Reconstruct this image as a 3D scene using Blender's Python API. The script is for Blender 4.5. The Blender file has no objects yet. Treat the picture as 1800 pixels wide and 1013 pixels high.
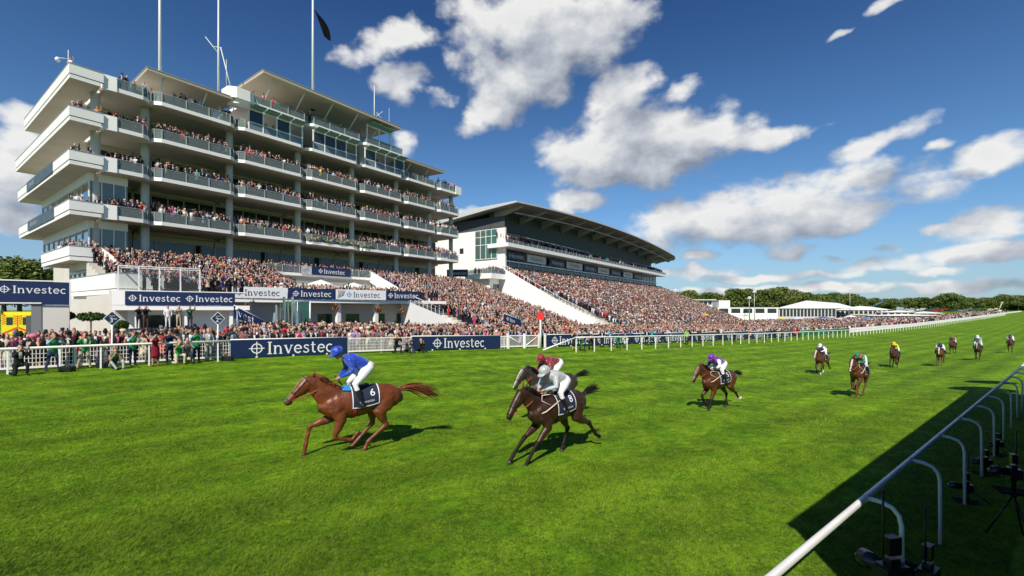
import bpy, math, random
import numpy as np
from mathutils import Vector, Matrix

S = bpy.context.scene
COL = S.collection
R = math.radians
rng = random.Random(7)
nrg = np.random.default_rng(11)

# ------------------------------------------------------------------ camera, sky, sun, exposure
CZ = 3.5                      # camera height; ground under the camera platform is near z = 0
FPX, CX, HY = 800.0, 900.0, 545.0   # focal length, centre column, horizon row of the 1800 px wide picture
cam = bpy.data.cameras.new('camera')
cam.sensor_width = 36.0
cam.lens = 16.0
cam.shift_y = 0.0214
cam.clip_start, cam.clip_end = 0.1, 20000
camo = bpy.data.objects.new('camera', cam)
COL.objects.link(camo)
camo.location = (0, 0, CZ)
camo.rotation_euler = (R(90), 0, 0)
S.camera = camo

SUN_AZ, SUN_EL = R(12), R(43)       # azimuth the light travels towards (from +Y to +X), elevation
ldir = Vector((math.sin(SUN_AZ) * math.cos(SUN_EL), math.cos(SUN_AZ) * math.cos(SUN_EL), -math.sin(SUN_EL)))
sun = bpy.data.lights.new('sun', 'SUN')
sun.energy = 5.0
sun.angle = R(0.55)
sun.color = (1.0, 0.93, 0.81)
suno = bpy.data.objects.new('sun', sun)
COL.objects.link(suno)
suno.rotation_euler = ldir.to_track_quat('-Z', 'Y').to_euler()
suno.location = (-20, -60, 60)

S.view_settings.view_transform = 'Standard'
S.view_settings.look = 'None'
S.view_settings.exposure = 0.13
S.view_settings.gamma = 1.0
S.view_settings.use_curve_mapping = False
S.render.engine = 'CYCLES'
S.cycles.use_denoising = True
S.cycles.denoising_prefilter = 'ACCURATE'
S.cycles.max_bounces = 6
S.cycles.transparent_max_bounces = 10
S.cycles.caustics_reflective = False
S.cycles.caustics_refractive = False

# clouds: azimuth, elevation, half width, half height (degrees), tilt, weight
CLOUDS = [
 (951,62,150,85,0,1.0),(885,135,62,70,0,1.0),(1020,40,120,75,0,.9),(880,185,80,35,25,.8),(835,212,45,18,20,.7),(960,130,60,60,0,.9),
 (695,68,70,42,15,.72),(625,104,45,24,15,.5),(708,142,52,38,15,.75),(782,172,34,20,0,.6),
 (1085,165,62,48,0,.85),(1205,163,48,26,20,.52),
 (1130,255,150,62,0,1.1),(1045,275,80,50,0,1.0),(1215,240,75,45,0,.95),(1345,243,95,24,8,.65),(1090,205,60,30,0,.8),
 (1020,352,66,22,0,.75),(1330,372,230,46,6,.95),(1490,330,120,45,15,.7),(1200,388,95,36,0,.85),(1250,402,130,24,0,.8),(1420,385,190,36,5,.8),
 (1545,250,95,24,22,.65),(1652,257,34,14,10,.6),(1752,262,78,30,18,.75),
 (1742,388,82,30,5,.85),(1388,440,52,16,0,.75),(1230,447,40,12,0,.65),(1555,466,90,16,3,.75),(1230,478,80,12,0,.8),(1330,487,150,10,0,.6),
 (1720,445,95,22,4,.7),(1480,452,40,9,0,.45),(1640,478,80,9,0,.5),(1570,440,30,8,0,.5),(1650,405,30,9,0,.5),
 (10,290,75,75,0,1.0),(25,208,60,26,0,.8),(20,388,55,28,0,.8),(712,256,26,24,0,.45),(835,374,40,14,0,.6),
 (1565,6,50,12,0,.5),(1465,62,34,10,20,.42),(1500,505,340,10,0,.62),(1720,505,160,12,0,.66),(1290,512,130,9,0,.6),(1500,478,240,9,3,.5),
]
def sky_dir(px, py):
    az = math.atan2(px - CX, FPX)
    return az, math.atan2(HY - py, math.hypot(px - CX, FPX))

def build_world():
    w = bpy.data.worlds.new('World')
    S.world = w
    w.use_nodes = True
    nt = w.node_tree
    nt.nodes.clear()
    def N(tree, typ, **kw):
        n = tree.nodes.new(typ)
        for k, v in kw.items():
            setattr(n, k, v)
        return n
    # density group: in direction (az, el, 0) -> density
    g = bpy.data.node_groups.new('cloud_density', 'ShaderNodeTree')
    g.interface.new_socket('Vector', in_out='INPUT', socket_type='NodeSocketVector')
    g.interface.new_socket('Density', in_out='OUTPUT', socket_type='NodeSocketFloat')
    gi, go = N(g, 'NodeGroupInput'), N(g, 'NodeGroupOutput')
    def math_(op, a, b=None, c=None, tree=g, clamp=False):
        n = N(tree, 'ShaderNodeMath', operation=op, use_clamp=clamp)
        for i, x in enumerate((a, b, c)):
            if x is None: continue
            if isinstance(x, (int, float)): n.inputs[i].default_value = x
            else: tree.links.new(x, n.inputs[i])
        return n.outputs[0]
    # domain warp
    nz = N(g, 'ShaderNodeTexNoise'); nz.inputs['Scale'].default_value = 14; nz.inputs['Detail'].default_value = 3
    g.links.new(gi.outputs[0], nz.inputs['Vector'])
    sub = N(g, 'ShaderNodeVectorMath', operation='MULTIPLY_ADD')
    g.links.new(nz.outputs['Color'], sub.inputs[0])
    sub.inputs[1].default_value = (0.07, 0.045, 0); sub.inputs[2].default_value = (-0.035, -0.0225, 0)
    wv = N(g, 'ShaderNodeVectorMath', operation='ADD')
    g.links.new(gi.outputs[0], wv.inputs[0]); g.links.new(sub.outputs[0], wv.inputs[1])
    best = None
    src = wv.outputs[0]
    for ci, (px, py, rx, ry, rot, wt) in enumerate(CLOUDS):
        if ci and ci % 8 == 0:            # evaluate in batches: keeps the shader's stack small
            tiny = math_('MULTIPLY', best, 1e-7)
            dep = N(g, 'ShaderNodeVectorMath', operation='ADD')
            g.links.new(wv.outputs[0], dep.inputs[0]); g.links.new(tiny, dep.inputs[1])
            src = dep.outputs[0]
        az, el = sky_dir(px, py)
        hyp = math.hypot(px - CX, FPX)
        k = FPX / (hyp * hyp)
        mp = N(g, 'ShaderNodeMapping', vector_type='TEXTURE')
        mp.inputs['Location'].default_value = (az, el, 0)
        mp.inputs['Rotation'].default_value = (0, 0, R(rot))
        mp.inputs['Scale'].default_value = (1.12 * rx * k, 1.15 * ry / hyp * math.cos(el) ** 2, 1)
        g.links.new(src, mp.inputs['Vector'])
        ln = N(g, 'ShaderNodeVectorMath', operation='DOT_PRODUCT')
        g.links.new(mp.outputs[0], ln.inputs[0]); g.links.new(mp.outputs[0], ln.inputs[1])
        d = math_('SUBTRACT', wt, math_('MULTIPLY', ln.outputs['Value'], 0.9))
        best = d if best is None else math_('SMOOTH_MAX', best, d, 0.25)
    n2 = N(g, 'ShaderNodeTexNoise'); n2.inputs['Scale'].default_value = 11; n2.inputs['Detail'].default_value = 9
    n2.inputs['Roughness'].default_value = 0.55
    sc = N(g, 'ShaderNodeVectorMath', operation='MULTIPLY'); sc.inputs[1].default_value = (1, 1.5, 1)
    g.links.new(gi.outputs[0], sc.inputs[0]); g.links.new(sc.outputs[0], n2.inputs['Vector'])
    nn = math_('MULTIPLY_ADD', n2.outputs['Fac'], 2.7, -1.33)
    dens = math_('ADD', math_('MAXIMUM', best, -1.2), nn)
    g.links.new(dens, go.inputs[0])

    out = N(nt, 'ShaderNodeOutputWorld')
    bg = N(nt, 'ShaderNodeBackground')
    sky = N(nt, 'ShaderNodeTexSky', sky_type='NISHITA')
    sky.sun_disc = False
    sky.sun_elevation = SUN_EL
    sky.sun_rotation = SUN_AZ + math.pi
    sky.altitude = 100
    sky.air_density = 1.0
    sky.dust_density = 0.35
    sky.ozone_density = 2.5
    tc = N(nt, 'ShaderNodeTexCoord')
    nrm = N(nt, 'ShaderNodeVectorMath', operation='NORMALIZE')
    nt.links.new(tc.outputs['Generated'], nrm.inputs[0])
    sp = N(nt, 'ShaderNodeSeparateXYZ'); nt.links.new(nrm.outputs[0], sp.inputs[0])
    M = lambda op, a, b=None, c=None, clamp=False: math_(op, a, b, c, tree=nt, clamp=clamp)
    az = M('ARCTAN2', sp.outputs['X'], sp.outputs['Y'])
    el = M('ARCSINE', sp.outputs['Z'])
    cb = N(nt, 'ShaderNodeCombineXYZ'); nt.links.new(az, cb.inputs[0]); nt.links.new(el, cb.inputs[1])
    def dens_at(off):
        v = cb.outputs[0]
        if off:
            a = N(nt, 'ShaderNodeVectorMath', operation='ADD'); a.inputs[1].default_value = off
            nt.links.new(v, a.inputs[0]); v = a.outputs[0]
        gn = N(nt, 'ShaderNodeGroup'); gn.node_tree = g
        nt.links.new(v, gn.inputs[0])
        return gn.outputs[0]
    d0 = dens_at(None)
    d1 = dens_at((-0.032, 0.052, 0))
    mr = N(nt, 'ShaderNodeMapRange', interpolation_type='SMOOTHSTEP')
    nt.links.new(d0, mr.inputs['Value'])
    mr.inputs['From Min'].default_value = -0.16; mr.inputs['From Max'].default_value = 0.66
    mask = M('MULTIPLY', mr.outputs[0], 0.97)
    sh = M('MULTIPLY_ADD', M('SUBTRACT', d0, d1), 0.46, 0.60, clamp=True)
    sh = M('SUBTRACT', sh, M('MULTIPLY', M('MAXIMUM', d0, 0.0), 0.12), clamp=True)
    ramp = N(nt, 'ShaderNodeValToRGB')
    ramp.color_ramp.elements[0].position = 0.18; ramp.color_ramp.elements[0].color = (0.235, 0.265, 0.325, 1)
    ramp.color_ramp.elements[1].position = 0.92; ramp.color_ramp.elements[1].color = (0.80, 0.80, 0.785, 1)
    e = ramp.color_ramp.elements.new(0.52); e.color = (0.46, 0.49, 0.545, 1)
    nt.links.new(sh, ramp.inputs[0])
    # deepen and cool the clear sky (polarised look), strength folded in
    hsv = N(nt, 'ShaderNodeHueSaturation')
    hsv.inputs['Saturation'].default_value = SKY_SAT
    hsv.inputs['Value'].default_value = 1.0
    nt.links.new(sky.outputs[0], hsv.inputs['Color'])
    mul = N(nt, 'ShaderNodeVectorMath', operation='MULTIPLY')
    nt.links.new(hsv.outputs[0], mul.inputs[0]); tf = N(nt, 'ShaderNodeMapRange'); nt.links.new(el, tf.inputs['Value']); tf.inputs['From Min'].default_value = R(14); tf.inputs['From Max'].default_value = R(44)
    tm = N(nt, 'ShaderNodeMix', data_type='RGBA'); nt.links.new(tf.outputs[0], tm.inputs['Factor'])
    tm.inputs[6].default_value = (*SKY_TINT, 1); tm.inputs[7].default_value = (.13, .36, .69, 1)
    nt.links.new(tm.outputs[2], mul.inputs[1])
    mx = N(nt, 'ShaderNodeMix', data_type='RGBA')
    nt.links.new(mask, mx.inputs['Factor'])
    hz = N(nt, 'ShaderNodeMapRange'); nt.links.new(el, hz.inputs['Value']); hz.inputs['From Min'].default_value = R(-1); hz.inputs['From Max'].default_value = R(10); hz.inputs['To Min'].default_value = .75; hz.inputs['To Max'].default_value = 0
    hm = N(nt, 'ShaderNodeMix', data_type='RGBA'); nt.links.new(hz.outputs[0], hm.inputs['Factor']); nt.links.new(mul.outputs[0], hm.inputs[6])
    hm.inputs[7].default_value = (.33 / SKY_STR, .44 / SKY_STR, .585 / SKY_STR, 1)
    nt.links.new(hm.outputs[2], mx.inputs[6])
    csc = N(nt, 'ShaderNodeVectorMath', operation='SCALE'); csc.inputs['Scale'].default_value = 1.0 / SKY_STR
    nt.links.new(ramp.outputs[0], csc.inputs[0])
    nt.links.new(csc.outputs[0], mx.inputs[7])
    nt.links.new(mx.outputs[2], bg.inputs['Color'])
    bg.inputs['Strength'].default_value = SKY_STR
    nt.links.new(bg.outputs[0], out.inputs['Surface'])
    w.cycles.sampling_method = 'MANUAL'
    w.cycles.sample_map_resolution = 512
SKY_STR, SKY_SAT, SKY_TINT = 0.09, 1.05, (0.68, 0.93, 1.12)
build_world()

# ------------------------------------------------------------------ coordinates
TH = R(51.06)
UX, UY = math.sin(TH), math.cos(TH)          # along the course, away from the winning post
def TL(t, l):                                 # course coordinates: t along, l across (0 = camera, 32 = stands rail)
    return (-UY * l + UX * t, UX * l + UY * t)
def toTL(x, y):
    return UX * x + UY * y, -UY * x + UX * y
def t_of_px(px, l):                           # where a column of the picture crosses the line l
    k = (px - CX) / FPX
    return l * (UY + UX * k) / (UX - UY * k)
_T  = [-400, -60, -20, -5, 4, 15, 33, 52, 70, 108, 184, 301, 450, 607, 900, 1500, 4000]
_GO = [-2.7, -2.9, -2.97, -2.97, -2.95, -3.15, -3.70, -4.15, -4.55, -5.15, -5.3, -4.5, -3.2, -2.0, -.9, -.6, -.6]
_GM = [-2.9, -3.0, -3.2, -3.35, -3.5, -3.95, -4.72, -5.15, -5.5, -5.95, -5.9, -4.8, -3.3, -2.0, -.9, -.6, -.6]
_GI = [-3.2, -3.3, -3.4, -3.5, -3.6, -3.8, -4.1, -4.45, -4.85, -5.5, -5.8, -4.8, -3.3, -2.0, -.9, -.6, -.6]
_tt = np.linspace(-400, 1600, 4001)
def _sm(a):
    y = np.interp(_tt, _T, a)
    k = np.hanning(31); k /= k.sum()
    return np.convolve(np.pad(y, 15, mode='edge'), k, 'valid')
_go, _gm, _gi = _sm(_GO), _sm(_GM), _sm(_GI)
def gz(t, l):
    t = np.asarray(t, float); l = np.asarray(l, float)
    o, m, i = (np.interp(t, _tt, a) for a in (_go, _gm, _gi))
    f = np.clip((l - 2.0) / 7.5, 0, 1); f = f * f * (3 - 2 * f)
    a = i + (m - i) * f
    f2 = np.clip((l - 9.0) / 22.5, 0, 1)
    f2 = f2 * f2 * (1.6 - .6 * f2) * .55 + f2 * .45
    return CZ + a + (o - m) * f2
def gxy(x, y):
    return float(gz(*toTL(x, y)))
def px2w(px, py, Y):
    return Vector(((px - CX) / FPX * Y, Y, CZ + (HY - py) / FPX * Y))

# ------------------------------------------------------------------ materials
MATS = {}
def mat(name, col, rough=0.6, metal=0.0, spec=0.5, var=0.0, vscale=8.0, bump=0.0, bscale=40.0, sheen=0.0, coords='Object'):
    if name in MATS: return MATS[name]
    m = bpy.data.materials.new(name); m.use_nodes = True
    nt = m.node_tree; b = nt.nodes['Principled BSDF']
    b.inputs['Base Color'].default_value = (*col, 1)
    b.inputs['Roughness'].default_value = rough
    b.inputs['Metallic'].default_value = metal
    b.inputs['Specular IOR Level'].default_value = spec
    if sheen: b.inputs['Sheen Weight'].default_value = sheen
    if var or bump:
        tc = nt.nodes.new('ShaderNodeTexCoord')
    if var:
        n = nt.nodes.new('ShaderNodeTexNoise'); n.inputs['Scale'].default_value = vscale; n.inputs['Detail'].default_value = 5
        nt.links.new(tc.outputs[coords], n.inputs['Vector'])
        r = nt.nodes.new('ShaderNodeMapRange'); r.inputs['From Min'].default_value = .3; r.inputs['From Max'].default_value = .7
        r.inputs['To Min'].default_value = 1 - var; r.inputs['To Max'].default_value = 1 + var
        nt.links.new(n.outputs['Fac'], r.inputs['Value'])
        mu = nt.nodes.new('ShaderNodeVectorMath'); mu.operation = 'SCALE'
        mu.inputs[0].default_value = col
        nt.links.new(r.outputs[0], mu.inputs['Scale'])
        nt.links.new(mu.outputs[0], b.inputs['Base Color'])
    if bump:
        n = nt.nodes.new('ShaderNodeTexNoise'); n.inputs['Scale'].default_value = bscale; n.inputs['Detail'].default_value = 4
        nt.links.new(tc.outputs[coords], n.inputs['Vector'])
        bp = nt.nodes.new('ShaderNodeBump'); bp.inputs['Strength'].default_value = bump; bp.inputs['Distance'].default_value = .02
        nt.links.new(n.outputs['Fac'], bp.inputs['Height']); nt.links.new(bp.outputs[0], b.inputs['Normal'])
    MATS[name] = m
    return m
def glass_mat(name, tint, refl=0.25, body=(0.1, 0.14, 0.15), bodyfac=0.3):
    m = bpy.data.materials.new(name); m.use_nodes = True
    nt = m.node_tree; nt.nodes.clear()
    o = nt.nodes.new('ShaderNodeOutputMaterial')
    tr = nt.nodes.new('ShaderNodeBsdfTransparent'); tr.inputs[0].default_value = (*tint, 1)
    gl = nt.nodes.new('ShaderNodeBsdfGlossy'); gl.inputs['Roughness'].default_value = 0.04
    df = nt.nodes.new('ShaderNodeBsdfDiffuse'); df.inputs[0].default_value = (*body, 1)
    m1 = nt.nodes.new('ShaderNodeMixShader'); m1.inputs[0].default_value = bodyfac
    nt.links.new(tr.outputs[0], m1.inputs[1]); nt.links.new(df.outputs[0], m1.inputs[2])
    lw = nt.nodes.new('ShaderNodeLayerWeight'); lw.inputs[0].default_value = refl
    m2 = nt.nodes.new('ShaderNodeMixShader')
    nt.links.new(lw.outputs['Fresnel'], m2.inputs[0]); nt.links.new(m1.outputs[0], m2.inputs[1]); nt.links.new(gl.outputs[0], m2.inputs[2])
    nt.links.new(m2.outputs[0], o.inputs[0])
    MATS[name] = m
    return m
def attr_mat(name, rough=0.75, bump=0.0):
    m = bpy.data.materials.new(name); m.use_nodes = True
    nt = m.node_tree; b = nt.nodes['Principled BSDF']
    a = nt.nodes.new('ShaderNodeAttribute'); a.attribute_name = 'tone'
    nt.links.new(a.outputs['Color'], b.inputs['Base Color'])
    b.inputs['Roughness'].default_value = rough
    b.inputs['Specular IOR Level'].default_value = 0.25
    return m

# ------------------------------------------------------------------ object helpers
def tag(o, label=None, cat=None, group=None, kind=None):
    if label: o['label'] = label
    if cat: o['category'] = cat
    if group: o['group'] = group
    if kind: o['kind'] = kind
    return o
def empty(name, loc, label=None, cat=None, group=None, rotz=0.0):
    o = bpy.data.objects.new(name, None); COL.objects.link(o)
    o.location = loc; o.rotation_euler = (0, 0, rotz); o.empty_display_size = .2
    return tag(o, label, cat, group)
def root_loc(p):
    while p.parent: p = p.parent
    return Vector(p.location)

def ring_frame(pts, lat):
    P = [Vector(p[:3]) for p in pts]
    out = []
    for i in range(len(P)):
        a = P[max(i - 1, 0)]; b = P[min(i + 1, len(P) - 1)]
        t = (b - a)
        if t.length < 1e-9: t = Vector((0, 0, 1))
        t.normalize()
        L = Vector(lat); L = L - t * L.dot(t)
        if L.length < 1e-4:
            L = Vector((1, 0, 0)) - t * t.x
            if L.length < 1e-4: L = Vector((0, 1, 0))
        L.normalize()
        out.append((P[i], t, L, t.cross(L)))
    return out

class MB:
    """collects solids; build() links them as one mesh object"""
    def __init__(self, xf=None):
        self.v, self.f, self.m, self.xf, self.s = [], [], [], xf, []
    def add(self, vs, fs, m=0, smooth=False):
        o = len(self.v)
        if self.xf: vs = [self.xf(*p) for p in vs]
        self.v.extend([tuple(p) for p in vs])
        self.f.extend([tuple(i + o for i in f) for f in fs])
        self.m.extend([m] * len(fs)); self.s.extend([smooth] * len(fs))
        return self
    def box(self, x0, x1, y0, y1, z0, z1, m=0):
        v = [(x0, y0, z0), (x1, y0, z0), (x1, y1, z0), (x0, y1, z0), (x0, y0, z1), (x1, y0, z1), (x1, y1, z1), (x0, y1, z1)]
        return self.add(v, [(0, 3, 2, 1), (4, 5, 6, 7), (0, 1, 5, 4), (1, 2, 6, 5), (2, 3, 7, 6), (3, 0, 4, 7)], m)
    def prism(self, poly, z0, z1, m=0):           # poly in local xy, extruded in z (z0/z1 numbers or lists)
        n = len(poly)
        za = z0 if isinstance(z0, (list, tuple)) else [z0] * n
        zb = z1 if isinstance(z1, (list, tuple)) else [z1] * n
        v = [(p[0], p[1], za[i]) for i, p in enumerate(poly)] + [(p[0], p[1], zb[i]) for i, p in enumerate(poly)]
        f = [tuple(range(n))[::-1], tuple(range(n, 2 * n))] + [(i, (i + 1) % n, n + (i + 1) % n, n + i) for i in range(n)]
        return self.add(v, f, m)
    def slab(self, pts, thick, m=0):              # polygon of 3-D points, thickened along its normal
        P = [Vector(p) for p in pts]; n = len(P)
        nn = Vector((0, 0, 0))
        for i in range(n): nn += P[i].cross(P[(i + 1) % n])
        nn.normalize()
        v = [tuple(p) for p in P] + [tuple(p - nn * thick) for p in P]
        f = [tuple(range(n)), tuple(range(n, 2 * n))[::-1]] + [((i + 1) % n, i, n + i, n + (i + 1) % n) for i in range(n)]
        return self.add(v, f, m)
    def loft(self, pts, n=8, lat=(0, 1, 0), m=0, smooth=True, caps=True):
        fr = ring_frame(pts, lat)
        v, f = [], []
        for (P, t, L, U), p in zip(fr, pts):
            ra = p[3]; rb = p[4] if len(p) > 4 else ra
            for k in range(n):
                a = 2 * math.pi * k / n
                q = P + L * (ra * math.cos(a)) + U * (rb * math.sin(a))
                v.append(tuple(q))
        for i in range(len(pts) - 1):
            for k in range(n):
                f.append((i * n + k, i * n + (k + 1) % n, (i + 1) * n + (k + 1) % n, (i + 1) * n + k))
        if caps:
            f.append(tuple(range(n))[::-1]); f.append(tuple(range((len(pts) - 1) * n, len(pts) * n)))
        return self.add(v, f, m, smooth)
    def tube(self, path, r, n=8, m=0, smooth=True):
        rr = r if isinstance(r, (list, tuple)) else [r] * len(path)
        return self.loft([(*p, q) for p, q in zip(path, rr)], n, (0, 1, 0.013), m, smooth)
    def ball(self, c, rx, ry, rz, n=8, m=0, k=6):
        pts = []
        for i in range(k + 1):
            a = -math.pi / 2 + math.pi * i / k
            q = max(math.cos(a), .06)
            pts.append((c[0], c[1], c[2] + rz * math.sin(a), rx * q, ry * q))
        return self.loft(pts, n, (1, 0, 0), m)
    def mesh(self, name, mats, origin=(0, 0, 0)):
        me = bpy.data.meshes.new(name)
        o = Vector(origin)
        me.from_pydata([(p[0] - o.x, p[1] - o.y, p[2] - o.z) for p in self.v], [], self.f)
        for m in (mats if isinstance(mats, (list, tuple)) else [mats]): me.materials.append(m)
        me.polygons.foreach_set('material_index', self.m)
        me.polygons.foreach_set('use_smooth', self.s)
        me.update()
        return me
    def build(self, name, mats, parent=None, label=None, cat=None, group=None, kind=None, world=True, loc=None):
        """vertices are in world space (world=True: shifted to the root's place) or already local to the parent"""
        if parent is not None:
            o = bpy.data.objects.new(name, self.mesh(name, mats, root_loc(parent) if world else (0, 0, 0)))
            o.parent = parent
        else:
            org = loc if loc is not None else (0, 0, 0)
            o = bpy.data.objects.new(name, self.mesh(name, mats, org if world else (0, 0, 0)))
            o.location = org
        COL.objects.link(o)
        return tag(o, label, cat, group, kind)

def copy_tree(o, parent=None):
    c = o.copy(); COL.objects.link(c)
    if parent is not None: c.parent = parent
    for ch in list(o.children): copy_tree(ch, c)
    return c

# ------------------------------------------------------------------ one continuous body from tapered chains
class Flesh:
    def __init__(self):
        self.ch = []            # (pts, lat, slots per segment)
        self.extra = MB()
    def add(self, slot, pts, lat=(0, 1, 0)):
        self.ch.append(([tuple(p) if len(p) > 4 else (*p, p[3]) for p in pts], lat, slot))
        return self
    def both(self, slot, pts):
        self.add(slot, pts); self.add(slot, [(p[0], -p[1], *p[2:]) for p in pts]); return self
    def build(self, name, mats, voxel=0.02, smooth=6, ratio=None, paint=None):
        mb = MB()
        for pts, lat, _ in self.ch:
            q = []
            a, b = Vector(pts[0][:3]), Vector(pts[1][:3]); d = (a - b).normalized() * pts[0][4] * .55
            q.append((*(a + d), pts[0][3] * .55, pts[0][4] * .55)); q += list(pts)
            a, b = Vector(pts[-1][:3]), Vector(pts[-2][:3]); d = (a - b).normalized() * pts[-1][4] * .55
            q.append((*(a + d), pts[-1][3] * .55, pts[-1][4] * .55))
            mb.loft(q, 14, lat)
        me = mb.mesh(name, [])
        ob = bpy.data.objects.new(name, me); COL.objects.link(ob)
        rm = ob.modifiers.new('r', 'REMESH'); rm.mode = 'VOXEL'; rm.voxel_size = voxel; rm.use_smooth_shade = True
        sm = ob.modifiers.new('s', 'SMOOTH'); sm.factor = .5; sm.iterations = smooth
        if ratio:
            dc = ob.modifiers.new('d', 'DECIMATE'); dc.ratio = ratio
        dg = bpy.context.evaluated_depsgraph_get(); dg.update()
        res = bpy.data.meshes.new_from_object(ob.evaluated_get(dg))
        res.name = name
        bpy.data.objects.remove(ob); bpy.data.meshes.remove(me)
        nf = len(res.polygons)
        cen = np.empty(nf * 3); res.polygons.foreach_get('center', cen); cen = cen.reshape(-1, 3)
        best = np.full(nf, 1e9); idx = np.zeros(nf, int)
        for pts, lat, slot in self.ch:
            fr = ring_frame(pts, lat)
            for i in range(len(pts) - 1):
                a, b = np.array(pts[i][:3]), np.array(pts[i + 1][:3])
                ab = b - a; L2 = max(ab @ ab, 1e-9)
                u = np.clip(((cen - a) @ ab) / L2, 0, 1)
                dv = cen - a - u[:, None] * ab
                _, t, Lx, Ux = fr[i]
                ra = pts[i][3] + u * (pts[i + 1][3] - pts[i][3]); rb = pts[i][4] + u * (pts[i + 1][4] - pts[i][4])
                dl, du, dt = dv @ np.array(Lx), dv @ np.array(Ux), dv @ np.array(t)
                q = np.sqrt((dl / ra) ** 2 + (du / rb) ** 2 + (dt / np.minimum(ra, rb)) ** 2)
                dist = (q - 1) * np.minimum(ra, rb)
                sl = slot[i] if isinstance(slot, (list, tuple)) else slot
                w = dist < best
                best[w] = dist[w]; idx[w] = sl
        if paint is not None: idx = paint(cen, idx)
        res.materials.clear()
        for m in mats: res.materials.append(m)
        res.polygons.foreach_set('material_index', idx.astype(np.int32))
        res.polygons.foreach_set('use_smooth', np.ones(nf, bool))
        if self.extra.v:
            ex = self.extra
            o = len(res.vertices)
            v0 = np.empty(o * 3); res.vertices.foreach_get('co', v0)
            V = [tuple(p) for p in v0.reshape(-1, 3)] + ex.v
            F = [tuple(p.vertices) for p in res.polygons] + [tuple(i + o for i in f) for f in ex.f]
            MI = list(idx) + ex.m
            n = bpy.data.meshes.new(name); n.from_pydata(V, [], F)
            for m in mats: n.materials.append(m)
            n.polygons.foreach_set('material_index', np.array(MI, np.int32))
            n.polygons.foreach_set('use_smooth', np.ones(len(F), bool)); n.update()
            bpy.data.meshes.remove(res); res = n; res.name = name
        return res
def link_mesh(name, me, parent=None, loc=(0, 0, 0), rotz=0.0):
    o = bpy.data.objects.new(name, me); COL.objects.link(o)
    o.location = loc; o.rotation_euler = (0, 0, rotz)
    if parent is not None: o.parent = parent
    return o

# ------------------------------------------------------------------ lettering
def _arc(cx, cy, rx, ry, a0, a1, n=14):
    return [(cx + rx * math.cos(R(a0 + (a1 - a0) * i / n)), cy + ry * math.sin(R(a0 + (a1 - a0) * i / n))) for i in range(n + 1)]
GLYPH = {
 'I': (.56, [([(.28, 0), (.28, 1.42)], .2), ([(.06, .05), (.5, .05)], .1), ([(.06, 1.37), (.5, 1.37)], .1)]),
 'n': (1.12, [([(.24, 0), (.24, 1)], .18), ([(.26, .62), (.34, .82), (.5, .93), (.68, .92), (.8, .8), (.84, .6)], .14), ([(.84, .66), (.84, 0)], .18),
              ([(.06, .045), (.43, .045)], .09), ([(.67, .045), (1.02, .045)], .09), ([(.06, .95), (.24, .95)], .09)]),
 'v': (1.02, [([(.16, 1), (.53, .02)], .19), ([(.52, .02), (.86, 1)], .11), ([(.0, .955), (.34, .955)], .09), ([(.7, .955), (1.0, .955)], .09)]),
 'e': (.98, [(_arc(.5, .5, .37, .44, 2, 318, 22), .16), ([(.16, .53), (.86, .53)], .11)]),
 's': (.82, [([(.68, .8), (.58, .91), (.4, .94), (.22, .87), (.19, .72), (.3, .6), (.5, .5), (.65, .39), (.67, .22), (.52, .08), (.34, .06), (.18, .12), (.1, .25)], .14)]),
 't': (.74, [([(.3, 1.3), (.3, .3), (.34, .13), (.46, .06), (.62, .09)], .17), ([(.06, .95), (.62, .95)], .1)]),
 'c': (.9, [(_arc(.5, .5, .37, .44, 48, 312, 20), .16)]),
}
def ribbon(mb, pts, w, z, m=0):
    n = len(pts); L, Rr = [], []
    for i in range(n):
        a, b = pts[max(i - 1, 0)], pts[min(i + 1, n - 1)]
        d = math.hypot(b[0] - a[0], b[1] - a[1]) or 1
        nx, ny = -(b[1] - a[1]) / d * w / 2, (b[0] - a[0]) / d * w / 2
        L.append((pts[i][0] + nx, pts[i][1] + ny, z)); Rr.append((pts[i][0] - nx, pts[i][1] - ny, z))
    mb.add(L + Rr, [(i, n + i, n + i + 1, i + 1) for i in range(n - 1)], m)
def word_mb(text='Investec', mark=True, gap=.04):
    mb = MB(); x = 0; k = 0
    if mark:
        cx, cy = .78, .7
        ribbon(mb, _arc(cx, cy, .52, .52, 0, 360, 30), .12, 0.001, 1)
        ribbon(mb, [(cx - .78, cy), (cx + .78, cy)], .1, 0.004, 1)
        ribbon(mb, [(cx, cy - .78), (cx, cy + .78)], .1, 0.007, 1)
        x = 1.82
    for ch in text:
        adv, st = GLYPH[ch]
        for p, w in st:
            k += 1
            ribbon(mb, [(x + a, b) for a, b in p], w, 0.001 + .003 * (k % 5), 0)
        x += adv + gap
    return mb, x
_WORDS = {}
def lettering(parent, origin, ex, ez, height, mats, text='Investec', mark=True, name='lettering', out=0.012):
    """flat letters on the plane through origin (lower left of the x-height line) spanned by ex (along) and ez (up)"""
    key = (text, mark)
    if key not in _WORDS: _WORDS[key] = word_mb(text, mark)
    src, wd = _WORDS[key]
    ex, ez = Vector(ex).normalized(), Vector(ez).normalized(); nn = ex.cross(ez)
    mb = MB(); sc = height / 1.42; o = Vector(origin) + nn * out
    mb.v = [tuple(o + ex * (p[0] * sc) + ez * (p[1] * sc) + nn * (p[2] * 1.0)) for p in src.v]
    mb.f, mb.m, mb.s = list(src.f), list(src.m), list(src.s)
    return mb.build(name, mats, parent), wd * sc
def word_width(height, text='Investec', mark=True):
    key = (text, mark)
    if key not in _WORDS: _WORDS[key] = word_mb(text, mark)
    return _WORDS[key][1] * height / 1.42
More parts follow.
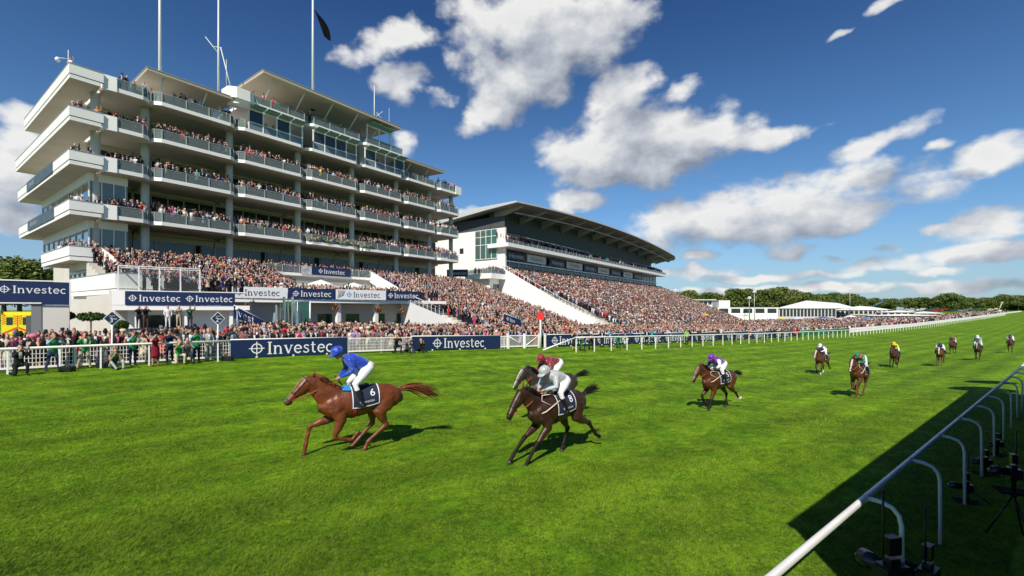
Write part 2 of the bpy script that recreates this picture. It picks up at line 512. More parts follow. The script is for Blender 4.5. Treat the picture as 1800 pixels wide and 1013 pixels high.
def text_mb(body, size, align='CENTER'):
    cu = bpy.data.curves.new('t', 'FONT'); cu.body = body; cu.size = size; cu.align_x = align; cu.align_y = 'CENTER'; cu.resolution_u = 3
    ob = bpy.data.objects.new('t', cu); COL.objects.link(ob)
    dg = bpy.context.evaluated_depsgraph_get(); dg.update()
    me = bpy.data.meshes.new_from_object(ob.evaluated_get(dg))
    v = [tuple(p.co) for p in me.vertices]; f = [tuple(p.vertices) for p in me.polygons]
    bpy.data.objects.remove(ob); bpy.data.curves.remove(cu); bpy.data.meshes.remove(me)
    return v, f

M_WHITE = mat('white_paint', (.90, .88, .84), .45, var=.03, vscale=.5)
M_CONC = mat('pale_concrete', (.62, .59, .53), .7, var=.06, vscale=.25)
M_STEEL = mat('white_steel', (.74, .74, .72), .35)
M_GREYST = mat('grey_steel', (.42, .44, .45), .4, metal=.3)
M_NAVY = mat('navy_panel', (.010, .022, .085), .4, var=.06, vscale=2)
M_LET = mat('white_lettering', (.82, .82, .80), .5)
M_LETB = mat('navy_lettering', (.02, .03, .08), .5)
M_LETS = mat('sky_blue_mark', (.10, .25, .52), .5)
M_BLACK = mat('black_plastic', (.012, .012, .013), .35)
M_DARK = mat('dark_interior', (.06, .06, .06), .8)
M_GLASS = glass_mat('balustrade_glass', (.58, .68, .67), .20, (.46, .54, .53), .26)
M_WIN = mat('window_glass', (.025, .035, .035), .06, spec=.8)
M_TEAL = glass_mat('teal_glass', (.3, .55, .5), .35, (.08, .26, .23), .55)
M_CLEAR = glass_mat('clear_glass', (.85, .88, .88), .2, (.5, .5, .5), .06)
# ------------------------------------------------------------------ turf, apron, terrain: one sheet to the horizon
def turf_material():
    m = bpy.data.materials.new('turf'); m.use_nodes = True
    nt = m.node_tree; b = nt.nodes['Principled BSDF']
    b.inputs['Roughness'].default_value = .85; b.inputs['Specular IOR Level'].default_value = .12
    N = nt.nodes.new; L = nt.links.new
    geo = N('ShaderNodeNewGeometry')
    def noise(scale, det, vec=None, rough=.55):
        n = N('ShaderNodeTexNoise'); n.inputs['Scale'].default_value = scale; n.inputs['Detail'].default_value = det; n.inputs['Roughness'].default_value = rough
        L(vec or geo.outputs['Position'], n.inputs['Vector']); return n.outputs['Fac']
    def rng_(v, a, b_, c, d):
        r = N('ShaderNodeMapRange'); L(v, r.inputs['Value'])
        for k, q in zip(('From Min', 'From Max', 'To Min', 'To Max'), (a, b_, c, d)): r.inputs[k].default_value = q
        return r.outputs[0]
    def mul(a, c):
        r = N('ShaderNodeMath'); r.operation = 'MULTIPLY'; L(a, r.inputs[0]); L(c, r.inputs[1]); return r.outputs[0]
    # course frame: mowing stripes run along t
    rot = N('ShaderNodeVectorRotate'); rot.rotation_type = 'Z_AXIS'; rot.inputs['Angle'].default_value = -math.atan2(UY, UX)
    L(geo.outputs['Position'], rot.inputs['Vector'])
    sp = N('ShaderNodeSeparateXYZ'); L(rot.outputs[0], sp.inputs[0])
    st = N('ShaderNodeMath'); st.operation = 'SINE'
    sm = N('ShaderNodeMath'); sm.operation = 'MULTIPLY'; sm.inputs[1].default_value = 2.6
    L(sp.outputs['Y'], sm.inputs[0]); L(sm.outputs[0], st.inputs[0])
    stripe = rng_(st.outputs[0], -1, 1, .86, 1.13)
    sq = N('ShaderNodeVectorMath'); sq.operation = 'MULTIPLY'; sq.inputs[1].default_value = (1, 2.2, 1); L(rot.outputs[0], sq.inputs[0])
    patch = rng_(noise(.22, 4), .3, .7, .74, 1.22)
    clump = rng_(noise(2.3, 5, sq.outputs[0], .65), .30, .70, .50, 1.45)
    fine = rng_(noise(17, 4, sq.outputs[0], .7), .25, .75, .62, 1.40)
    k = mul(mul(mul(patch, clump), fine), stripe)
    hue = N('ShaderNodeMix'); hue.data_type = 'RGBA'
    hue.inputs[6].default_value = (.072, .178, .003, 1); hue.inputs[7].default_value = (.176, .290, .010, 1)
    L(rng_(noise(1.1, 6), .35, .68, 0, 1), hue.inputs['Factor'])
    sc = N('ShaderNodeVectorMath'); sc.operation = 'SCALE'; L(hue.outputs[2], sc.inputs[0]); L(k, sc.inputs['Scale'])
    L(sc.outputs[0], b.inputs['Base Color'])
    bp = N('ShaderNodeBump'); bp.inputs['Strength'].default_value = .55; bp.inputs['Distance'].default_value = .05
    bm = N('ShaderNodeMath'); bm.operation = 'ADD'
    L(rng_(noise(9, 5, None, .7), 0, 1, 0, 1), bm.inputs[0]); L(rng_(noise(42, 3), 0, 1, 0, .5), bm.inputs[1])
    L(bm.outputs[0], bp.inputs['Height']); L(bp.outputs[0], b.inputs['Normal'])
    return m
def grid_sheet(name, tv, lv, dz, mats, kind='structure', smooth=True):
    T, Lm = np.meshgrid(tv, lv, indexing='ij')
    X = -UY * Lm + UX * T; Y = UX * Lm + UY * T
    Z = gz(T, Lm) + dz
    nt_, nl = len(tv), len(lv)
    V = np.stack([X, Y, Z], -1).reshape(-1, 3)
    i, j = np.meshgrid(np.arange(nt_ - 1), np.arange(nl - 1), indexing='ij')
    a = (i * nl + j).ravel()
    F = np.stack([a, a + nl, a + nl + 1, a + 1], -1)
    me = bpy.data.meshes.new(name)
    me.from_pydata(V.tolist(), [], F.tolist())
    me.materials.append(mats)
    me.polygons.foreach_set('use_smooth', np.ones(len(F), bool)); me.update()
    o = link_mesh(name, me)
    if me.polygons[0].normal.z < 0: me.flip_normals()
    return tag(o, kind=kind)
M_TURF = turf_material()
tv = np.concatenate([np.linspace(-3000, -80, 20)[:-1], np.linspace(-80, 120, 161)[:-1], np.linspace(120, 700, 80)[:-1], np.linspace(700, 9000, 40)])
lv = np.concatenate([np.linspace(-4000, -30, 14)[:-1], np.linspace(-30, 34, 65)[:-1], np.linspace(34, 120, 20)[:-1], np.linspace(120, 6000, 24)])
grid_sheet('turf_ground', tv, lv, 0, M_TURF)
M_APRON = mat('apron_tarmac', (.16, .15, .14), .9, var=.2, vscale=.6, bump=.2, coords='Object')
grid_sheet('apron_paving', np.linspace(-60, 420, 160), np.linspace(32.9, 95, 12), .03, M_APRON)

# short turf blades where the camera stands close enough to see them
def turf_blades(n=760000):
    r = np.random.default_rng(21)
    Y = 5.2 / (1 - r.random(n) * (1 - 5.2 / 34.0))          # denser near the camera
    X = (r.random(n) * 2.36 - 1.18) * Y
    t, l = UX * X + UY * Y, -UY * X + UX * Y
    k = (l > .6) & (r.random(n) < np.clip((34 - Y) / 14, 0, 1))
    X, Y, t, l = X[k], Y[k], t[k], l[k]; n = len(X)
    Z = gz(t, l)
    # tufts: pull blades towards random tuft centres so that the sward is uneven
    g = np.sin(X * 2.1 + 1.3 * np.sin(Y * 1.7)) * np.sin(Y * 2.6 + 1.1 * np.sin(X * 1.3)) + .6 * np.sin(X * 6.1 + Y * 3.7) * np.sin(Y * 7.3 - X * 2.9)
    g = g + .9 * np.sin(X * .55 + 2 * np.sin(Y * .31)) * np.sin(Y * .73 + 1.4 * np.sin(X * .41)); g = np.clip(g, -1.4, 1.4)
    h = (.014 + .016 * r.random(n)) * (1 + .45 * g) * np.clip((40 - Y) / 22, .25, 1)
    w = (.0034 + .0028 * r.random(n)) * (.45 + .12 * Y)
    a = r.random(n) * 2 * np.pi; le = .8 + 1.6 * r.random(n); ld = r.normal(.6, .9, n)
    dx, dy = np.cos(a) * w, np.sin(a) * w
    tx, ty = np.cos(ld) * le * h, np.sin(ld) * le * h
    V = np.empty((n, 3, 3))
    V[:, 0] = np.stack([X - dx, Y - dy, Z - .006], 1); V[:, 1] = np.stack([X + dx, Y + dy, Z - .006], 1)
    V[:, 2] = np.stack([X + tx, Y + ty, Z + h], 1)
    me = bpy.data.meshes.new('grass')
    me.vertices.add(3 * n); me.vertices.foreach_set('co', V.astype(np.float32).ravel())
    me.loops.add(3 * n); me.loops.foreach_set('vertex_index', np.arange(3 * n, dtype=np.int32))
    me.polygons.add(n); me.polygons.foreach_set('loop_start', np.arange(0, 3 * n, 3, dtype=np.int32)); me.polygons.foreach_set('loop_total', np.full(n, 3, np.int32))
    tone = r.random(n); fine_ = np.sin(X * 17 + 3 * np.sin(Y * 11)) * np.sin(Y * 23 + 3 * np.sin(X * 9)) + np.sin(X * 31 + 2 * np.sin(Y * 19)) * np.sin(Y * 41 + 2 * np.sin(X * 13))
    mixv = np.clip(.47 + .26 * g + .24 * fine_ + .4 * (tone - .5), 0, 1)[:, None]
    c = np.array((.029, .092, .002)) * (1 - mixv) + np.array((.226, .364, .016)) * mixv
    c = c * (1.0 + .11 * np.sin(l * 2.6))[:, None]
    c = np.where((r.random(n) < .04)[:, None], np.array((.26, .25, .07)), c)
    at = me.attributes.new('tone', 'FLOAT_COLOR', 'FACE'); at.data.foreach_set('color', np.concatenate([c, np.ones((n, 1))], 1).astype(np.float32).ravel())
    me.update(calc_edges=True)
    m = attr_mat('grass_blades', .6); me.materials.append(m)
    nt = m.node_tree; b = nt.nodes['Principled BSDF']; b.inputs['Subsurface Weight'].default_value = 0
    tl = nt.nodes.new('ShaderNodeBsdfTranslucent'); mx = nt.nodes.new('ShaderNodeMixShader'); mx.inputs[0].default_value = .3
    at_ = [q for q in nt.nodes if q.type == 'ATTRIBUTE'][0]; nt.links.new(at_.outputs['Color'], tl.inputs[0])
    out = [q for q in nt.nodes if q.type == 'OUTPUT_MATERIAL'][0]
    nt.links.new(b.outputs[0], mx.inputs[1]); nt.links.new(tl.outputs[0], mx.inputs[2]); nt.links.new(mx.outputs[0], out.inputs[0])
    tag(link_mesh('grass', me), 'short bright green turf blades in front of the racehorses', 'grass', kind='stuff')
turf_blades()
# ------------------------------------------------------------------ horses and jockeys
TORSO = [(.86, 1.16, .12, .17), (.74, 1.16, .19, .27), (.52, 1.20, .235, .355), (.28, 1.20, .265, .385), (0, 1.195, .285, .365),
         (-.28, 1.225, .285, .335), (-.52, 1.27, .275, .33), (-.78, 1.255, .255, .31), (-.98, 1.20, .19, .24), (-1.06, 1.18, .11, .16)]
def torso_at(x):
    xs = [p[0] for p in TORSO][::-1]
    return [float(np.interp(x, xs, [p[k] for p in TORSO][::-1])) for k in (1, 2, 3)]
def barrel_pt(x, a, off=0.0):                 # a: angle from the spine, + towards the horse's left
    z, hw, hd = torso_at(x)
    return (x, (hw + off) * math.sin(a), z + (hd + off) * math.cos(a))

GAITS = {
 'canter': dict(
   neck=[(.52, 1.28, .18, .36), (.74, 1.44, .15, .30), (.95, 1.63, .115, .225), (1.09, 1.80, .10, .17)],
   head=[(1.06, 1.87, .07, .08), (1.17, 1.79, .105, .15), (1.30, 1.66, .098, .135), (1.45, 1.51, .074, .094), (1.57, 1.39, .070, .084), (1.63, 1.34, .056, .064)],
   RF=[(.55, .98), (.60, .84), (1.10, .70), (1.19, .27), (1.23, .05)], LF=[(.50, .98), (.46, .80), (.62, .42), (.20, .30), (.07, .44)],
   LH=[(-.62, 1.15), (-.47, .90), (-.66, .56), (-.19, .20), (-.12, .04)], RH=[(-.60, 1.15), (-.40, .92), (-.40, .58), (-.01, .19), (.13, .06)]),
 'stretch': dict(
   neck=[(.52, 1.27, .17, .33), (.75, 1.40, .135, .26), (.97, 1.55, .105, .20), (1.12, 1.69, .09, .15)],
   head=[(1.10, 1.77, .07, .08), (1.21, 1.69, .098, .135), (1.33, 1.55, .092, .125), (1.46, 1.39, .074, .094), (1.56, 1.25, .070, .084), (1.60, 1.19, .056, .064)],
   RF=[(.55, .98), (.52, .82), (.97, .58), (1.32, .25), (1.42, .12)], LF=[(.50, .98), (.47, .80), (.84, .46), (1.12, .13), (1.18, .035)],
   LH=[(-.66, 1.15), (-.62, .90), (-1.14, .66), (-1.45, .29), (-1.58, .22)], RH=[(-.60, 1.15), (-.42, .90), (-.62, .55), (-.45, .18), (-.38, .04)]),
 'hand_gallop': dict(
   neck=[(.52, 1.28, .17, .33), (.74, 1.43, .135, .26), (.94, 1.60, .105, .20), (1.08, 1.76, .09, .15)],
   head=[(1.05, 1.84, .07, .08), (1.16, 1.76, .098, .135), (1.28, 1.62, .092, .125), (1.40, 1.46, .074, .094), (1.50, 1.32, .070, .084), (1.55, 1.26, .056, .064)],
   RF=[(.55, .98), (.50, .82), (.82, .60), (.62, .24), (.52, .17)], LF=[(.50, .98), (.47, .80), (.64, .45), (.76, .12), (.82, .035)],
   LH=[(-.66, 1.15), (-.55, .90), (-.96, .62), (-1.2, .32), (-1.33, .36)], RH=[(-.60, 1.15), (-.48, .90), (-.76, .55), (-.74, .15), (-.68, .035)]),
}
LEGR_F = [(.11, .19), (.092, .130), (.060, .064), (.050, .056), (.055, .06)]
LEGR_H = [(.14, .26), (.118, .180), (.062, .080), (.051, .057), (.055, .06)]

def horse_mesh(gait, coat, legs, blaze=0.0, socks=(), voxel=.02, ratio=None, mirror=False, greyface=False):
    G = GAITS[gait]
    F = Flesh()
    F.add(0, [(x, 0, z, hw, hd) for x, z, hw, hd in TORSO])
    F.add(0, [(x, 0, z, hw, hd) for x, z, hw, hd in G['neck']])
    hd = G['head']
    F.add([0, 0, 0, 0, 4], [(x, 0, z, a, b) for x, z, a, b in hd])
    # jaw and cheeks
    F.add(0, [(hd[1][0] - .03, 0, hd[1][1] - .075, .09, .115), (hd[2][0] - .04, 0, hd[2][1] - .07, .074, .085), (hd[3][0] - .02, 0, hd[3][1] - .035, .05, .045)])
    # nostril wings and chin
    F.both(4, [(hd[4][0], .035, hd[4][1] + .01, .028, .03), (hd[5][0] + .01, .03, hd[5][1] + .005, .022, .025)])
    F.add(4, [(hd[4][0] - .05, 0, hd[4][1] - .06, .035, .03), (hd[5][0] - .03, 0, hd[5][1] - .05, .03, .025)])
    sgn = -1 if mirror else 1
    # shoulder and quarter muscles
    F.both(0, [(.66, .12, 1.30, .08, .14), (.58, .17, 1.08, .09, .17), (.50, .17, .92, .075, .12)])
    F.both(0, [(-.45, .13, 1.42, .10, .15), (-.68, .16, 1.20, .13, .22), (-.66, .17, 1.02, .10, .18)])
    for key, side in (('LF', 1), ('RF', -1), ('LH', 1), ('RH', -1)):
        J = G[key]; fr = key[1] == 'F'
        rr = LEGR_F if fr else LEGR_H
        y = [.15, .165, .15, .145, .145] if fr else [.15, .17, .145, .14, .14]
        pts = []
        for i in range(5):
            pts.append((J[i][0], side * sgn * y[i], J[i][1], *rr[i]))
        def mid(i, f, ra, rb):
            a, b = pts[i], pts[i + 1]
            return tuple(a[k] + (b[k] - a[k]) * f for k in range(3)) + (ra, rb)
        sock = key in socks
        low = 2 if sock else legs
        ch = [pts[0], pts[1], mid(1, .45, .076 if fr else .084, .098 if fr else .118), mid(1, .85, .052, .060), pts[2], mid(2, .25, .041, .051), mid(2, .75, .038, .049), pts[3], mid(3, .5, .039, .045), pts[4]]
        F.add([0, 0, 0, 0 if legs == 0 else 1, legs, legs, low, low, low], ch)
        # hoof: a short cone
        d = Vector(pts[4][:3]) - Vector(pts[3][:3]); d.normalize()
        h = Vector(pts[4][:3])
        F.add(3, [(*(h - d * .01), .048, .055), (*(h + d * .045), .058, .066)])
        if not fr:   # point of hock
            hk = Vector(pts[2][:3])
            F.add(0 if legs == 0 else 1, [(hk.x - .01, hk.y, hk.z + .02, .04, .045), (hk.x - .055, hk.y, hk.z + .035, .03, .035)])
    # ears, eyes
    pe = hd[0]
    for s in (1, -1):
        F.extra.loft([(pe[0] - .01, s * .045, pe[1] + .03, .032, .026), (pe[0] - .03, s * .058, pe[1] + .10, .03, .018), (pe[0] - .045, s * .062, pe[1] + .175, .006, .005)], 8, (0, 1, 0), 0)
        ex, ez = hd[1][0] * .55 + hd[2][0] * .45, hd[1][1] * .55 + hd[2][1] * .45
        F.extra.ball((ex + .035, s * .088, ez + .045), .022, .014, .018, 8, 5)
        F.extra.ball((hd[5][0] + .025, s * .034, hd[5][1] + .012), .013, .008, .013, 6, 5)
    a, b = np.array([hd[0][0], hd[0][1]]), np.array([hd[5][0], hd[5][1]])
    ax = (b - a) / np.linalg.norm(b - a); fx = np.array([-ax[1], ax[0]])
    if fx[0] < 0: fx = -fx
    L = np.linalg.norm(b - a)
    def paint(cen, idx):
        if blaze or greyface:
            q = cen[:, [0, 2]] - a
            u = q @ ax / L; f = q @ fx
            on = (u > .1) & (u < 1.02) & (f > .02) & (np.abs(cen[:, 1]) < blaze * (1.15 - .5 * u))
            idx = np.where(on & (cen[:, 0] > hd[0][0] - .05), 2, idx)
        return idx
    return F.build('horse_body', [coat[0], coat[1], M_SOCK, M_HOOF, coat[2], M_EYE], voxel, 7, ratio, paint)

def hair_mb(kind, G, tl, seed, n):
    r = random.Random(seed); mb = MB()
    if kind == 'tail':
        x0, z0 = -1.06, 1.40
        for i in range(n):
            q = r.random(); ln = tl['len'] * (.65 + .4 * r.random())
            pts, rad = [], []
            sy, sz = r.gauss(0, 1), r.gauss(0, 1)
            for k in range(7):
                f = k / 6
                sp = .018 + f * tl['spread']
                x = x0 - ln * (f ** .9) * tl['back']
                z = z0 + .07 * math.sin(min(f * 3, 1) * 1.6) - ln * tl['drop'] * f ** 1.6 + sz * sp * .8 + tl.get('lift', 0) * f * f
                y = sy * sp + math.sin(f * 4 + seed) * .02
                pts.append((x, y, z)); rad.append(.011 * (1 - f) + .0035)
            mb.tube(pts, rad, 4)
        mb.loft([(-.98, 0, 1.40, .045, .045), (-1.10, 0, 1.44, .042, .045), (-1.22, 0, 1.43, .03, .035), (-1.36, 0, 1.40, .012, .015)], 8)
    else:
        nk = G['neck']; hd = G['head']
        for i in range(n):
            f = r.random() ** .8
            xs = [nk[0][0] + .02, nk[1][0], nk[2][0], nk[3][0], hd[0][0] + .06]
            zs = [nk[0][1] + .31, nk[1][1] + .225, nk[2][1] + .165, nk[3][1] + .115, hd[0][1] + .08]
            p = f * 4; k = min(int(p), 3); g = p - k
            x = xs[k] + (xs[k + 1] - xs[k]) * g - .035; z = zs[k] + (zs[k + 1] - zs[k]) * g - .055
            ln = .15 + .17 * r.random()
            s = r.choice((1, 1, -1)); w = .03 + .05 * r.random()
            mb.tube([(x, 0, z), (x - ln * .35, s * w * .7, z + .035 + .02 * r.random()), (x - ln * .8, s * w * 1.3, z + .01), (x - ln * 1.15, s * w * 1.6, z - .05 - .05 * r.random())],
                    [.013, .013, .010, .003], 4)
    return mb

def cloth_mb(x0, x1, drop=1.86):
    mb = MB()
    xs = [x0, x0 + .022] + [x0 + .022 + (x1 - x0 - .044) * i / 8 for i in range(1, 9)] + [x1]
    an = [-drop, -drop + .07] + [-drop + .07 + (2 * drop - .14) * i / 20 for i in range(1, 21)] + [drop]
    v = []
    for off in (.026, .012):
        for x in xs:
            for a in an:
                v.append(barrel_pt(x, a, off))
    nx, na = len(xs), len(an)
    f, m = [], []
    for i in range(nx - 1):
        for j in range(na - 1):
            q = (i * na + j, i * na + j + 1, (i + 1) * na + j + 1, (i + 1) * na + j)
            f.append(q); m.append(1 if (i in (0, nx - 2) or j in (0, na - 2)) else 0)
            f.append(tuple(k + nx * na for k in q[::-1])); m.append(0)
    mb.v, mb.f, mb.m, mb.s = v, f, m, [True] * len(f)
    return mb

def cloth_text(mb, verts, faces, side, xc, ac, sc, m=0):
    vs = []
    for p in verts:
        a = ac - p[1] * sc / .36
        x = xc - side * p[0] * sc
        vs.append(barrel_pt(x, side * a, .031))
    mb.add(vs, faces if side > 0 else [f[::-1] for f in faces], m)

def make_horse(spec):
    G = GAITS[spec['gait']]
    root = empty('horse', (0, 0, 0), spec['label'], 'horse', 'racehorses galloping up the course')
    vox = spec.get('voxel', .02)
    me = horse_mesh(spec['gait'], spec['coat'], spec.get('legs', 0), spec.get('blaze', 0), spec.get('socks', ()), vox, spec.get('ratio'), spec.get('mirror', False), spec.get('greyface', False))
    body = link_mesh('body', me, root)
    tail = hair_mb('tail', G, spec['tail'], spec['seed'], spec.get('hair', 70)).build('tail', spec['hairmat'], root, world=False)
    mane = hair_mb('mane', G, None, spec['seed'] + 5, spec.get('hair', 70) * 2).build('mane', spec['hairmat'], root, world=False)
    # saddle cloth with white edging and number
    cl = cloth_mb(-.44, .22).build('saddle_cloth', [M_CLOTHN, M_LET], root, world=False)
    nb = MB()
    v, f = text_mb(spec['num'], 1.0)
    for s in (1, -1):
        cloth_text(nb, v, f, s, -.27, .98, .27)
        src, wd = word_mb('Investec', True)
        cloth_text(nb, [(p[0] - wd / 2, p[1], 0) for p in src.v], src.f, s, -.13, 1.58, .040)
    nb.build('cloth_number', M_LET, cl, world=False)
    # saddle, breast girth, girth, bridle, reins
    sd = MB()
    sd.loft([(.16, 0, 1.625, .10, .03), (.10, 0, 1.60, .13, .045), (-.08, 0, 1.575, .15, .04), (-.20, 0, 1.60, .13, .045), (-.24, 0, 1.62, .08, .02)], 12)
    for s in (1, -1):
        sd.slab([barrel_pt(.14, s * .35, .035), barrel_pt(-.1, s * .35, .035), barrel_pt(-.04, s * 1.05, .035), barrel_pt(.12, s * 1.0, .035)], .008 * s)
    sd.build('saddle', M_BLACK, root, world=False)
    if spec.get('pad'):
        pb = MB()
        for s in (1, -1):
            pb.slab([barrel_pt(.22, s * .02, .05), barrel_pt(.42, s * .02, .06), barrel_pt(.42, s * .62, .045), barrel_pt(.22, s * .72, .045)][::s], .012)
        pb.build('wither_pad', spec['pad'], root, world=False)
    gb = MB()
    for (xa, m) in ((.20, 0),):
        ring = [barrel_pt(xa, a, .016) for a in np.linspace(0, 2 * math.pi, 25)]
        ring2 = [barrel_pt(xa - .085, a, .016) for a in np.linspace(0, 2 * math.pi, 25)]
        n = 25
        gb.add(ring + ring2, [(i, i + 1, n + i + 1, n + i) for i in range(n - 1)], 0, True)
    gb.build('girth', spec.get('girth', M_GIRTH), root, world=False)
    br = MB(); hd = G['head']
    def hring(i, grow, r):
        p = hd[i]; q = hd[max(i - 1, 0)]; t = Vector((p[0] - q[0], 0, p[1] - q[1])).normalized(); U = Vector((-t.z, 0, t.x))
        pts = [Vector((p[0], 0, p[1])) + Vector((0, 1, 0)) * (p[2] * grow * math.cos(a)) + U * ((p[3] * grow + (.02 if math.sin(a) < 0 and i < 4 else 0)) * math.sin(a)) for a in np.linspace(0, 2 * math.pi, 17)]
        br.tube([tuple(x) for x in pts], r, 5)
        return pts
    a = hring(1, 1.06, .010); b = hring(3, 1.10, .010); c = hring(4, 1.06, .008)
    for k in (1, 7):
        br.tube([tuple(a[k]), tuple((a[k] + b[k]) / 2 + Vector((0, .012 if k == 1 else -.012, 0))), tuple(b[k])], .009, 5)
    br.build('bridle', spec.get('bridle', M_LEATHER), root, world=False)
    if spec.get('breast'):
        bg = MB()
        for s in (1, -1):
            bg.tube([barrel_pt(.12, s * .95, .03), barrel_pt(.40, s * 1.25, .03), barrel_pt(.62, s * 1.45, .04), (.84, s * .10, 1.14), (.90, 0, 1.12)], .017, 6)
            bg.tube([barrel_pt(.14, s * .62, .035), barrel_pt(.30, s * .35, .03), (.62, s * .12, 1.60), (.66, s * .15, 1.48), barrel_pt(.45, s * 1.15, .03)], .012, 6)
        bg.build('breast_girth', M_FLEECE, root, world=False)
    return root

def jockey_mesh(P, mats, voxel=.016, ratio=None):
    """slots: 0 silks 1 sleeves 2 breeches 3 boots 4 skin 5 dark 6 accent"""
    F = Flesh()
    hip, sh, hd = P['hip'], P['shoulder'], P['head']
    H, Sx, K = Vector((hip[0], 0, hip[1])), Vector((sh[0], 0, sh[1])), Vector((hd[0], 0, hd[1]))
    lean = Sx - H
    F.add([2, 0, 0, 0], [(*(H - lean * .10), .175, .135), (*(H + lean * .14), .175, .145), (*(H + lean * .45), .195, .175), (*(H + lean * .85), .215, .175), (*(H + lean * 1.02), .17, .115)])
    F.both([0, 1], [(*(H + lean * .9), .09, .08)[:1] + (.10,) + (*(H + lean * .9),)[2:] + (.085, .08), (sh[0], .185, sh[1] - .01, .078, .072), (sh[0] + .02, .21, sh[1] - .05, .068, .066)])
    F.add(4, [(*(Sx + (K - Sx) * .25), .056, .058), (*(Sx + (K - Sx) * .7), .052, .056)])
    # head: chin, face, crown (looking along x, tipped by pitch)
    pt = P.get('pitch', -.35); fw = Vector((math.cos(pt), 0, math.sin(pt))); up = Vector((-math.sin(pt), 0, math.cos(pt)))
    h = lambda a, b: tuple(K + fw * a + up * b)
    F.add(4, [(*h(.045, -.115), .038, .036), (*h(.02, -.05), .062, .075), (*h(0, .02), .074, .092), (*h(-.005, .085), .068, .08)])
    F.add(4, [(*h(.088, .005), .011, .012), (*h(.112, -.035), .016, .015)])
    F.both(4, [(*h(-.005, -.02)[:1], .074, h(-.005, -.02)[2], .016, .03), (*h(-.02, -.035)[:1], .082, h(-.02, -.035)[2], .012, .022)])
    ex = F.extra
    ex.ball(h(.078, -.072), .012, .028, .006, 8, 5)                      # mouth
    for s in (1, -1):
        q = h(.082, .012); ex.ball((q[0], s * .031, q[1 + 1]), .014, .024, .018, 8, 5)   # goggles
    for s, arm, leg in ((1, P['armL'], P['legL']), (-1, P['armR'], P['legR'])):
        e, w = arm; k, ft = leg
        wr = Vector(w); el = Vector(e)
        F.add([1, 1, 1, 1], [(sh[0], s * .185, sh[1] - .01,   .088, .085), (*(Vector((sh[0], s * .185, sh[1])) * .5 + el * .5), .080, .080), (*el, .068, .066), (*(el * .45 + wr * .55), .058, .055), (*(el * .12 + wr * .88), .040, .037)])
        d = (wr - el).normalized()
        F.add(4, [(*(wr - d * .01), .027, .022), (*(wr + d * .045), .036, .026), (*(wr + d * .085), .034, .026)])
        lat = Vector((0, 1, 0)); dn = d.cross(lat).normalized()
        if dn.z > 0: dn = -dn
        for i in range(4):                                                # four fingers curled round the rein
            b = wr + d * .088 + lat * ((i - 1.5) * .017)
            ln = (.030, .034, .032, .025)[i]
            ex.tube([tuple(b), tuple(b + d * .014 + dn * .012), tuple(b + d * .008 + dn * (.012 + ln * .7)), tuple(b - d * .016 + dn * (.018 + ln * .8))], [.0095, .0092, .0088, .0075], 6, 4)
        b = wr + d * .035 - lat * (s * .030)
        ex.tube([tuple(b), tuple(b + d * .026 - lat * (s * .012) + dn * .010), tuple(b + d * .050 - lat * (s * .004) + dn * .022)], [.012, .011, .0085], 6, 4)
        hp = Vector((hip[0], s * .085, hip[1])); kn = Vector(k); f_ = Vector(ft)
        F.add([2, 2, 2], [(*hp, .130, .135), (*(hp * .5 + kn * .5), .118, .120), (*kn, .078, .080)] + [(*(kn * .75 + f_ * .25), .06, .064)])
        F.add(3, [(*(kn * .80 + f_ * .20), .058, .062), (*(kn * .5 + f_ * .5), .054, .058), (*(kn * .12 + f_ * .88), .037, .04), (*f_, .04, .042)])
        F.add(3, [(f_.x - .03, f_.y, f_.z - .02, .038, .036), (f_.x + .06, f_.y, f_.z - .035, .04, .032), (f_.x + .15, f_.y, f_.z - .04, .032, .022)])
    if P.get('paint'):
        pf = P['paint']
    else: pf = None
    return F.build('body', mats, voxel, 4, ratio, pf)

JP = {
 'risen': dict(hip=(-.25, 2.05), shoulder=(.27, 2.28), head=(.50, 2.41), pitch=-.42,
   armL=((.20, .27, 1.99), (.46, .09, 1.84)), armR=((.22, -.28, 2.0), (.47, -.08, 1.82)),
   legL=((.16, .27, 1.66), (-.02, .37, 1.17)), legR=((.16, -.27, 1.66), (-.02, -.37, 1.17))),
 'crouch': dict(hip=(-.30, 1.88), shoulder=(.20, 2.03), head=(.40, 2.12), pitch=-.35,
   armL=((.28, .27, 1.79), (.50, .10, 1.72)), armR=((.28, -.27, 1.79), (.52, -.10, 1.72)),
   legL=((.13, .27, 1.62), (-.06, .36, 1.15)), legR=((.13, -.27, 1.62), (-.06, -.36, 1.15))),
 'flat': dict(hip=(-.30, 1.96), shoulder=(.24, 2.03), head=(.45, 2.10), pitch=-.35,
   armL=((.30, .28, 1.80), (.56, .10, 1.74)), armR=((.32, -.28, 1.80), (.58, -.10, 1.74)),
   legL=((.13, .27, 1.64), (-.06, .36, 1.15)), legR=((.13, -.27, 1.64), (-.06, -.36, 1.15))),
 'low': dict(hip=(-.32, 1.90), shoulder=(.22, 1.93), head=(.42, 1.98), pitch=-.25,
   armL=((.32, .26, 1.72), (.60, .10, 1.70)), armR=((.34, -.26, 1.72), (.64, -.10, 1.72)),
   legL=((.13, .27, 1.62), (-.06, .36, 1.15)), legR=((.13, -.27, 1.62), (-.06, -.36, 1.15))),
}
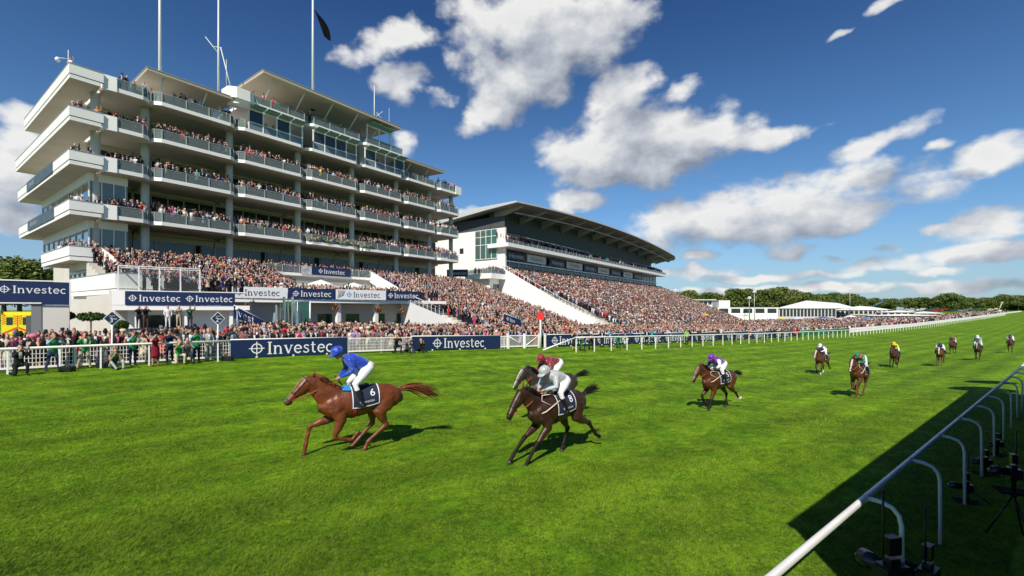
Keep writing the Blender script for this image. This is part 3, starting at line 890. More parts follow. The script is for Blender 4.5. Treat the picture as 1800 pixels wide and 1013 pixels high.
def make_jockey(spec, hs):
    P = dict(JP[spec['pose']])
    if spec.get('paint'): P['paint'] = spec['paint']
    root = empty('person', (0, 0, 0), spec['label'], 'jockey', 'jockeys on the racehorses')
    me = jockey_mesh(P, [spec['silks'], spec.get('sleeves', spec['silks']), spec.get('breeches', M_BREECH), M_BOOT, M_SKIN, M_EYE, spec.get('accent', M_LET)],
                     spec.get('voxel', .016), spec.get('ratio'))
    link_mesh('body', me, root)
    # helmet with peak
    pt = P['pitch']; K = Vector((P['head'][0], 0, P['head'][1]))
    fw = Vector((math.cos(pt), 0, math.sin(pt))); up = Vector((-math.sin(pt), 0, math.cos(pt)))
    h = lambda a, b: tuple(K + fw * a + up * b)
    mb = MB()
    rings = [(-.01, -.02, .112, .135), (-.005, .018, .124, .148), (-.008, .055, .130, .154), (-.010, .10, .124, .146), (-.012, .145, .100, .118), (-.014, .172, .062, .072), (-.015, .184, .020, .022)]
    mb.loft([(*h(a, b), ra, rb) for a, b, ra, rb in rings], 16, (0, 1, 0), 0)
    pk = []
    for i in range(9):
        a = -1.15 + 2.3 * i / 8
        pk.append(h(.142 * math.cos(a) - .01, .028)[0:1] + (.125 * math.sin(a),) + h(.142 * math.cos(a) - .01, .028)[2:])
    for i in range(9):
        a = -1.0 + 2.0 * i / 8
        q = h(.140 + .085 * math.cos(a * 1.3), -.002); pk.append((q[0], .115 * math.sin(a), q[2]))
    mb.add(pk, [(i, i + 1, 10 + i, 9 + i) for i in range(8)], 1, True)
    mb.add([(p[0], p[1], p[2] - .008) for p in pk], [(9 + i, 10 + i, i + 1, i) for i in range(8)], 1, True)
    mb.build('helmet', [spec['cap'], spec.get('peak', spec['cap'])], root, world=False)
    # reins from the hands to the bit, and a whip
    G = GAITS[hs['gait']]; hd = G['head']
    rn = MB()
    for s, arm in ((1, P['armL']), (-1, P['armR'])):
        w = Vector(arm[1]); d = (w - Vector(arm[0])).normalized(); w = w + d * .09
        bit = Vector((hd[4][0] - .06, s * .075, hd[4][1] + .005))
        m = (w + bit) / 2 + Vector((0, s * .06, -.03))
        rn.tube([tuple(w), tuple(m), tuple(bit)], .011, 5, 0)
    lw = Vector(P['armL'][1]); rw = Vector(P['armR'][1])
    rn.tube([tuple(lw + Vector((.05, 0, -.02))), (lw.x - .06, .03, lw.z - .20), (lw.x - .08, -.02, lw.z - .22), tuple(rw + Vector((.05, 0, -.02)))], .011, 5, 1)
    rn.build('reins', [hs.get('rein', M_REIN), M_LEATHER], root, world=False)
    if spec.get('whip'):
        rw = Vector(P[spec['whip']][1]); s = 1 if spec['whip'] == 'armL' else -1
        wm = MB(); wm.tube([tuple(rw + Vector((.09, 0, .06))), tuple(rw + Vector((.04, 0, 0))), (rw.x - .42, rw.y + s * .12, rw.z + .10), (rw.x - .58, rw.y + s * .15, rw.z + .16)], [.012, .011, .007, .014], 5)
        wm.build('whip', M_BLACK, root, world=False)
    return root

def coatset(nm, col, low, muz, spec=.5):
    m = mat(nm + '_coat', col, .46, spec=.45, var=.30, vscale=4, bump=.45, bscale=4.2)
    b = m.node_tree.nodes['Principled BSDF']; b.inputs['Coat Weight'].default_value = .14; b.inputs['Coat Roughness'].default_value = .34
    for q in m.node_tree.nodes:
        if q.type == 'BUMP': q.inputs['Distance'].default_value = .10
    return (m, mat(nm + '_points', low, .65, spec=.25, var=.15), mat(nm + '_muzzle', muz, .55))
C_CHEST = coatset('chestnut', (.150, .038, .010), (.12, .033, .010), (.075, .04, .032))
C_DARK = coatset('dark_bay', (.040, .0145, .008), (.012, .007, .005), (.016, .010, .008))
C_BAY = coatset('bay', (.085, .024, .008), (.016, .009, .006), (.03, .016, .011))
C_BROWN = coatset('brown', (.055, .020, .010), (.012, .008, .006), (.02, .012, .01))
C_GREY = coatset('steel_grey', (.046, .033, .028), (.018, .014, .013), (.045, .038, .036))
C_LIVER = coatset('liver_chestnut', (.098, .028, .009), (.10, .034, .014), (.09, .05, .04))
M_SOCK = mat('white_sock', (.55, .50, .46), .7)
M_HOOF = mat('hoof_horn', (.05, .042, .036), .5)
M_EYE = mat('dark_eye', (.006, .005, .005), .12)
M_CLOTHN = mat('navy_cloth', (.010, .016, .045), .8, bump=.2, bscale=30)
M_GIRTH = mat('red_girth', (.35, .02, .015), .7)
M_GIRTHB = mat('dark_girth', (.02, .02, .025), .7)
M_LEATHER = mat('brown_leather', (.035, .018, .010), .45)
M_REIN = mat('orange_rein', (.36, .085, .02), .55)
M_FLEECE = mat('white_fleece', (.62, .56, .46), .95, bump=.5, bscale=60)
M_BREECH = mat('white_breeches', (.80, .80, .80), .55, bump=.5, bscale=16)
M_BOOT = mat('black_boot', (.012, .011, .011), .28)
M_SKIN = mat('skin', (.48, .24, .15), .55)
H_RED = mat('red_hair', (.16, .045, .014), .5, var=.3, vscale=14)
H_BLACK = mat('black_hair', (.012, .009, .008), .45, var=.3, vscale=14)
H_BROWN = mat('brown_hair', (.045, .018, .010), .5, var=.3, vscale=14)
def silk(nm, col, var=.0, bump=.55):
    m = mat(nm, col, .34, spec=.6, bump=bump * 1.6, bscale=13, var=var, vscale=22, sheen=.3)
    for q in m.node_tree.nodes:
        if q.type == 'BUMP': q.inputs['Distance'].default_value = .045
    return m
M_SBLUE = silk('royal_blue_silk', (.008, .055, .47), .10)
M_SILVER = silk('silver_silk', (.42, .45, .45), .14)
M_SRED = silk('crimson_silk', (.23, .006, .018), .45)
M_SPURP = silk('purple_silk', (.15, .015, .33))
M_SWHITE = silk('white_silk', (.76, .75, .77))
M_SGREEN = silk('emerald_silk', (.004, .17, .075))
M_SREDB = silk('scarlet_silk', (.52, .025, .02))
M_SYEL = silk('yellow_silk', (.72, .52, .01))
M_SNAVY = silk('navy_silk', (.012, .02, .09))
M_SPALE = silk('pale_blue_silk', (.45, .52, .68))

def spots_purple(cen, idx):      # dark blue panels on the white sleeves
    on = (idx == 1) & (np.abs(cen[:, 1]) < .235) & (cen[:, 2] < np.where(True, 1.95, 0))
    return np.where(on, 6, idx)
def epaulets(cen, idx):
    on = (idx == 0) & (np.abs(cen[:, 1]) > .07) & (np.abs(cen[:, 1]) < .15) & (cen[:, 0] > -.02)
    return np.where(on, 6, idx)
def stars(cen, idx):
    on = (idx <= 1) & ((np.sin(cen[:, 0] * 42) * np.sin(cen[:, 1] * 42) * np.sin(cen[:, 2] * 42 + 1)) > .45)
    return np.where(on, 6, idx)
RUN = math.atan2(-UY, -UX)       # heading down the course towards the post
TAILS = [dict(len=1.12, back=.98, drop=.30, spread=.10), dict(len=.75, back=.9, drop=.12, spread=.05, lift=.16), dict(len=.7, back=.75, drop=.55, spread=.04, lift=.25)]
FIELD = [  # (px, py under the body, depth, yaw, scale) + horse + jockey
 (630, 787, 11.42, -4, 1.01, dict(gait='canter', coat=C_CHEST, blaze=.015, num='6', pad=mat('blue_pad', (.02, .22, .55), .7), tail=TAILS[0], seed=1, hair=110, hairmat=H_RED, bridle=M_LEATHER, voxel=.017,
   label='chestnut racehorse with long white blaze and flowing tail, cantering in front of the field'),
   dict(pose='risen', silks=M_SBLUE, cap=M_SBLUE, whip='armR', voxel=.014, label='jockey in royal blue silks and blue cap on the chestnut number 6')),
 (977, 792, 11.5, 3, 1.0, dict(gait='stretch', coat=C_DARK, legs=1, num='8', tail=TAILS[1], seed=2, hair=80, hairmat=H_BLACK, breast=True, voxel=.017, girth=M_GIRTHB,
   label='near-black bay racehorse in full stride with a cream breast girth'),
   dict(pose='crouch', silks=M_SILVER, cap=M_SILVER, voxel=.014, label='jockey in silver grey silks and cap on the near-black racehorse')),
 (970, 722, 15.3, -4, 1.0, dict(gait='hand_gallop', coat=C_GREY, legs=1, num='9', tail=TAILS[1], seed=3, hair=60, hairmat=H_BLACK, blaze=.03, girth=M_GIRTHB,
   label='dark steel grey racehorse with pale forehead, half hidden behind the silver rider'),
   dict(pose='flat', silks=M_SRED, cap=M_SRED, label='jockey in crimson patterned silks and cap bent low on the grey horse')),
 (1262, 709, 18.8, -9, 1.0, dict(gait='hand_gallop', coat=C_BAY, legs=1, num='5', tail=TAILS[2], seed=4, hair=60, hairmat=H_BLACK, socks=('LH',), breast=True, girth=M_GIRTHB, blaze=.012,
   label='bright bay racehorse with one white hind sock and curled black tail'),
   dict(pose='crouch', silks=M_SPURP, sleeves=M_SWHITE, accent=M_SNAVY, paint=spots_purple, cap=M_SPURP, label='jockey in purple silks with white sleeves and purple cap')),
 (1511, 698, 23.3, 1, 1.03, dict(gait='canter', coat=C_LIVER, num='3', tail=TAILS[1], seed=5, hair=30, hairmat=H_BROWN, blaze=.034, socks=(), breast=True, mirror=True, voxel=.024,
   label='liver chestnut racehorse with white blaze and pale noseband coming head on'),
   dict(pose='low', silks=M_SGREEN, accent=M_SREDB, paint=epaulets, cap=M_SGREEN, breeches=M_BREECH, voxel=.02, label='jockey in emerald silks with scarlet epaulets and green cap')),
 (1445, 652, 34, 0, 1.0, dict(gait='hand_gallop', coat=C_BAY, legs=1, num='2', tail=TAILS[1], seed=6, hair=24, hairmat=H_BLACK, blaze=.05, socks=('RH', 'LF'), voxel=.028,
   label='bay racehorse with broad white blaze and white socks, ridden by the white cap'),
   dict(pose='crouch', silks=M_SPURP, sleeves=M_SWHITE, accent=M_SWHITE, paint=stars, cap=M_SWHITE, voxel=.024, label='jockey in purple and white silks with a white cap')),
 (1573, 641, 40.5, 2, 1.0, dict(gait='canter', coat=C_BROWN, legs=1, num='4', tail=TAILS[2], seed=7, hair=20, hairmat=H_BLACK, voxel=.03,
   label='dark brown racehorse under the yellow silks'),
   dict(pose='crouch', silks=M_SYEL, cap=M_SYEL, voxel=.026, label='jockey in bright yellow silks and yellow cap')),
 (1653, 649, 42, 4, 1.0, dict(gait='stretch', coat=C_LIVER, num='7', tail=TAILS[0], seed=8, hair=20, hairmat=H_BROWN, blaze=.05, voxel=.03,
   label='chestnut racehorse with white noseband under the navy and white jockey'),
   dict(pose='low', silks=M_SNAVY, sleeves=M_SWHITE, cap=M_SNAVY, voxel=.026, label='jockey in navy silks with white sleeves and navy cap')),
 (1675, 625, 58, -2, 1.0, dict(gait='hand_gallop', coat=C_BROWN, legs=1, num='1', tail=TAILS[1], seed=9, hair=14, hairmat=H_BLACK, socks=('LH',), voxel=.035, mirror=True,
   label='brown racehorse far up the course under the scarlet silks'),
   dict(pose='flat', silks=M_SREDB, cap=M_SGREEN, voxel=.03, label='jockey in scarlet silks with a green cap far up the course')),
 (1719, 633, 47.5, 2, 1.0, dict(gait='hand_gallop', coat=C_BROWN, legs=1, num='10', tail=TAILS[1], seed=10, hair=14, hairmat=H_BLACK, voxel=.032, blaze=.03,
   label='dark bay racehorse coming head on under the pale blue silks'),
   dict(pose='risen', silks=M_SPALE, accent=M_SNAVY, paint=stars, cap=M_SWHITE, voxel=.028, label='jockey in pale blue and navy checked silks with white cap, riding upright')),
 (1776, 633, 57, 2, 1.0, dict(gait='canter', coat=C_BAY, legs=1, num='11', tail=TAILS[1], seed=11, hair=14, hairmat=H_BLACK, voxel=.035, mirror=True,
   label='last bay racehorse of the field beside the running rail'),
   dict(pose='crouch', silks=M_SWHITE, accent=M_SNAVY, paint=epaulets, cap=M_SNAVY, voxel=.03, label='jockey in white silks with navy shoulders and dark cap on the last horse')),
]
def place_on_turf(px, py, Y):
    """the point of the turf under column px at depth Y (height from the terrain)"""
    x = (px - CX) / FPX * Y
    return Vector((x, Y, gxy(x, Y)))
def build_field():
    for px, py, Y, yaw, sc, hs, js in FIELD:
        p = place_on_turf(px, py, Y)
        h, j = make_horse(hs), make_jockey(js, hs)
        for o in (h, j):
            o.location = p; o.rotation_euler = (0, 0, RUN + R(yaw)); o.scale = (sc, sc, sc)
build_field()
# ------------------------------------------------------------------ the two grandstands
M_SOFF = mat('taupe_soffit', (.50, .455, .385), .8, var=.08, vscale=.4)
M_RAILG = mat('dull_steel_rail', (.40, .42, .42), .4)
M_ENDG = glass_mat('sky_reflection_end_glass', (.35, .42, .40), .45, (.30, .35, .32), .55)  # pale greenish body colour stands in for reflected sky
FV = Vector((.581, .814, 0)).normalized(); FN = Vector((.814, -.581, 0)).normalized()
def frame(ox, oy):
    def f(s, w, z): return (ox + FV.x * s + FN.x * w, oy + FV.y * s + FN.y * w, CZ + z)
    return f
SW = frame(-42.3, 48.0)       # near stand: s along the front, w towards the course, z above the camera
SW2 = frame(-2.0, 112.0)      # far stand
def s_at(px, w, fr=SW):       # where a picture column crosses the line w
    k = (px - CX) / FPX
    ax, ay, _ = fr(0, w, 0)
    return (k * ay - ax) / (FV.x - k * FV.y)
GROUND = -3.0
def wall(mb, pts, z0, z1, th, m=0):           # upright sheet along a polyline in (s, w); z may be a pair per point
    n = len(pts); off = []
    for i in range(n):
        a, b = pts[max(i - 1, 0)], pts[min(i + 1, n - 1)]
        d = math.hypot(b[0] - a[0], b[1] - a[1]) or 1
        off.append((-(b[1] - a[1]) / d * th, (b[0] - a[0]) / d * th))
    za = z0 if isinstance(z0, list) else [z0] * n; zb = z1 if isinstance(z1, list) else [z1] * n
    v = []
    for i, p in enumerate(pts):
        q = (p[0] + off[i][0], p[1] + off[i][1])
        v += [(p[0], p[1], za[i]), (p[0], p[1], zb[i]), (q[0], q[1], zb[i]), (q[0], q[1], za[i])]
    f = []
    for i in range(n - 1):
        a, b = i * 4, i * 4 + 4
        for k in range(4): f.append((a + k, a + (k + 1) % 4, b + (k + 1) % 4, b + k))
    f += [(3, 2, 1, 0), tuple((n - 1) * 4 + k for k in range(4))]
    mb.add(v, f, m)
def along(pts, step):                          # points every step metres on a polyline
    out = []
    for i in range(len(pts) - 1):
        a, b = pts[i], pts[i + 1]; d = math.hypot(b[0] - a[0], b[1] - a[1]); n = max(1, round(d / step))
        for k in range(n): out.append((a[0] + (b[0] - a[0]) * k / n, a[1] + (b[1] - a[1]) * k / n))
    return out + [pts[-1]]
def balustrade(parent, xf, path, z, h=1.02, post=2.3):
    g = MB(xf); wall(g, path, z + .07, z + h - .06, .025)
    go = g.build('glass_panel', M_GLASS, parent)
    r = MB(xf)
    for p in along(path, post): r.box(p[0] - .042, p[0] + .042, p[1] + .03, p[1] + .10, z, z + h)
    wall(r, [(p[0], p[1] - .03) for p in path], z + h, z + h + .05, .08)
    r.build('handrail', M_RAILG, parent)
    return go

def near_stand():
    st = empty('grandstand', SW(10, 0, GROUND), 'tall white grandstand of six stacked balconies with glass balustrades and packed spectators', 'grandstand')
    bays = [(-.5, 3.7), (3.7, 12.6), (12.6, 21.85), (21.85, 31.0), (31.0, 40.2), (40.2, 48.4), (48.4, 54.9)]
    levels = [23.2, 19.0, 14.6, 9.6]
    th = .42
    # core block and roof deck
    c = MB(SW)
    c.box(2.2, 54.4, -40, -8.2, GROUND - .5, 24.2)
    c.box(2.0, 54.6, -40.2, -6.9, 24.2, 24.45)
    c.build('core_block', M_CONC, st)
    for li, z in enumerate(levels):
        nz = z + 4.3 if li == 0 else levels[li - 1]
        for bi, (a, b) in enumerate(bays):
            mb = MB(SW)
            mb.prism([(a, -7.2), (b, -7.2), (b, -1.1), (b - .45, -.30), (b - .95, 0), (a + .75, 0), (a + .12, -.5), (a, -1.0)], z, z + th)
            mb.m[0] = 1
            mb.box(a + .3, b - .3, -6.6, -6.3, z - .35, z - .002, 1)
            bal = mb.build('balcony', [M_WHITE, M_SOFF], st)
            ztop = z + th
            if bi == 0:
                pn = MB(SW); wall(pn, [(a - .05, -1.3), (a + .05, -.15), (a + 1.0, -.06)], z - .06, ztop + 1.05, .14)
                pn.build('end_panel', M_WHITE, bal)
                path = [(a + 1.05, -.10), (b - .98, -.10), (b - .5, -.36), (b - .1, -1.1)]
            else:
                path = [(a + .10, -1.0), (a + .2, -.55), (a + .78, -.10), (b - .98, -.10), (b - .5, -.36), (b - .1, -1.1)]
            if bi == 6: path[-1] = (b - .1, -3.5)
            if li == 0 and bi in (2, 3, 4): balustrade(bal, SW, path[:3] if bi == 2 else path[-3:], ztop); continue
            balustrade(bal, SW, path, ztop)
            # glazed back wall of the bay
            if li > 0 or bi > 0:
                w = MB(SW); w.box(a + .08, b - .08, -7.4, -7.3, ztop + .02, nz - .4)
                wo = w.build('window_band', M_WIN, bal)
                mu = MB(SW)
                n = max(2, round((b - a) / 1.8))
                for k in range(n + 1):
                    x = a + .08 + (b - a - .16) * k / n
                    mu.box(x - .05, x + .05, -7.29, -7.18, ztop + .02, nz - .4)
                mu.box(a + .08, b - .08, -7.288, -7.19, ztop + 2.35, ztop + 2.5)
                mu.box(a + .08, b - .08, -7.5, -7.19, nz - .4, nz - .01)
                mu.build('window_frame', M_GREYST if li < 2 else M_CONC, wo)
    # round columns between the bays
    for k, s in enumerate([-.75] + [b[0] - .15 for b in bays[1:]] + [54.4]):
        mb = MB(SW)
        top = 23.2 if k not in (2, 3, 4) else 23.2
        zs = [top] + levels[1:] + [5.0]
        for i in range(4):
            z0 = zs[i + 1] + (th if i < 3 else 0)
            mb.loft([(s, -2.3, z0, .42), (s, -2.3, zs[i] - .003, .42)], 16)
        mb.loft([(s, -2.3, GROUND - .5, .45), (s, -2.3, 4.98, .45)], 16)
        mb.build('column', M_CONC, st)
    # ---- side balconies wrapping the end
    for z, D, ban in ((23.2, 23.2, 0), (19.0, 29.5, 0), (14.6, 27.8, 7.0), (9.6, 27, 6.4), (5.0, 13, 0)):
        mb = MB(SW)
        mb.prism([(-3.2, .12), (-.8, .12), (-.8, -7.0), (2.1, -7.0), (2.1, -D), (-3.2, -D)], z - .02, z + .36)
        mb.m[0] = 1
        bal = mb.build('side_balcony', [M_WHITE, M_SOFF], st)
        pp = MB(SW); wall(pp, [(-.62, .16), (-3.24, .16), (-3.24, -D)], z + .44, z + 1.42, .16)
        wall(pp, [(-.62, .10), (-3.18, .10), (-3.18, -D)], z + .36, z + .44, .12, 1)
        pp.build('parapet', [M_WHITE, M_DARK], bal)
        cp = MB(SW); wall(cp, [(-.62, .20), (-3.28, .20), (-3.28, -D)], z + 1.42, z + 1.47, .24)
        cp.build('coping', M_GREYST, bal)
        if ban:
            bn = MB(SW); wall(bn, [(-3.30, -ban), (-3.30, -ban - 14.2)], z + .30, z + 1.50, .03)
            bo = bn.build('banner', mat('slate_banner', (.075, .11, .14), .6, var=.2, vscale=1), bal)
            o = Vector(SW(-3.33, -ban - 12.5, z + .62)); 
            lettering(bo, o, FN, (0, 0, 1), .62, [mat('dull_lettering', (.42, .46, .48), .6)], mark=(z < 10))
        if z < 23:
            # glazed end wall set back behind the side balcony
            n = max(3, int(D / 3.2))
            low = z < 15
            sg = -1.3 if low else 2.1
            wf = -2.0 if low else -7.4
            zb = {19.0: 15.0, 14.6: 10.0, 9.6: 5.4, 5.0: 1.7}[z]
            g = MB(SW); g.box(sg + .02, sg + .1, -D + (3 if low else .5), wf, zb, z - .03)
            if low: g.box(sg + .1, 1.9, wf - .08, wf, zb, z - .03)
            gw = g.build('end_glazing', M_ENDG if low else M_CONC, st)
            fr = MB(SW)
            for k in range(n + 1):
                w = -D + 3 + (D - 3 + wf) * k / n
                fr.box(sg - .08, sg + .01, w - .06, w + .06, zb, z - .03)
            fr.box(sg - .1, sg + .012, -D + 3, wf + .02, z - 1.0, z - .03)
            if low:
                fr.box(sg - .1, 1.9, wf + .001, wf + .08, z - .9, z - .03)
                for k in range(4): fr.box(sg - .05 + k * 1.0, sg + .04 + k * 1.0, wf + .001, wf + .07, zb, z - .9)
            fr.build('window_frame', M_WHITE, gw)
    # ---- rooftop: canopies, boxes, pod
    def canopy(s0, s1, w0, w1, z, t=.32):
        mb = MB(SW); mb.prism([(s0, w0), (s1, w0), (s1 + .9, w1), (s0 - .2, w1)], z, z + t)
        mb.prism([(s0 - .06, w0 - .0), (s1 + .96, w1 + .05), (s0 - .26, w1 + .05)], z + t, z + t + .05)
        r = mb.build('roof_canopy', mat('beige_soffit', (.46, .41, .33), .75), st)
        p = MB(SW); n = max(2, round((s1 - s0) / 4.5))
        for k in range(n):
            s = s0 + (s1 - s0) * (k + .35) / n
            for (wa, za, wb, zb) in ((-3.2, z - 2.9, w1 - .7, z), (-3.4, z - 2.9, w0 * .5 - 1.2, z)):
                p = MB(SW); p.tube([(s, wa, za), (s, wb, zb)], .09, 6); p.build('roof_strut', M_STEEL, r)
    canopy(3.2, 11.9, -6.5, .4, 26.5)
    canopy(15.3, 37.4, -8.5, 1.2, 31.1, .38)
    canopy(40.3, 48.9, -6.5, .4, 26.5)
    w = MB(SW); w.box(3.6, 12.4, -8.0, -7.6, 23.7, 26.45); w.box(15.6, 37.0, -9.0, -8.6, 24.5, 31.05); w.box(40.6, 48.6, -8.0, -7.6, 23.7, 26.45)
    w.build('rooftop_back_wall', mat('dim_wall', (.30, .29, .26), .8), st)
    pd = MB(SW)
    pd.prism([(11.2, -1.5), (11.2, .2), (12.0, .9), (13.6, .9), (14.4, .2), (14.4, -1.5)], 26.75, 28.1)
    pd.prism([(11.7, -1.2), (11.7, .2), (12.3, .6), (13.3, .6), (13.9, .2), (13.9, -1.2)], 26.2, 26.75)
    pd.build('white_pod', M_WHITE, st)
    # enclosed boxes: level 1 bays 2-4, and one above
    def boxfront(s0, s1, z0, z1, w, n):
        mb = MB(SW)
        for k in range(n + 1):
            x = s0 + (s1 - s0) * k / n
            mb.box(x - .07, x + .07, w - .16, w, z0, z1)
        mb.box(s0 - .1, s1 + .1, w - .18, w + .04, z1, z1 + .25); mb.box(s0, s1, w - .1, w - .03, z0 + .95, z0 + 1.05)
        fr = mb.build('box_frame', M_WHITE, st)
        gg = random.Random(int(s0 * 10))
        for k in range(n):
            x0 = s0 + (s1 - s0) * k / n + .09; x1 = s0 + (s1 - s0) * (k + 1) / n - .09
            g = MB(SW); g.box(x0, x1, w - .09, w - .07, z0 + 1.06, z1 - .02)
            if gg.random() < .55: g.build('window_pane', M_WIN, fr)
            g = MB(SW); g.box(x0, x1, w - .07, w - .05, z0 + .06, z0 + .94); g.build('glass_panel', mat('blue_grey_panel', (.16, .21, .25), .25), fr)
        a = MB(SW)
        for k in range(n):
            x0 = s0 + (s1 - s0) * k / n; x1 = s0 + (s1 - s0) * (k + 1) / n
            a.slab([SWl(x0 + .08, w + .02, z1 + .18), SWl(x1 - .08, w + .02, z1 + .18), SWl(x1 - .08, w + 1.25, z1 + .42), SWl(x0 + .08, w + 1.25, z1 + .42)], .04)
        a.build('glass_awning', mat('green_awning', (.16, .30, .25), .3), fr)
    SWl = lambda s, w, z: (s, w, z)
    boxfront(13.9, 21.2, 23.64, 26.2, -.1, 4); boxfront(22.9, 30.2, 23.64, 26.2, -.1, 4); boxfront(31.9, 40.0, 23.64, 26.2, -.1, 4)
    boxfront(32.4, 37.2, 27.34, 30.2, -.25, 2)
    for a, b in ((13.6, 22.2), (22.2, 31.4), (31.4, 40.3)):
        mb = MB(SW); mb.prism([(a, -8.6), (b, -8.6), (b, -.9), (b - .7, 0), (a + .7, 0), (a + .1, -.7)], 26.92, 27.3)
        bal = mb.build('balcony', M_WHITE, st)
        balustrade(bal, SW, [(a + .15, -.9), (a + .75, -.1), (b - .75, -.1), (b - .1, -1.0)], 27.3)
    ep = MB(SW); wall(ep, [(53.3, -.04), (54.9, -.06), (55.0, -3.5)], 23.3, 24.9, .14); ep.build('end_panel', M_WHITE, st)
    # ---- terraces below
    t = MB(SW)
    for k in range(9):
        t.box(-1.9, 15.4, k * 1.04 - .1, (k + 1) * 1.04 - .1, GROUND - .5, 4.75 - k * .38)
    t.build('terrace_steps', M_CONC, st)
    t = MB(SW)
    for k in range(27):
        t.box(33.2, 58.0, k - .1, k + .9, GROUND - .6, 4.6 - k * .335)
    t.box(-1.9, 58, -7.2, -.1, 4.2, 4.98)
    t.build('terrace_steps', M_CONC, st)
    mb = MB(SW); wall(mb, [(32.9, -.1), (32.9, 6.5), (32.9, 14.0)], [4.6, 2.0, .6], [6.4, 3.6, 2.0], .28)
    mb.build('stair_wall', M_WHITE, st)
    # lower parapet along the terrace end, sloped stair wall
    mb = MB(SW); wall(mb, [(1.6, 9.9), (-1.95, 9.6), (-2.1, -6.0)], 1.95, 3.35, .16); wall(mb, [(1.6, 9.8), (-1.88, 9.5), (-2.04, -6.0)], 1.45, 1.90, .3)
    mb.prism([(-1.75, 9.3), (1.5, 9.5), (1.5, -.2), (-1.75, -7)], 1.2, 1.6)
    b6 = mb.build('lower_parapet', M_WHITE, st)
    cp = MB(SW); wall(cp, [(1.6, 9.94), (-1.99, 9.64), (-2.14, -6.0)], 3.35, 3.40, .24); cp.build('coping', M_GREYST, b6)
    mb = MB(SW); wall(mb, [(-.75, .2), (-.6, 3.6), (-.55, 6.6)], [5.0, 3.4, 2.2], [6.45, 5.3, 3.5], .2); mb.build('stair_wall', M_WHITE, st)
    mb = MB(SW); mb.box(.8, 2, -9, 8.5, GROUND - .5, 1.15); mb.build('lower_wall', mat('beige_panel', (.40, .37, .31), .8), st)
    # ground-floor podium behind the banner line
    mb = MB(SW)
    mb.prism([(5.8, 8.9), (7.2, 9.95), (28.7, 15.7), (33.0, 16.9), (33.0, -.2), (15.5, -.2), (15.5, 8.9)], .85, 1.25)
    mb.build('podium_slab', M_WHITE, st)
    for a, b in bays:     # glazed storey behind the terraces
        w = MB(SW); w.box(a + .1, b - .1, -7.45, -7.35, 5.0, 9.2); wo = w.build('window_band', M_WIN, st)
        mu = MB(SW); n = max(2, round((b - a) / 2.2))
        for k in range(n + 1):
            x = a + .1 + (b - a - .2) * k / n; mu.box(x - .05, x + .05, -7.34, -7.25, 5.0, 9.2)
        mu.box(a + .1, b - .1, -7.5, -7.24, 8.6, 9.58); mu.build('window_frame', M_CONC, wo)
    q = MB(SW); q.box(.74, .79, -5, 8.3, -1.2, .1); q.build('window_band', M_WIN, st)
    q = MB(SW); q.box(.70, .79, -5, 8.3, .3, 1.1); q.build('wall_panel', mat('beige_panel', (.40, .37, .31), .8), st)
    mb = MB(SW); wall(mb, [(6.4, 6.6), (32.9, 13.7)], GROUND - .5, .84, -.3); mb.build('ground_floor_wall', mat('cream_wall', (.62, .57, .47), .8), st)
    for s in np.arange(7.4, 31, 3.4):
        w0 = 6.6 + (s - 6.4) * .2679; mb = MB(SW); wall(mb, [(s + 1.7, w0 + 1.7 * .2679 + .05), (s, w0 + .05)], GROUND + .1, GROUND + 2.5, .04); mb.build('doorway', M_WIN, st)
    for s, w in ((9.5, 9.4), (14.2, 10.7), (18.9, 12.0), (23.6, 13.2), (28.2, 14.4)):
        mb = MB(SW); mb.box(s - .25, s + .25, w - .25, w + .25, GROUND - .5, .845); mb.build('pillar', M_WHITE, st)
    mb = MB(SW); mb.prism([(15.4, -.1), (33, -.1), (33, .35), (15.4, .35)], 4.86, 5.25)
    bal = mb.build('balcony', M_WHITE, st); balustrade(bal, SW, [(15.6, .3), (32.8, .3)], 5.25)
    mb = MB(SW); mb.box(15.5, 33, -.4, -.1, 1.25, 4.85); mb.build('podium_back_wall', M_CONC, st)
    return st
stand_near = near_stand()

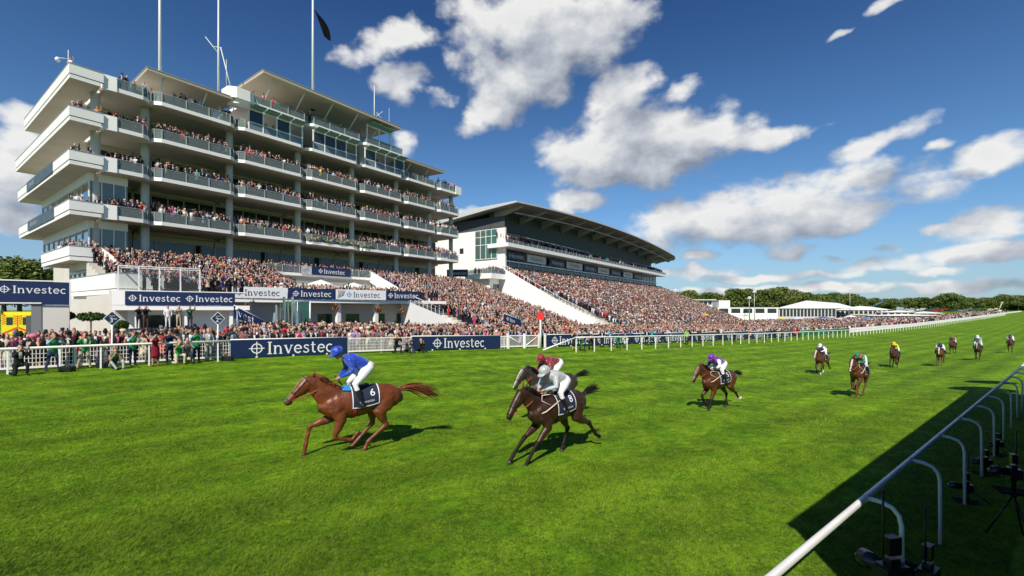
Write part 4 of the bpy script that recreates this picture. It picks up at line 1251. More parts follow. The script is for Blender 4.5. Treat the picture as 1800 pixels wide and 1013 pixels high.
def banner(p0, p1, z0, z1, style, label, group, parent=None, letter=.55, mark=True, name='banner', thick=.06):
    """flat board from p0 to p1 (x, y), reading left to right as seen from the course"""
    a, b = Vector((*p0, 0)), Vector((*p1, 0)); d = (b - a); ln = d.length; d.normalize(); n = d.cross(Vector((0, 0, 1)))
    mb = MB()
    q = [a, b, b - n * thick, a - n * thick]
    mb.prism([(v.x, v.y) for v in q], CZ + z0, CZ + z1)
    body = M_NAVY if style in ('navy', 'navy2') else M_BWHITE
    o = mb.build(name, body, parent, label, 'banner' if parent is None else None, group if parent is None else None, loc=(a + b) / 2 + Vector((0, 0, CZ + z0)) if parent is None else None)
    mats = [M_LET, M_LET] if body is M_NAVY else [M_LETB, M_LETS]
    h = (z1 - z0) * letter
    reps = 2 if style == 'navy2' else 1
    for r in range(reps):
        seg = ln / reps
        w = word_width(h)
        sq = min(1.0, seg * .92 / w)
        hh = h * sq
        w = word_width(hh)
        x0 = seg * r + (seg - w) * (.62 if style == 'zebra' else .5)
        lettering(o, a + d * x0 + Vector((0, 0, CZ + z0 + ((z1 - z0) - hh) * .5)), d, (0, 0, 1), hh, mats)
    if style == 'zebra':   # striped animal head picture printed beside the name
        zb = MB(); e = [a + d * (ln * .03), a + d * (ln * .2)]
        for i in range(6):
            u = i / 6
            pts = [(ln * (.035 + .02 * i), (z1 - z0) * (.1 + .05 * i)), (ln * (.055 + .02 * i), (z1 - z0) * (.5 + .06 * (i % 3))), (ln * (.05 + .024 * i), (z1 - z0) * .9)]
            src = MB(); ribbon(src, pts, ln * .011, 0)
            zb.add([tuple(a + d * p[0] + Vector((0, 0, CZ + z0 + p[1])) + n * .012) for p in src.v], src.f)
        zb.build('printed_stripes', mat('grey_print', (.16, .16, .17), .6), o)
    return o
M_BWHITE = mat('white_vinyl', (.74, .75, .76), .5, var=.04)

def on_line(A, B, px):        # point of the segment A-B (x, y) seen at column px
    k = (px - CX) / FPX
    t = (k * A[1] - A[0]) / ((B[0] - A[0]) - k * (B[1] - A[1]))
    return (A[0] + (B[0] - A[0]) * t, A[1] + (B[1] - A[1]) * t)
A2, B2 = (-30.0, 48.0), (-12.6, 62.0)
GB = 'banners along the podium front'
banner(on_line(A2, B2, 398), on_line(A2, B2, 506), 1.28, 2.5, 'white', 'white banner reading Investec in navy letters, at the podium corner', GB)
banner(on_line(A2, B2, 507), on_line(A2, B2, 589.5), 1.28, 2.5, 'navy', 'navy Investec banner on the podium front between two white banners', GB)
banner(on_line(A2, B2, 590.5), on_line(A2, B2, 678.5), 1.28, 2.5, 'zebra', 'white Investec banner printed with a grey zebra head', GB)
banner(on_line(A2, B2, 679.5), on_line(A2, B2, 738), 1.28, 2.5, 'navy', 'navy Investec banner at the stair end of the podium front', GB)
A1, B1 = (-33.9, 39.9), (-27.2, 44.7)
bo = banner(A1, B1, .45, 1.65, 'navy2', 'long navy banner reading Investec twice under the glass enclosure', GB)
# left box face, soffit and lintel round the first banner
mb = MB(); d = Vector((B1[0] - A1[0], B1[1] - A1[1], 0)).normalized(); n = d.cross(Vector((0, 0, 1)))
def bl(a, b, c, d=d, n=n):
    p = Vector((*A1, CZ)) + d * a - n * b; return (p.x, p.y, CZ + c)
mk = MB(bl); mk.box(-.9, 9.5, .08, 3.6, -.02, .42); mk.box(-.9, -.03, .06, 3.2, .43, 1.7); mk.box(0, 9.2, .1, 3.4, 1.66, 1.74)
mk.box(-.7, 8.8, 2.4, 2.7, GROUND - .5, -.03)
pv = mk.build('white_pavilion', M_WHITE, None, 'low white pavilion under the navy double banner, in front of the stand terrace', 'pavilion', loc=bl(4, 2, GROUND))
for a in (.6, 4.2, 7.8):
    q = MB(bl); q.box(a, a + .3, .5, .8, GROUND - .5, -.03); q.build('pillar', M_WHITE, pv)
q = MB(bl); q.box(.9, 4.0, 2.3, 2.38, GROUND, -.5); q.build('window_pane', M_WIN, pv)
# zebra-striped print on the pavilion end
# glass enclosure on the pavilion
ge = empty('glass_enclosure', bl(3, 1.5, 1.75), 'white framed glass box on the pavilion roof with people inside', 'enclosure')
fr = MB(bl)
for a in (-.5, .9, 2.35, 3.9, 5.4):
    for b in (.3, 2.6):
        fr.box(a - .05, a + .05, b - .05, b + .05, 1.75, 3.85)
    fr.box(a - .05, a + .05, .35, 2.55, 3.75, 3.85)
for b in (.3, 2.6): fr.box(-.5, 5.4, b - .055, b + .055, 3.851, 3.93)
fr.build('frame', M_STEEL, ge)
for i, a in enumerate((-.45, .95, 2.40, 3.95)):
    g = MB(bl); g.box(a + .02, a + (1.3, 1.35, 1.45, 1.4)[i], .29, .31, 1.80, 3.72); g.build('glass_panel', M_CLEAR, ge)

# navy banner on the upper balcony of the podium, grey portrait panel beside it
def swp(s, w): p = SW(s, w, 0); return (p[0], p[1])
banner(swp(s_at(549, .5), .5), swp(s_at(616, .5), .5), 5.1, 6.35, 'navy', 'navy Investec banner hung on the lower balcony of the tall stand', GB)
mb = MB(SW); mb.box(s_at(530, .5), s_at(548, .5), .42, .48, 5.1, 6.3)
mb.build('poster', mat('grey_photo_print', (.45, .45, .45), .5, var=.5, vscale=2.2), None, 'grey photographic poster beside the navy balcony banner', 'poster', loc=SW(s_at(539, .5), .5, 5.1))
# garland on the middle balcony
mb = MB(SW); pts = []
s0, s1 = s_at(537, .15), s_at(655, .15)
gr = random.Random(3)
gl = MB(SW)
for k in range(260):
    u = k / 260; s = s0 + (s1 - s0) * u
    z = 10.85 - .5 * abs(math.sin(u * math.pi * 5)) + gr.gauss(0, .05)
    gl.ball((s, .14 + gr.gauss(0, .05), z), .10, .08, .09, 5, gr.choice((0, 0, 1, 2)), 4)
gl.build('flower_garland', [mat('garland_leaf', (.09, .10, .03), .8), mat('garland_gold', (.36, .24, .08), .7), mat('garland_cream', (.55, .48, .34), .7)], None,
         'swagged flower garland tied along one glass balcony', 'garland', loc=SW((s0 + s1) / 2, .1, 10.3))

# ---- flagpoles, masts
def pole(name, px, w, zb, zt, r, label, cat, extra=None):
    s = s_at(px, w); b = SW(s, w, zb)
    t = empty(name, b, label, cat)
    m = MB(); m.loft([(b[0], b[1], b[2], r), (b[0], b[1], CZ + zt, r * .62)], 10)
    m.ball((b[0], b[1], CZ + zt + .08), r, r, r, 8)
    m.build('pole', M_STEEL, t)
    bm = MB(); bm.loft([(b[0], b[1], b[2] - .3, r * 2), (b[0], b[1], b[2] + .25, r * 1.7)], 10); bm.build('pole_base', M_STEEL, t)
    return t, s, b
pole('flagpole', 281, -6, 24.4, 48, .19, 'tall bare white flagpole rising behind the first roof canopy', 'flagpole')
fp, s, b = pole('flagpole', 550, -4, 31.4, 56, .2, 'tall white flagpole with limp black flag on the long roof canopy', 'flagpole')
# the flag: limp, hanging from the pole, folds
Y = b[1]; fv, ff = [], []
top = CZ + (HY - 14) / FPX * Y; scale = Y / FPX
for j in range(15):
    v = j / 14
    for i in range(9):
        u = i / 8
        x = b[0] + (.10 + (v * 18 + u * (7 + 10 * math.sin(v * 2.6))) * scale)
        z = top - (v * 50 + u * 9) * scale
        y = Y + math.sin(u * 9 + v * 3) * .22 + .1
        fv.append((x, y, z))
ff = [(j * 9 + i, j * 9 + i + 1, (j + 1) * 9 + i + 1, (j + 1) * 9 + i) for j in range(14) for i in range(8)]
m = MB(); m.add(fv, ff, 0, True); m.add([(p[0], p[1] + .02, p[2]) for p in fv], [f[::-1] for f in ff], 0, True)
m.build('flag', mat('black_flag', (.003, .003, .004), .9, spec=.1), fp)
mt, s, b = pole('signal_mast', 384, -3, 26.9, 42.2, .14, 'white signal mast with slanting yard arms beside the white roof pod', 'mast')
q = MB(); Y = b[1]
P = lambda px, py: tuple(px2w(px, py, Y))
q.tube([P(361, 65), P(384, 94)], .05, 6); q.tube([P(388, 84), P(407, 160)], .06, 6); q.tube([P(376, 82), P(390, 84)], .04, 6); q.tube([P(398, 105), P(398, 160)], .03, 6)
q.build('yard_arm', M_STEEL, mt)
mt, s, b = pole('antenna_mast', 658, -2, 31.3, 38.2, .09, 'short white antenna mast with crossed aerials on the long roof canopy', 'mast')
q = MB(); Y = b[1]; P = lambda px, py: tuple(px2w(px, py, Y)); q.tube([P(655, 209), P(673, 196)], .04, 5); q.tube([P(662, 198), P(670, 208)], .035, 5); q.build('aerial', M_STEEL, mt)
pole('whip_antenna', 684, -2, 27.4, 35.6, .035, 'thin whip antenna at the end of the rooftop boxes', 'antenna')
t = empty('security_camera', SW(-3, -1.5, 24.7), 'small white security camera on a bracket at the roof corner', 'camera')
q = MB(SW); q.tube([(-3, -1.5, 24.6), (-3, -1.5, 26.5)], .035, 6); q.tube([(-3, -1.5, 25.6), (-3.7, -2.0, 25.6)], .03, 6); q.build('bracket', M_STEEL, t)
q = MB(SW); q.ball((-3.7, -2.0, 25.4), .22, .22, .26, 10); q.build('dome', M_STEEL, t)

# ---- far stand with the cantilever roof
def far_stand():
    st = empty('grandstand', SW2(60, 0, GROUND), 'long grandstand with dark curved cantilever roof and a steep packed terrace', 'grandstand')
    E = 121
    c = MB(SW2); c.box(0, E, -24, -4.3, GROUND - 3, 22.4); c.build('core_block', M_WHITE, st)
    g = MB(SW2); g.box(-.14, -.02, -24, .3, 20.4, 23.2); 
    for k in range(12):
        a, b = -.14 + E / 12 * k, -.14 + E / 12 * (k + 1); zt = [24.5 + 3.2 * (1 - ((q - 58) / 74) ** 2) - 1.2 for q in (a, b)]
        g.prism([(a, -4.25), (b, -4.25), (b, -3.9), (a, -3.9)], 20.4, [zt[0], zt[1], zt[1], zt[0]])
    g.build('grey_cladding', mat('grey_cladding', (.075, .078, .08), .6), st)
    g = MB(SW2); g.box(0, E, -4.3, -4.1, 16.4, 20.38); gw = g.build('gallery_glazing', M_WIN, st)
    g = MB(SW2)
    for k in range(41): g.box(k * 3, k * 3 + .12, -4.09, -3.98, 16.4, 20.38)
    g.build('window_frame', M_GREYST, gw)
    # end wall with the big teal window
    e = MB(SW2); e.box(-.02, .6, -4.2, .3, GROUND - 3, 20.38); e.build('end_wall', M_WHITE, st)
    w = MB(SW2); w.box(-.24, -.16, -9.0, -1.9, 12.8, 20.2); tw = w.build('end_window', M_TEAL, st)
    w = MB(SW2)
    for k in range(5): w.box(-.34, -.25, -9.0 + 7.1 * k / 4 - .06, -9.0 + 7.1 * k / 4 + .06, 12.8, 20.2)
    for z in (12.8, 16.4, 18.4, 20.1): w.box(-.345, -.25, -9.05, -1.85, z, z + .12)
    w.build('window_frame', M_WHITE, tw)
    w = MB(SW2); w.box(-.06, -.03, -14.5, -13.2, 14.8, 16.2); w.build('small_window', M_WIN, st)
    # main gallery
    n = 8; seg = (E + 3) / n
    for k in range(n):
        a, b = -1.5 + seg * k, -1.5 + seg * (k + 1)
        m = MB(SW2); m.box(a, b - .02, -4.0, 2.4, 15.35, 16.25); bal = m.build('balcony', M_WHITE, st)
        balustrade(bal, SW2, [(a, 2.25), (b - .02, 2.25)], 16.25, .8, 2.2)
    m = MB(SW2); m.tube([(.5, -2.2, 19.7), (E, -2.2, 19.4)], .09, 6)
    wall(m, [(.5, -2.3), (E, -2.3)], 18.6, 19.6, .04, 1); m.build('upper_rail', [M_STEEL, M_TEAL], st)
    m = MB(SW2); m.box(52, 68, -2.0, -1.9, 17.4, 20.0); m.build('green_screen', mat('green_board', (.01, .16, .03), .6), st)
    # storey below: glazing, then hospitality balconies with boards
    g = MB(SW2); g.box(.6, E, -2.0, -1.8, 8.6, 15.33); gw = g.build('lower_glazing', M_WIN, st)
    g = MB(SW2)
    for k in range(31): g.box(k * 4 + .6, k * 4 + .75, -1.79, -1.65, 8.6, 15.33)
    g.box(.6, E, -1.79, -1.2, 12.25, 12.6)
    g.build('window_frame', M_WHITE, gw)
    # roof: arched sheet, thin at the edge, deep at the wall
    ns = 28; v = []
    def zf(s): return 24.5 + 3.2 * (1 - ((s - 58) / 74) ** 2)
    for i in range(ns + 1):
        s = -3 + 137 * i / ns
        o = 5.9 - max(0, (s - 122) / 12) ** 2 * 3
        z = zf(s)
        v += [(s, o, z), (s, o, z - .4), (s, -3.5, z - 1.1), (s, -22, 22.45 + (z - 25) * .3), (s, -22, 23.1 + (z - 25) * .3), (s, -8, z - .15)]
    f = []
    for i in range(ns):
        for k in range(6): f.append((i * 6 + k, i * 6 + (k + 1) % 6, (i + 1) * 6 + (k + 1) % 6, (i + 1) * 6 + k))
    f += [(5, 4, 3, 2, 1, 0), tuple(ns * 6 + k for k in range(6))]
    mi = []
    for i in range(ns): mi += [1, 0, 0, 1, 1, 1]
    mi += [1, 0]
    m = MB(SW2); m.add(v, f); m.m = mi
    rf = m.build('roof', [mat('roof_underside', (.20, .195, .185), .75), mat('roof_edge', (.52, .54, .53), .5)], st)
    for k in range(12):
        s = 1.0 + k * 11.4; z = zf(s)
        m = MB(SW2); m.prism([(s - .16, -3.8), (s + .16, -3.8), (s + .16, 4.6), (s - .16, 4.6)], [z - 3.3, z - 3.3, z - .9, z - .9], [z - 1.12, z - 1.12, z - .52, z - .52])
        m.build('roof_rib', mat('rib_paint', (.52, .50, .47), .6), rf)
    m = MB(SW2)
    m.tube([(s, 2.6, zf(s) - 2.0) for s in np.linspace(1, 128, 14)], .13, 6)
    m.build('tie_beam', M_CONC, rf)
    for s in (4, 46, 88, 124):
        m = MB(SW2)
        for k in range(4): m.box(s + k * .7, s + k * .7 + .5, 2.3, 2.9, zf(s) - 2.8, zf(s) - 2.25)
        m.build('floodlight', M_BLACK, rf)
    # terrace
    t = MB(SW2)
    for k in range(36):
        t.box(-.4, E + 8, k - 1.4, k - .4, GROUND - 5, 9.3 - k * .43)
    t.build('terrace_steps', M_CONC, st)
    sw = MB(SW2)
    wall(sw, [(-.5, -4.0), (-.5, 0), (-.5, 16), (-.5, 24.8)], GROUND - 4, [11.2, 10.4, 1.9, -2.2], .35)
    so = sw.build('side_wall', M_WHITE, st)
    r = MB(SW2)
    pp = [(-.62, w) for w in np.arange(0, 23, 1.6)]
    for p in pp:
        zt = float(np.interp(p[1], [0, 16, 22.8], [10.4, 1.9, -1.2]))
        r.box(-.72, -.62, p[1] - .04, p[1] + .04, zt, zt + 1.0)
    wall(r, [(-.62, 0), (-.62, 16), (-.62, 22.8)], [11.35, 2.85, -.25], [11.45, 2.95, -.15], .09)
    r.build('handrail', M_STEEL, so)
    # stair block with landing at the end of the stand
    m = MB(SW2); m.box(-6.5, -.9, -7, 1.2, 7.4, 8.6); m.box(-5.0, -1.2, -6, -.5, GROUND - 4, 7.39)
    b = m.build('stair_landing', M_WHITE, st); balustrade(b, SW2, [(-6.4, -6.9), (-6.4, 1.1), (-1.0, 1.1)], 8.6)
    m = MB(SW2); m.box(-3.6, -1.4, -.46, -.40, GROUND, 6.2); m.build('doorway', M_WIN, st)
    return st
stand_far = far_stand()
def swp2(s, w): p = SW2(s, w, 0); return (p[0], p[1])
k = 0
for a, b in ((890, 925), (927, 960), (967, 993), (996, 1024), (1027, 1048), (1051, 1071), (1074, 1092), (1096, 1112), (1115, 1129)):
    st = 'navy' if k % 2 == 0 else 'white'
    banner(swp2(s_at(a, -1.0, SW2), -1.0), swp2(s_at(b, -1.0, SW2), -1.0), 12.9, 15.0, st,
           '%s Investec board under the gallery of the far stand, %s along from the stair end' % (st, ('first', 'second', 'third', 'fourth', 'fifth', 'sixth', 'seventh', 'eighth', 'ninth')[k]), 'boards under the far gallery', letter=.5)
    k += 1
banner((-14.4, 100.5), (-9.7, 100.0), 7.3, 8.9, 'navy', 'small navy Investec sign between the two stands', None, letter=.6)
# ------------------------------------------------------------------ rails, boards, signs along the course
def T3(t, l, z=0.0):          # point above the ground of the course
    x, y = TL(t, l)
    return Vector((x, y, float(gz(t, l)) + z))
def TLxf(t, l, z): x, y = TL(t, l); return (x, y, float(gz(t, l)) + z)

# --- inner running rail, close to the camera
def inner_rail():
    zr = lambda t: CZ - 2.31 - .0155 * t
    l0 = 1.70
    P = lambda t, l, z: (*TL(t, l), z)
    root = empty('running_rail', P(20, l0, zr(20) - 1.3), 'white plastic running rail on swan-neck legs crossing the shadowed corner', 'running rail')
    mb = MB()
    pts = [P(t, l0, zr(t)) for t in np.arange(-6, 90, 3)]
    n = 16
    v, f = [], []
    for p in pts:
        for k in range(n):
            a = 2 * math.pi * k / n
            c, s_ = math.cos(a), math.sin(a)
            e = .032 * (abs(c) ** .75) * (1 if c > 0 else -1); h = .040 * (abs(s_) ** .75) * (1 if s_ > 0 else -1)
            v.append((p[0] - UY * e, p[1] + UX * e, p[2] + h))
    for i in range(len(pts) - 1):
        for k in range(n): f.append((i * n + k, (i + 1) * n + k, (i + 1) * n + (k + 1) % n, i * n + (k + 1) % n))
    mb.add(v, f, 0, True)
    mb.build('rail', mat('rail_plastic', (.76, .75, .74), .38, var=.06, vscale=1.6), root)
    t = 7.24; k = 0
    while t < 80:
        z = zr(t); g = float(gz(t, l0 - .35))
        mb = MB()
        mb.tube([P(t, l0 - .02, z), P(t, l0 - .16, z - .004), P(t, l0 - .27, z - .04), P(t, l0 - .335, z - .12), P(t, l0 - .36, z - .24), P(t, l0 - .365, g - .15)], [.027] * 6, 12)
        mb.loft([(*P(t - .07, l0, z), .037, .047), (*P(t + .07, l0, z), .037, .047)], 14, (0.6, -.77, 0))
        mb.build('rail_leg', mat('rail_leg_plastic', (.74, .74, .75), .4), root)
        t += 2.53; k += 1
inner_rail()
# black remote cameras on ground plates at the rail legs
def remote_camera():
    t = empty('remote_camera', (0, 0, 0), 'x', 'camera', 'remote cameras under the running rail')
    m = MB(); m.box(-.17, .17, -.14, .14, .0, .02); m.tube([(0, 0, .02), (0, 0, .16)], .025, 8); m.ball((0, 0, .18), .04, .04, .04, 8); m.build('ground_plate', mat('matt_black', (.012, .012, .012), .95, spec=.1), t, world=False)
    m = MB(); m.box(-.06, .05, -.085, .085, .21, .33); m.box(-.03, .03, -.04, .04, .33, .375); m.box(-.06, .06, .085, .10, .2, .32); m.build('camera_body', M_BLACK, t, world=False)
    m = MB(); m.loft([(.05, 0, .27, .05), (.13, 0, .27, .052), (.135, 0, .27, .06), (.22, 0, .27, .06), (.22, 0, .27, .045)], 16, (0, 1, 0)); m.build('lens', mat('lens_rubber', (.02, .02, .022), .25), t, world=False)
    m = MB(); m.box(-.03, .03, -.05, .05, .40, .52); m.tube([(0, .07, .38), (0, .07, .85)], .007, 6); m.tube([(-.05, .1, .22), (-.2, .16, .12), (-.3, .1, .02)], .008, 6); m.build('radio_trigger', M_BLACK, t, world=False)
    return t
rc = remote_camera()
for i, (t, l, sc, lab) in enumerate(((7.05, 1.40, 1.75, 'black remote camera with tall aerial at the foot of the first swan-neck leg'), (7.5, 1.14, 1.5, 'black remote camera tucked behind the aerial camera at the first leg'),
                          (12.5, 1.33, 1.1, 'black remote camera at the third swan-neck leg'), (15.1, 1.3, 1.1, 'black remote camera at the fourth swan-neck leg'), (17.6, 1.3, 1.1, 'black remote camera at the fifth swan-neck leg'))):
    o = rc if i == 0 else copy_tree(rc)
    o['label'] = lab; o.location = T3(t, l); o.scale = (sc, sc, sc); o.rotation_euler = (0, 0, R(100 + 25 * i))
# one more camera on a tripod at the edge of the shade
q = T3(11.0, .63); tp = empty('tripod', q, 'black tripod standing in the shade inside the running rail', 'tripod')
for k in range(3):
    a = k * 2.094 + .4; m = MB(); m.tube([(q.x + .32 * math.cos(a), q.y + .32 * math.sin(a), q.z), (q.x, q.y, q.z + .72)], .014, 6); m.build('leg', M_BLACK, tp)
m = MB(); m.ball((q.x, q.y, q.z + .72), .045, .045, .05, 8); m.build('head', M_BLACK, tp)
o = copy_tree(rc); o['label'] = 'black remote camera mounted on the shaded tripod'; o.location = q + Vector((0, 0, .76)); o.scale = (1.2, 1.2, 1.2); o.rotation_euler = (0, 0, R(150))
# unseen structure beside the camera, added and sized to throw the long shadow
def P0(t, l, z): return (*TL(t, l), CZ + z)
pf = empty('shade_structure', P0(16, -1.5, -3.6), 'unseen covered structure inside the running rail, added to cast the shade across the turf', 'platform')
mb = MB(P0); mb.box(4.9, 28.9, -2.6, .04, -4.6, .69); mb.build('side_screens', mat('green_screening', (.03, .05, .035), .8), pf)
mb = MB(P0); mb.box(4.85, 29.0, -2.7, .07, .70, .85); mb.build('roof', M_GREYST, pf)
for i, (t, l, r, h) in enumerate(((30.2, -.2, 1.3, 1.15), (34.6, -.2, 1.1, 1.2))):  # parasols out of view, added to round off the end of the shadow
    q = empty('parasol', P0(t, l, -4.2), ('unseen green parasol added for the rounded shade past the covered structure', 'second unseen green parasol, added for the rounded shade further along')[i], 'parasol', 'unseen parasols added for their shade')
    m = MB(P0); m.tube([(t, l, -4.5), (t, l, h)], .03, 6); m.build('pole', M_GREYST, q)
    m = MB(P0); m.loft([(t, l, h - .5, r), (t, l, h - .25, r * .7), (t, l, h, .05)], 10, (1, 0, 0), caps=True); m.build('canopy', mat('green_screening', (.03, .05, .035), .8), q)

# --- rails and fences on the stands side
def post_rail(name, label, ts, l, h, r=.055, tstart=None, tend=None, step=1.0):
    root = empty(name, T3(ts[0], l), label, 'running rail')
    a, b = (tstart if tstart is not None else ts[0]), (tend if tend is not None else ts[-1])
    mb = MB(); mb.tube([tuple(T3(t, l, h)) for t in np.linspace(a, b, max(2, int((b - a) / 4) + 1))], r, 10)
    mb.build('rail', M_WHITE, root)
    for i, t in enumerate(ts[:100]):
        mb = MB(TLxf); mb.box(t - .034, t + .034, l + .0, l + .075, -.1, h - .03); mb.build('post', M_WHITE, root)
    if len(ts) > 100:
        mb = MB(TLxf)
        for t in ts[100:]: mb.box(t - .045, t + .045, l + .0, l + .10, -.1, h - .03)
        tag(mb.build('far_posts', M_WHITE, root), kind='stuff')
    return root
post_rail('running_rail', 'white running rail in front of the mesh fence where photographers stand', [t_of_px(p, 31) for p in (-60, 13, 105, 177, 262, 338, 383)], 31, 1.18, .06, -9, t_of_px(404, 31))
t0 = t_of_px(1012, 28)
far_ts = list(np.arange(t0 + .1, 150, 2.45)) + list(np.arange(150, 430, 3.2))
rr = post_rail('running_rail', 'long white running rail curving away up the course on slim posts', far_ts, 28, 1.35, .055, t0, 430)
mb = MB(); mb.tube([tuple(T3(t0, 28, 1.33)), tuple(T3(t0 - 3.6, 28.4, .25))], .06, 8); mb.build('slanted_end', M_WHITE, rr)

def mesh_fence(t0, t1, l, h, label, dense=.13, group=None):
    root = empty('mesh_fence', T3((t0 + t1) / 2, l), label, 'fence', group)
    m = MB(TLxf); n = max(2, int((t1 - t0) / 2.2))
    for k in range(n): 
        a, b = t0 + (t1 - t0) * k / n, t0 + (t1 - t0) * (k + 1) / n
        m.box(a, b, l - .03, l + .03, h - .07, h); m.box(a, b, l - .03, l + .03, .12, .22)
    m.build('frame', M_WHITE, root)
    for k in range(n + 1):
        t = t0 + (t1 - t0) * k / n
        p = MB(TLxf); p.box(t - .04, t + .04, l + .035, l + .11, -.1, h + .03); p.build('post', M_WHITE, root)
    w = MB(TLxf); t = t0
    while t < t1:
        w.box(t - .011, t + .011, l - .012, l + .012, .22, h - .07); t += dense
    for k in range(n):
        a, b = t0 + (t1 - t0) * k / n, t0 + (t1 - t0) * (k + 1) / n
        for z in np.arange(.4, h - .1, .21): w.box(a, b, l - .024, l - .013, z - .010, z + .010)
    w.build('wire_mesh', M_WHITE, root)
    return root
L0 = 32.0
GM = 'white mesh fences along the course'
mesh_fence(-14, t_of_px(404, L0), L0, 1.12, 'white mesh crowd fence with thick bottom rail behind the green-bibbed photographers', group=GM)
mesh_fence(t_of_px(612, L0), t_of_px(724, L0), L0, 1.12, 'short white mesh fence between the two big navy boards', .10, GM)
mesh_fence(t_of_px(881, L0), t_of_px(893, L0), L0, 1.12, 'narrow white mesh panel beside the braced gates', .12, GM)
def course_board(p0, p1, label, style='navy', h=1.08, l=L0, group='advertising boards along the course'):
    ta, tb = t_of_px(p0, l), t_of_px(p1, l)
    a, b = TL(ta, l), TL(tb, l)
    za, zb = float(gz(ta, l)), float(gz(tb, l))
    root = empty('advertising_board', T3((ta + tb) / 2, l), label, 'advertising board', group)
    A, B = Vector((*a, za + .06)), Vector((*b, zb + .06)); d = (B - A); ln = d.length; d.normalize(); up = Vector((0, 0, 1)); n = d.cross(up).normalized()
    body = M_NAVY if style == 'navy' else mat('green_board', (.01, .16, .03), .6)
    m = MB()
    q = [A, B, B + up * h, A + up * h]
    m.add([tuple(p) for p in q] + [tuple(p - n * .05) for p in q], [(0, 1, 2, 3), (7, 6, 5, 4), (0, 4, 5, 1), (1, 5, 6, 2), (2, 6, 7, 3), (3, 7, 4, 0)])
    m.build('panel', body, root)
    m = MB()
    q = [A + up * (h + .002), B + up * (h + .002)]
    m.tube([tuple(p - n * .025 + up * .03) for p in q], .035, 8); m.build('top_rail', M_WHITE, root)
    if style == 'navy':
        hh = h * .72
        wd = word_width(hh)
        if wd > ln * .94: hh *= ln * .94 / wd; wd = word_width(hh)
        lettering(root, A + d * ((ln - wd) * .5) + up * ((h - hh) * .5), d, up, hh, [M_LET, M_LET])
    for k in range(3):
        p = A + d * (ln * (.2 + .3 * k)); m = MB(); m.ball((p.x + n.x * .05, p.y + n.y * .05, p.z), .08, .08, .07, 8); m.build('foot', M_CONC, root)
    return root
ORD = ('first', 'second', 'third', 'fourth', 'fifth', 'sixth', 'seventh', 'eighth')
course_board(405, 611, 'largest navy Investec board on the course fence, behind the blue jockey')
course_board(725, 880, 'navy Investec board between the mesh fence and the white gates, seated photographers before it')
for i, (a, b) in enumerate(((962, 1041), (1043, 1110), (1113, 1164), (1168, 1211), (1216, 1263), (1272, 1313), (1321, 1355), (1358, 1392))):
    course_board(a, b, 'navy Investec board behind the long running rail, %s from the white gates' % ORD[i], h=1.15)
for i, (a, b) in enumerate(((1405, 1430), (1433, 1455), (1457, 1474), (1476, 1490))):
    course_board(a, b, 'plain green board behind the long running rail, %s after the navy boards' % ORD[i], 'green', 1.1, group='green boards along the course')
def gate(p0, p1, flip, label):
    ta, tb = t_of_px(p0, L0), t_of_px(p1, L0)
    root = empty('gate', T3((ta + tb) / 2, L0), label, 'gate', 'braced white gates')
    h = 1.2; m = MB(TLxf)
    m.box(ta, tb, L0 - .03, L0 + .03, h - .1, h); m.box(ta, tb, L0 - .03, L0 + .03, .12, .24)
    m.box(ta, ta + .09, L0 - .035, L0 + .035, .0, h + .02); m.box(tb - .09, tb, L0 - .035, L0 + .035, .0, h + .02)
    m.build('frame', M_WHITE, root)
    m = MB(); z = (h - .1, .2) if flip else (.2, h - .1)
    m.tube([tuple(T3(ta + .05, L0 + .01, z[0])), tuple(T3(tb - .05, L0 + .01, z[1]))], .045, 6); m.build('brace', M_WHITE, root)
    w = MB(TLxf)
    for t in np.arange(ta + .12, tb, .11): w.box(t - .009, t + .009, L0 + .036, L0 + .05, .24, h - .1)
    w.build('wire_mesh', M_WHITE, root)
gate(894, 921, True, 'braced white gate leaf next to the mesh panel')
gate(923, 947, False, 'braced white gate leaf next to the red winning post')
for i, p in enumerate((892.5, 922, 949, 958)):
    t = t_of_px(p, L0); m = MB(TLxf); m.box(t - .08, t + .08, L0 - .08, L0 + .08, -.1, 1.3); m.box(t - .095, t + .095, L0 - .095, L0 + .095, 1.302, 1.36)
    m.build('gate_post', M_WHITE, None, ('square white gate post by the mesh panel', 'square white gate post between the two gates', 'square white gate post under the red disc', 'square white gate post where the long rail begins')[i], 'gate post', 'white gate posts', loc=T3(t, L0))
# white panel fence far up the course
root = empty('white_fence', T3(200, 31.6), 'long white panel fence running up the far course beside the crowd', 'fence')
ts = list(np.arange(t_of_px(1490, L0), 640, 6.0))
for i in range(len(ts) - 1):
    m = MB(TLxf); m.box(ts[i], ts[i + 1] - .3, 31.55, 31.65, .1, 1.15); m.build('panel', M_WHITE, root)
    if i > 95: break

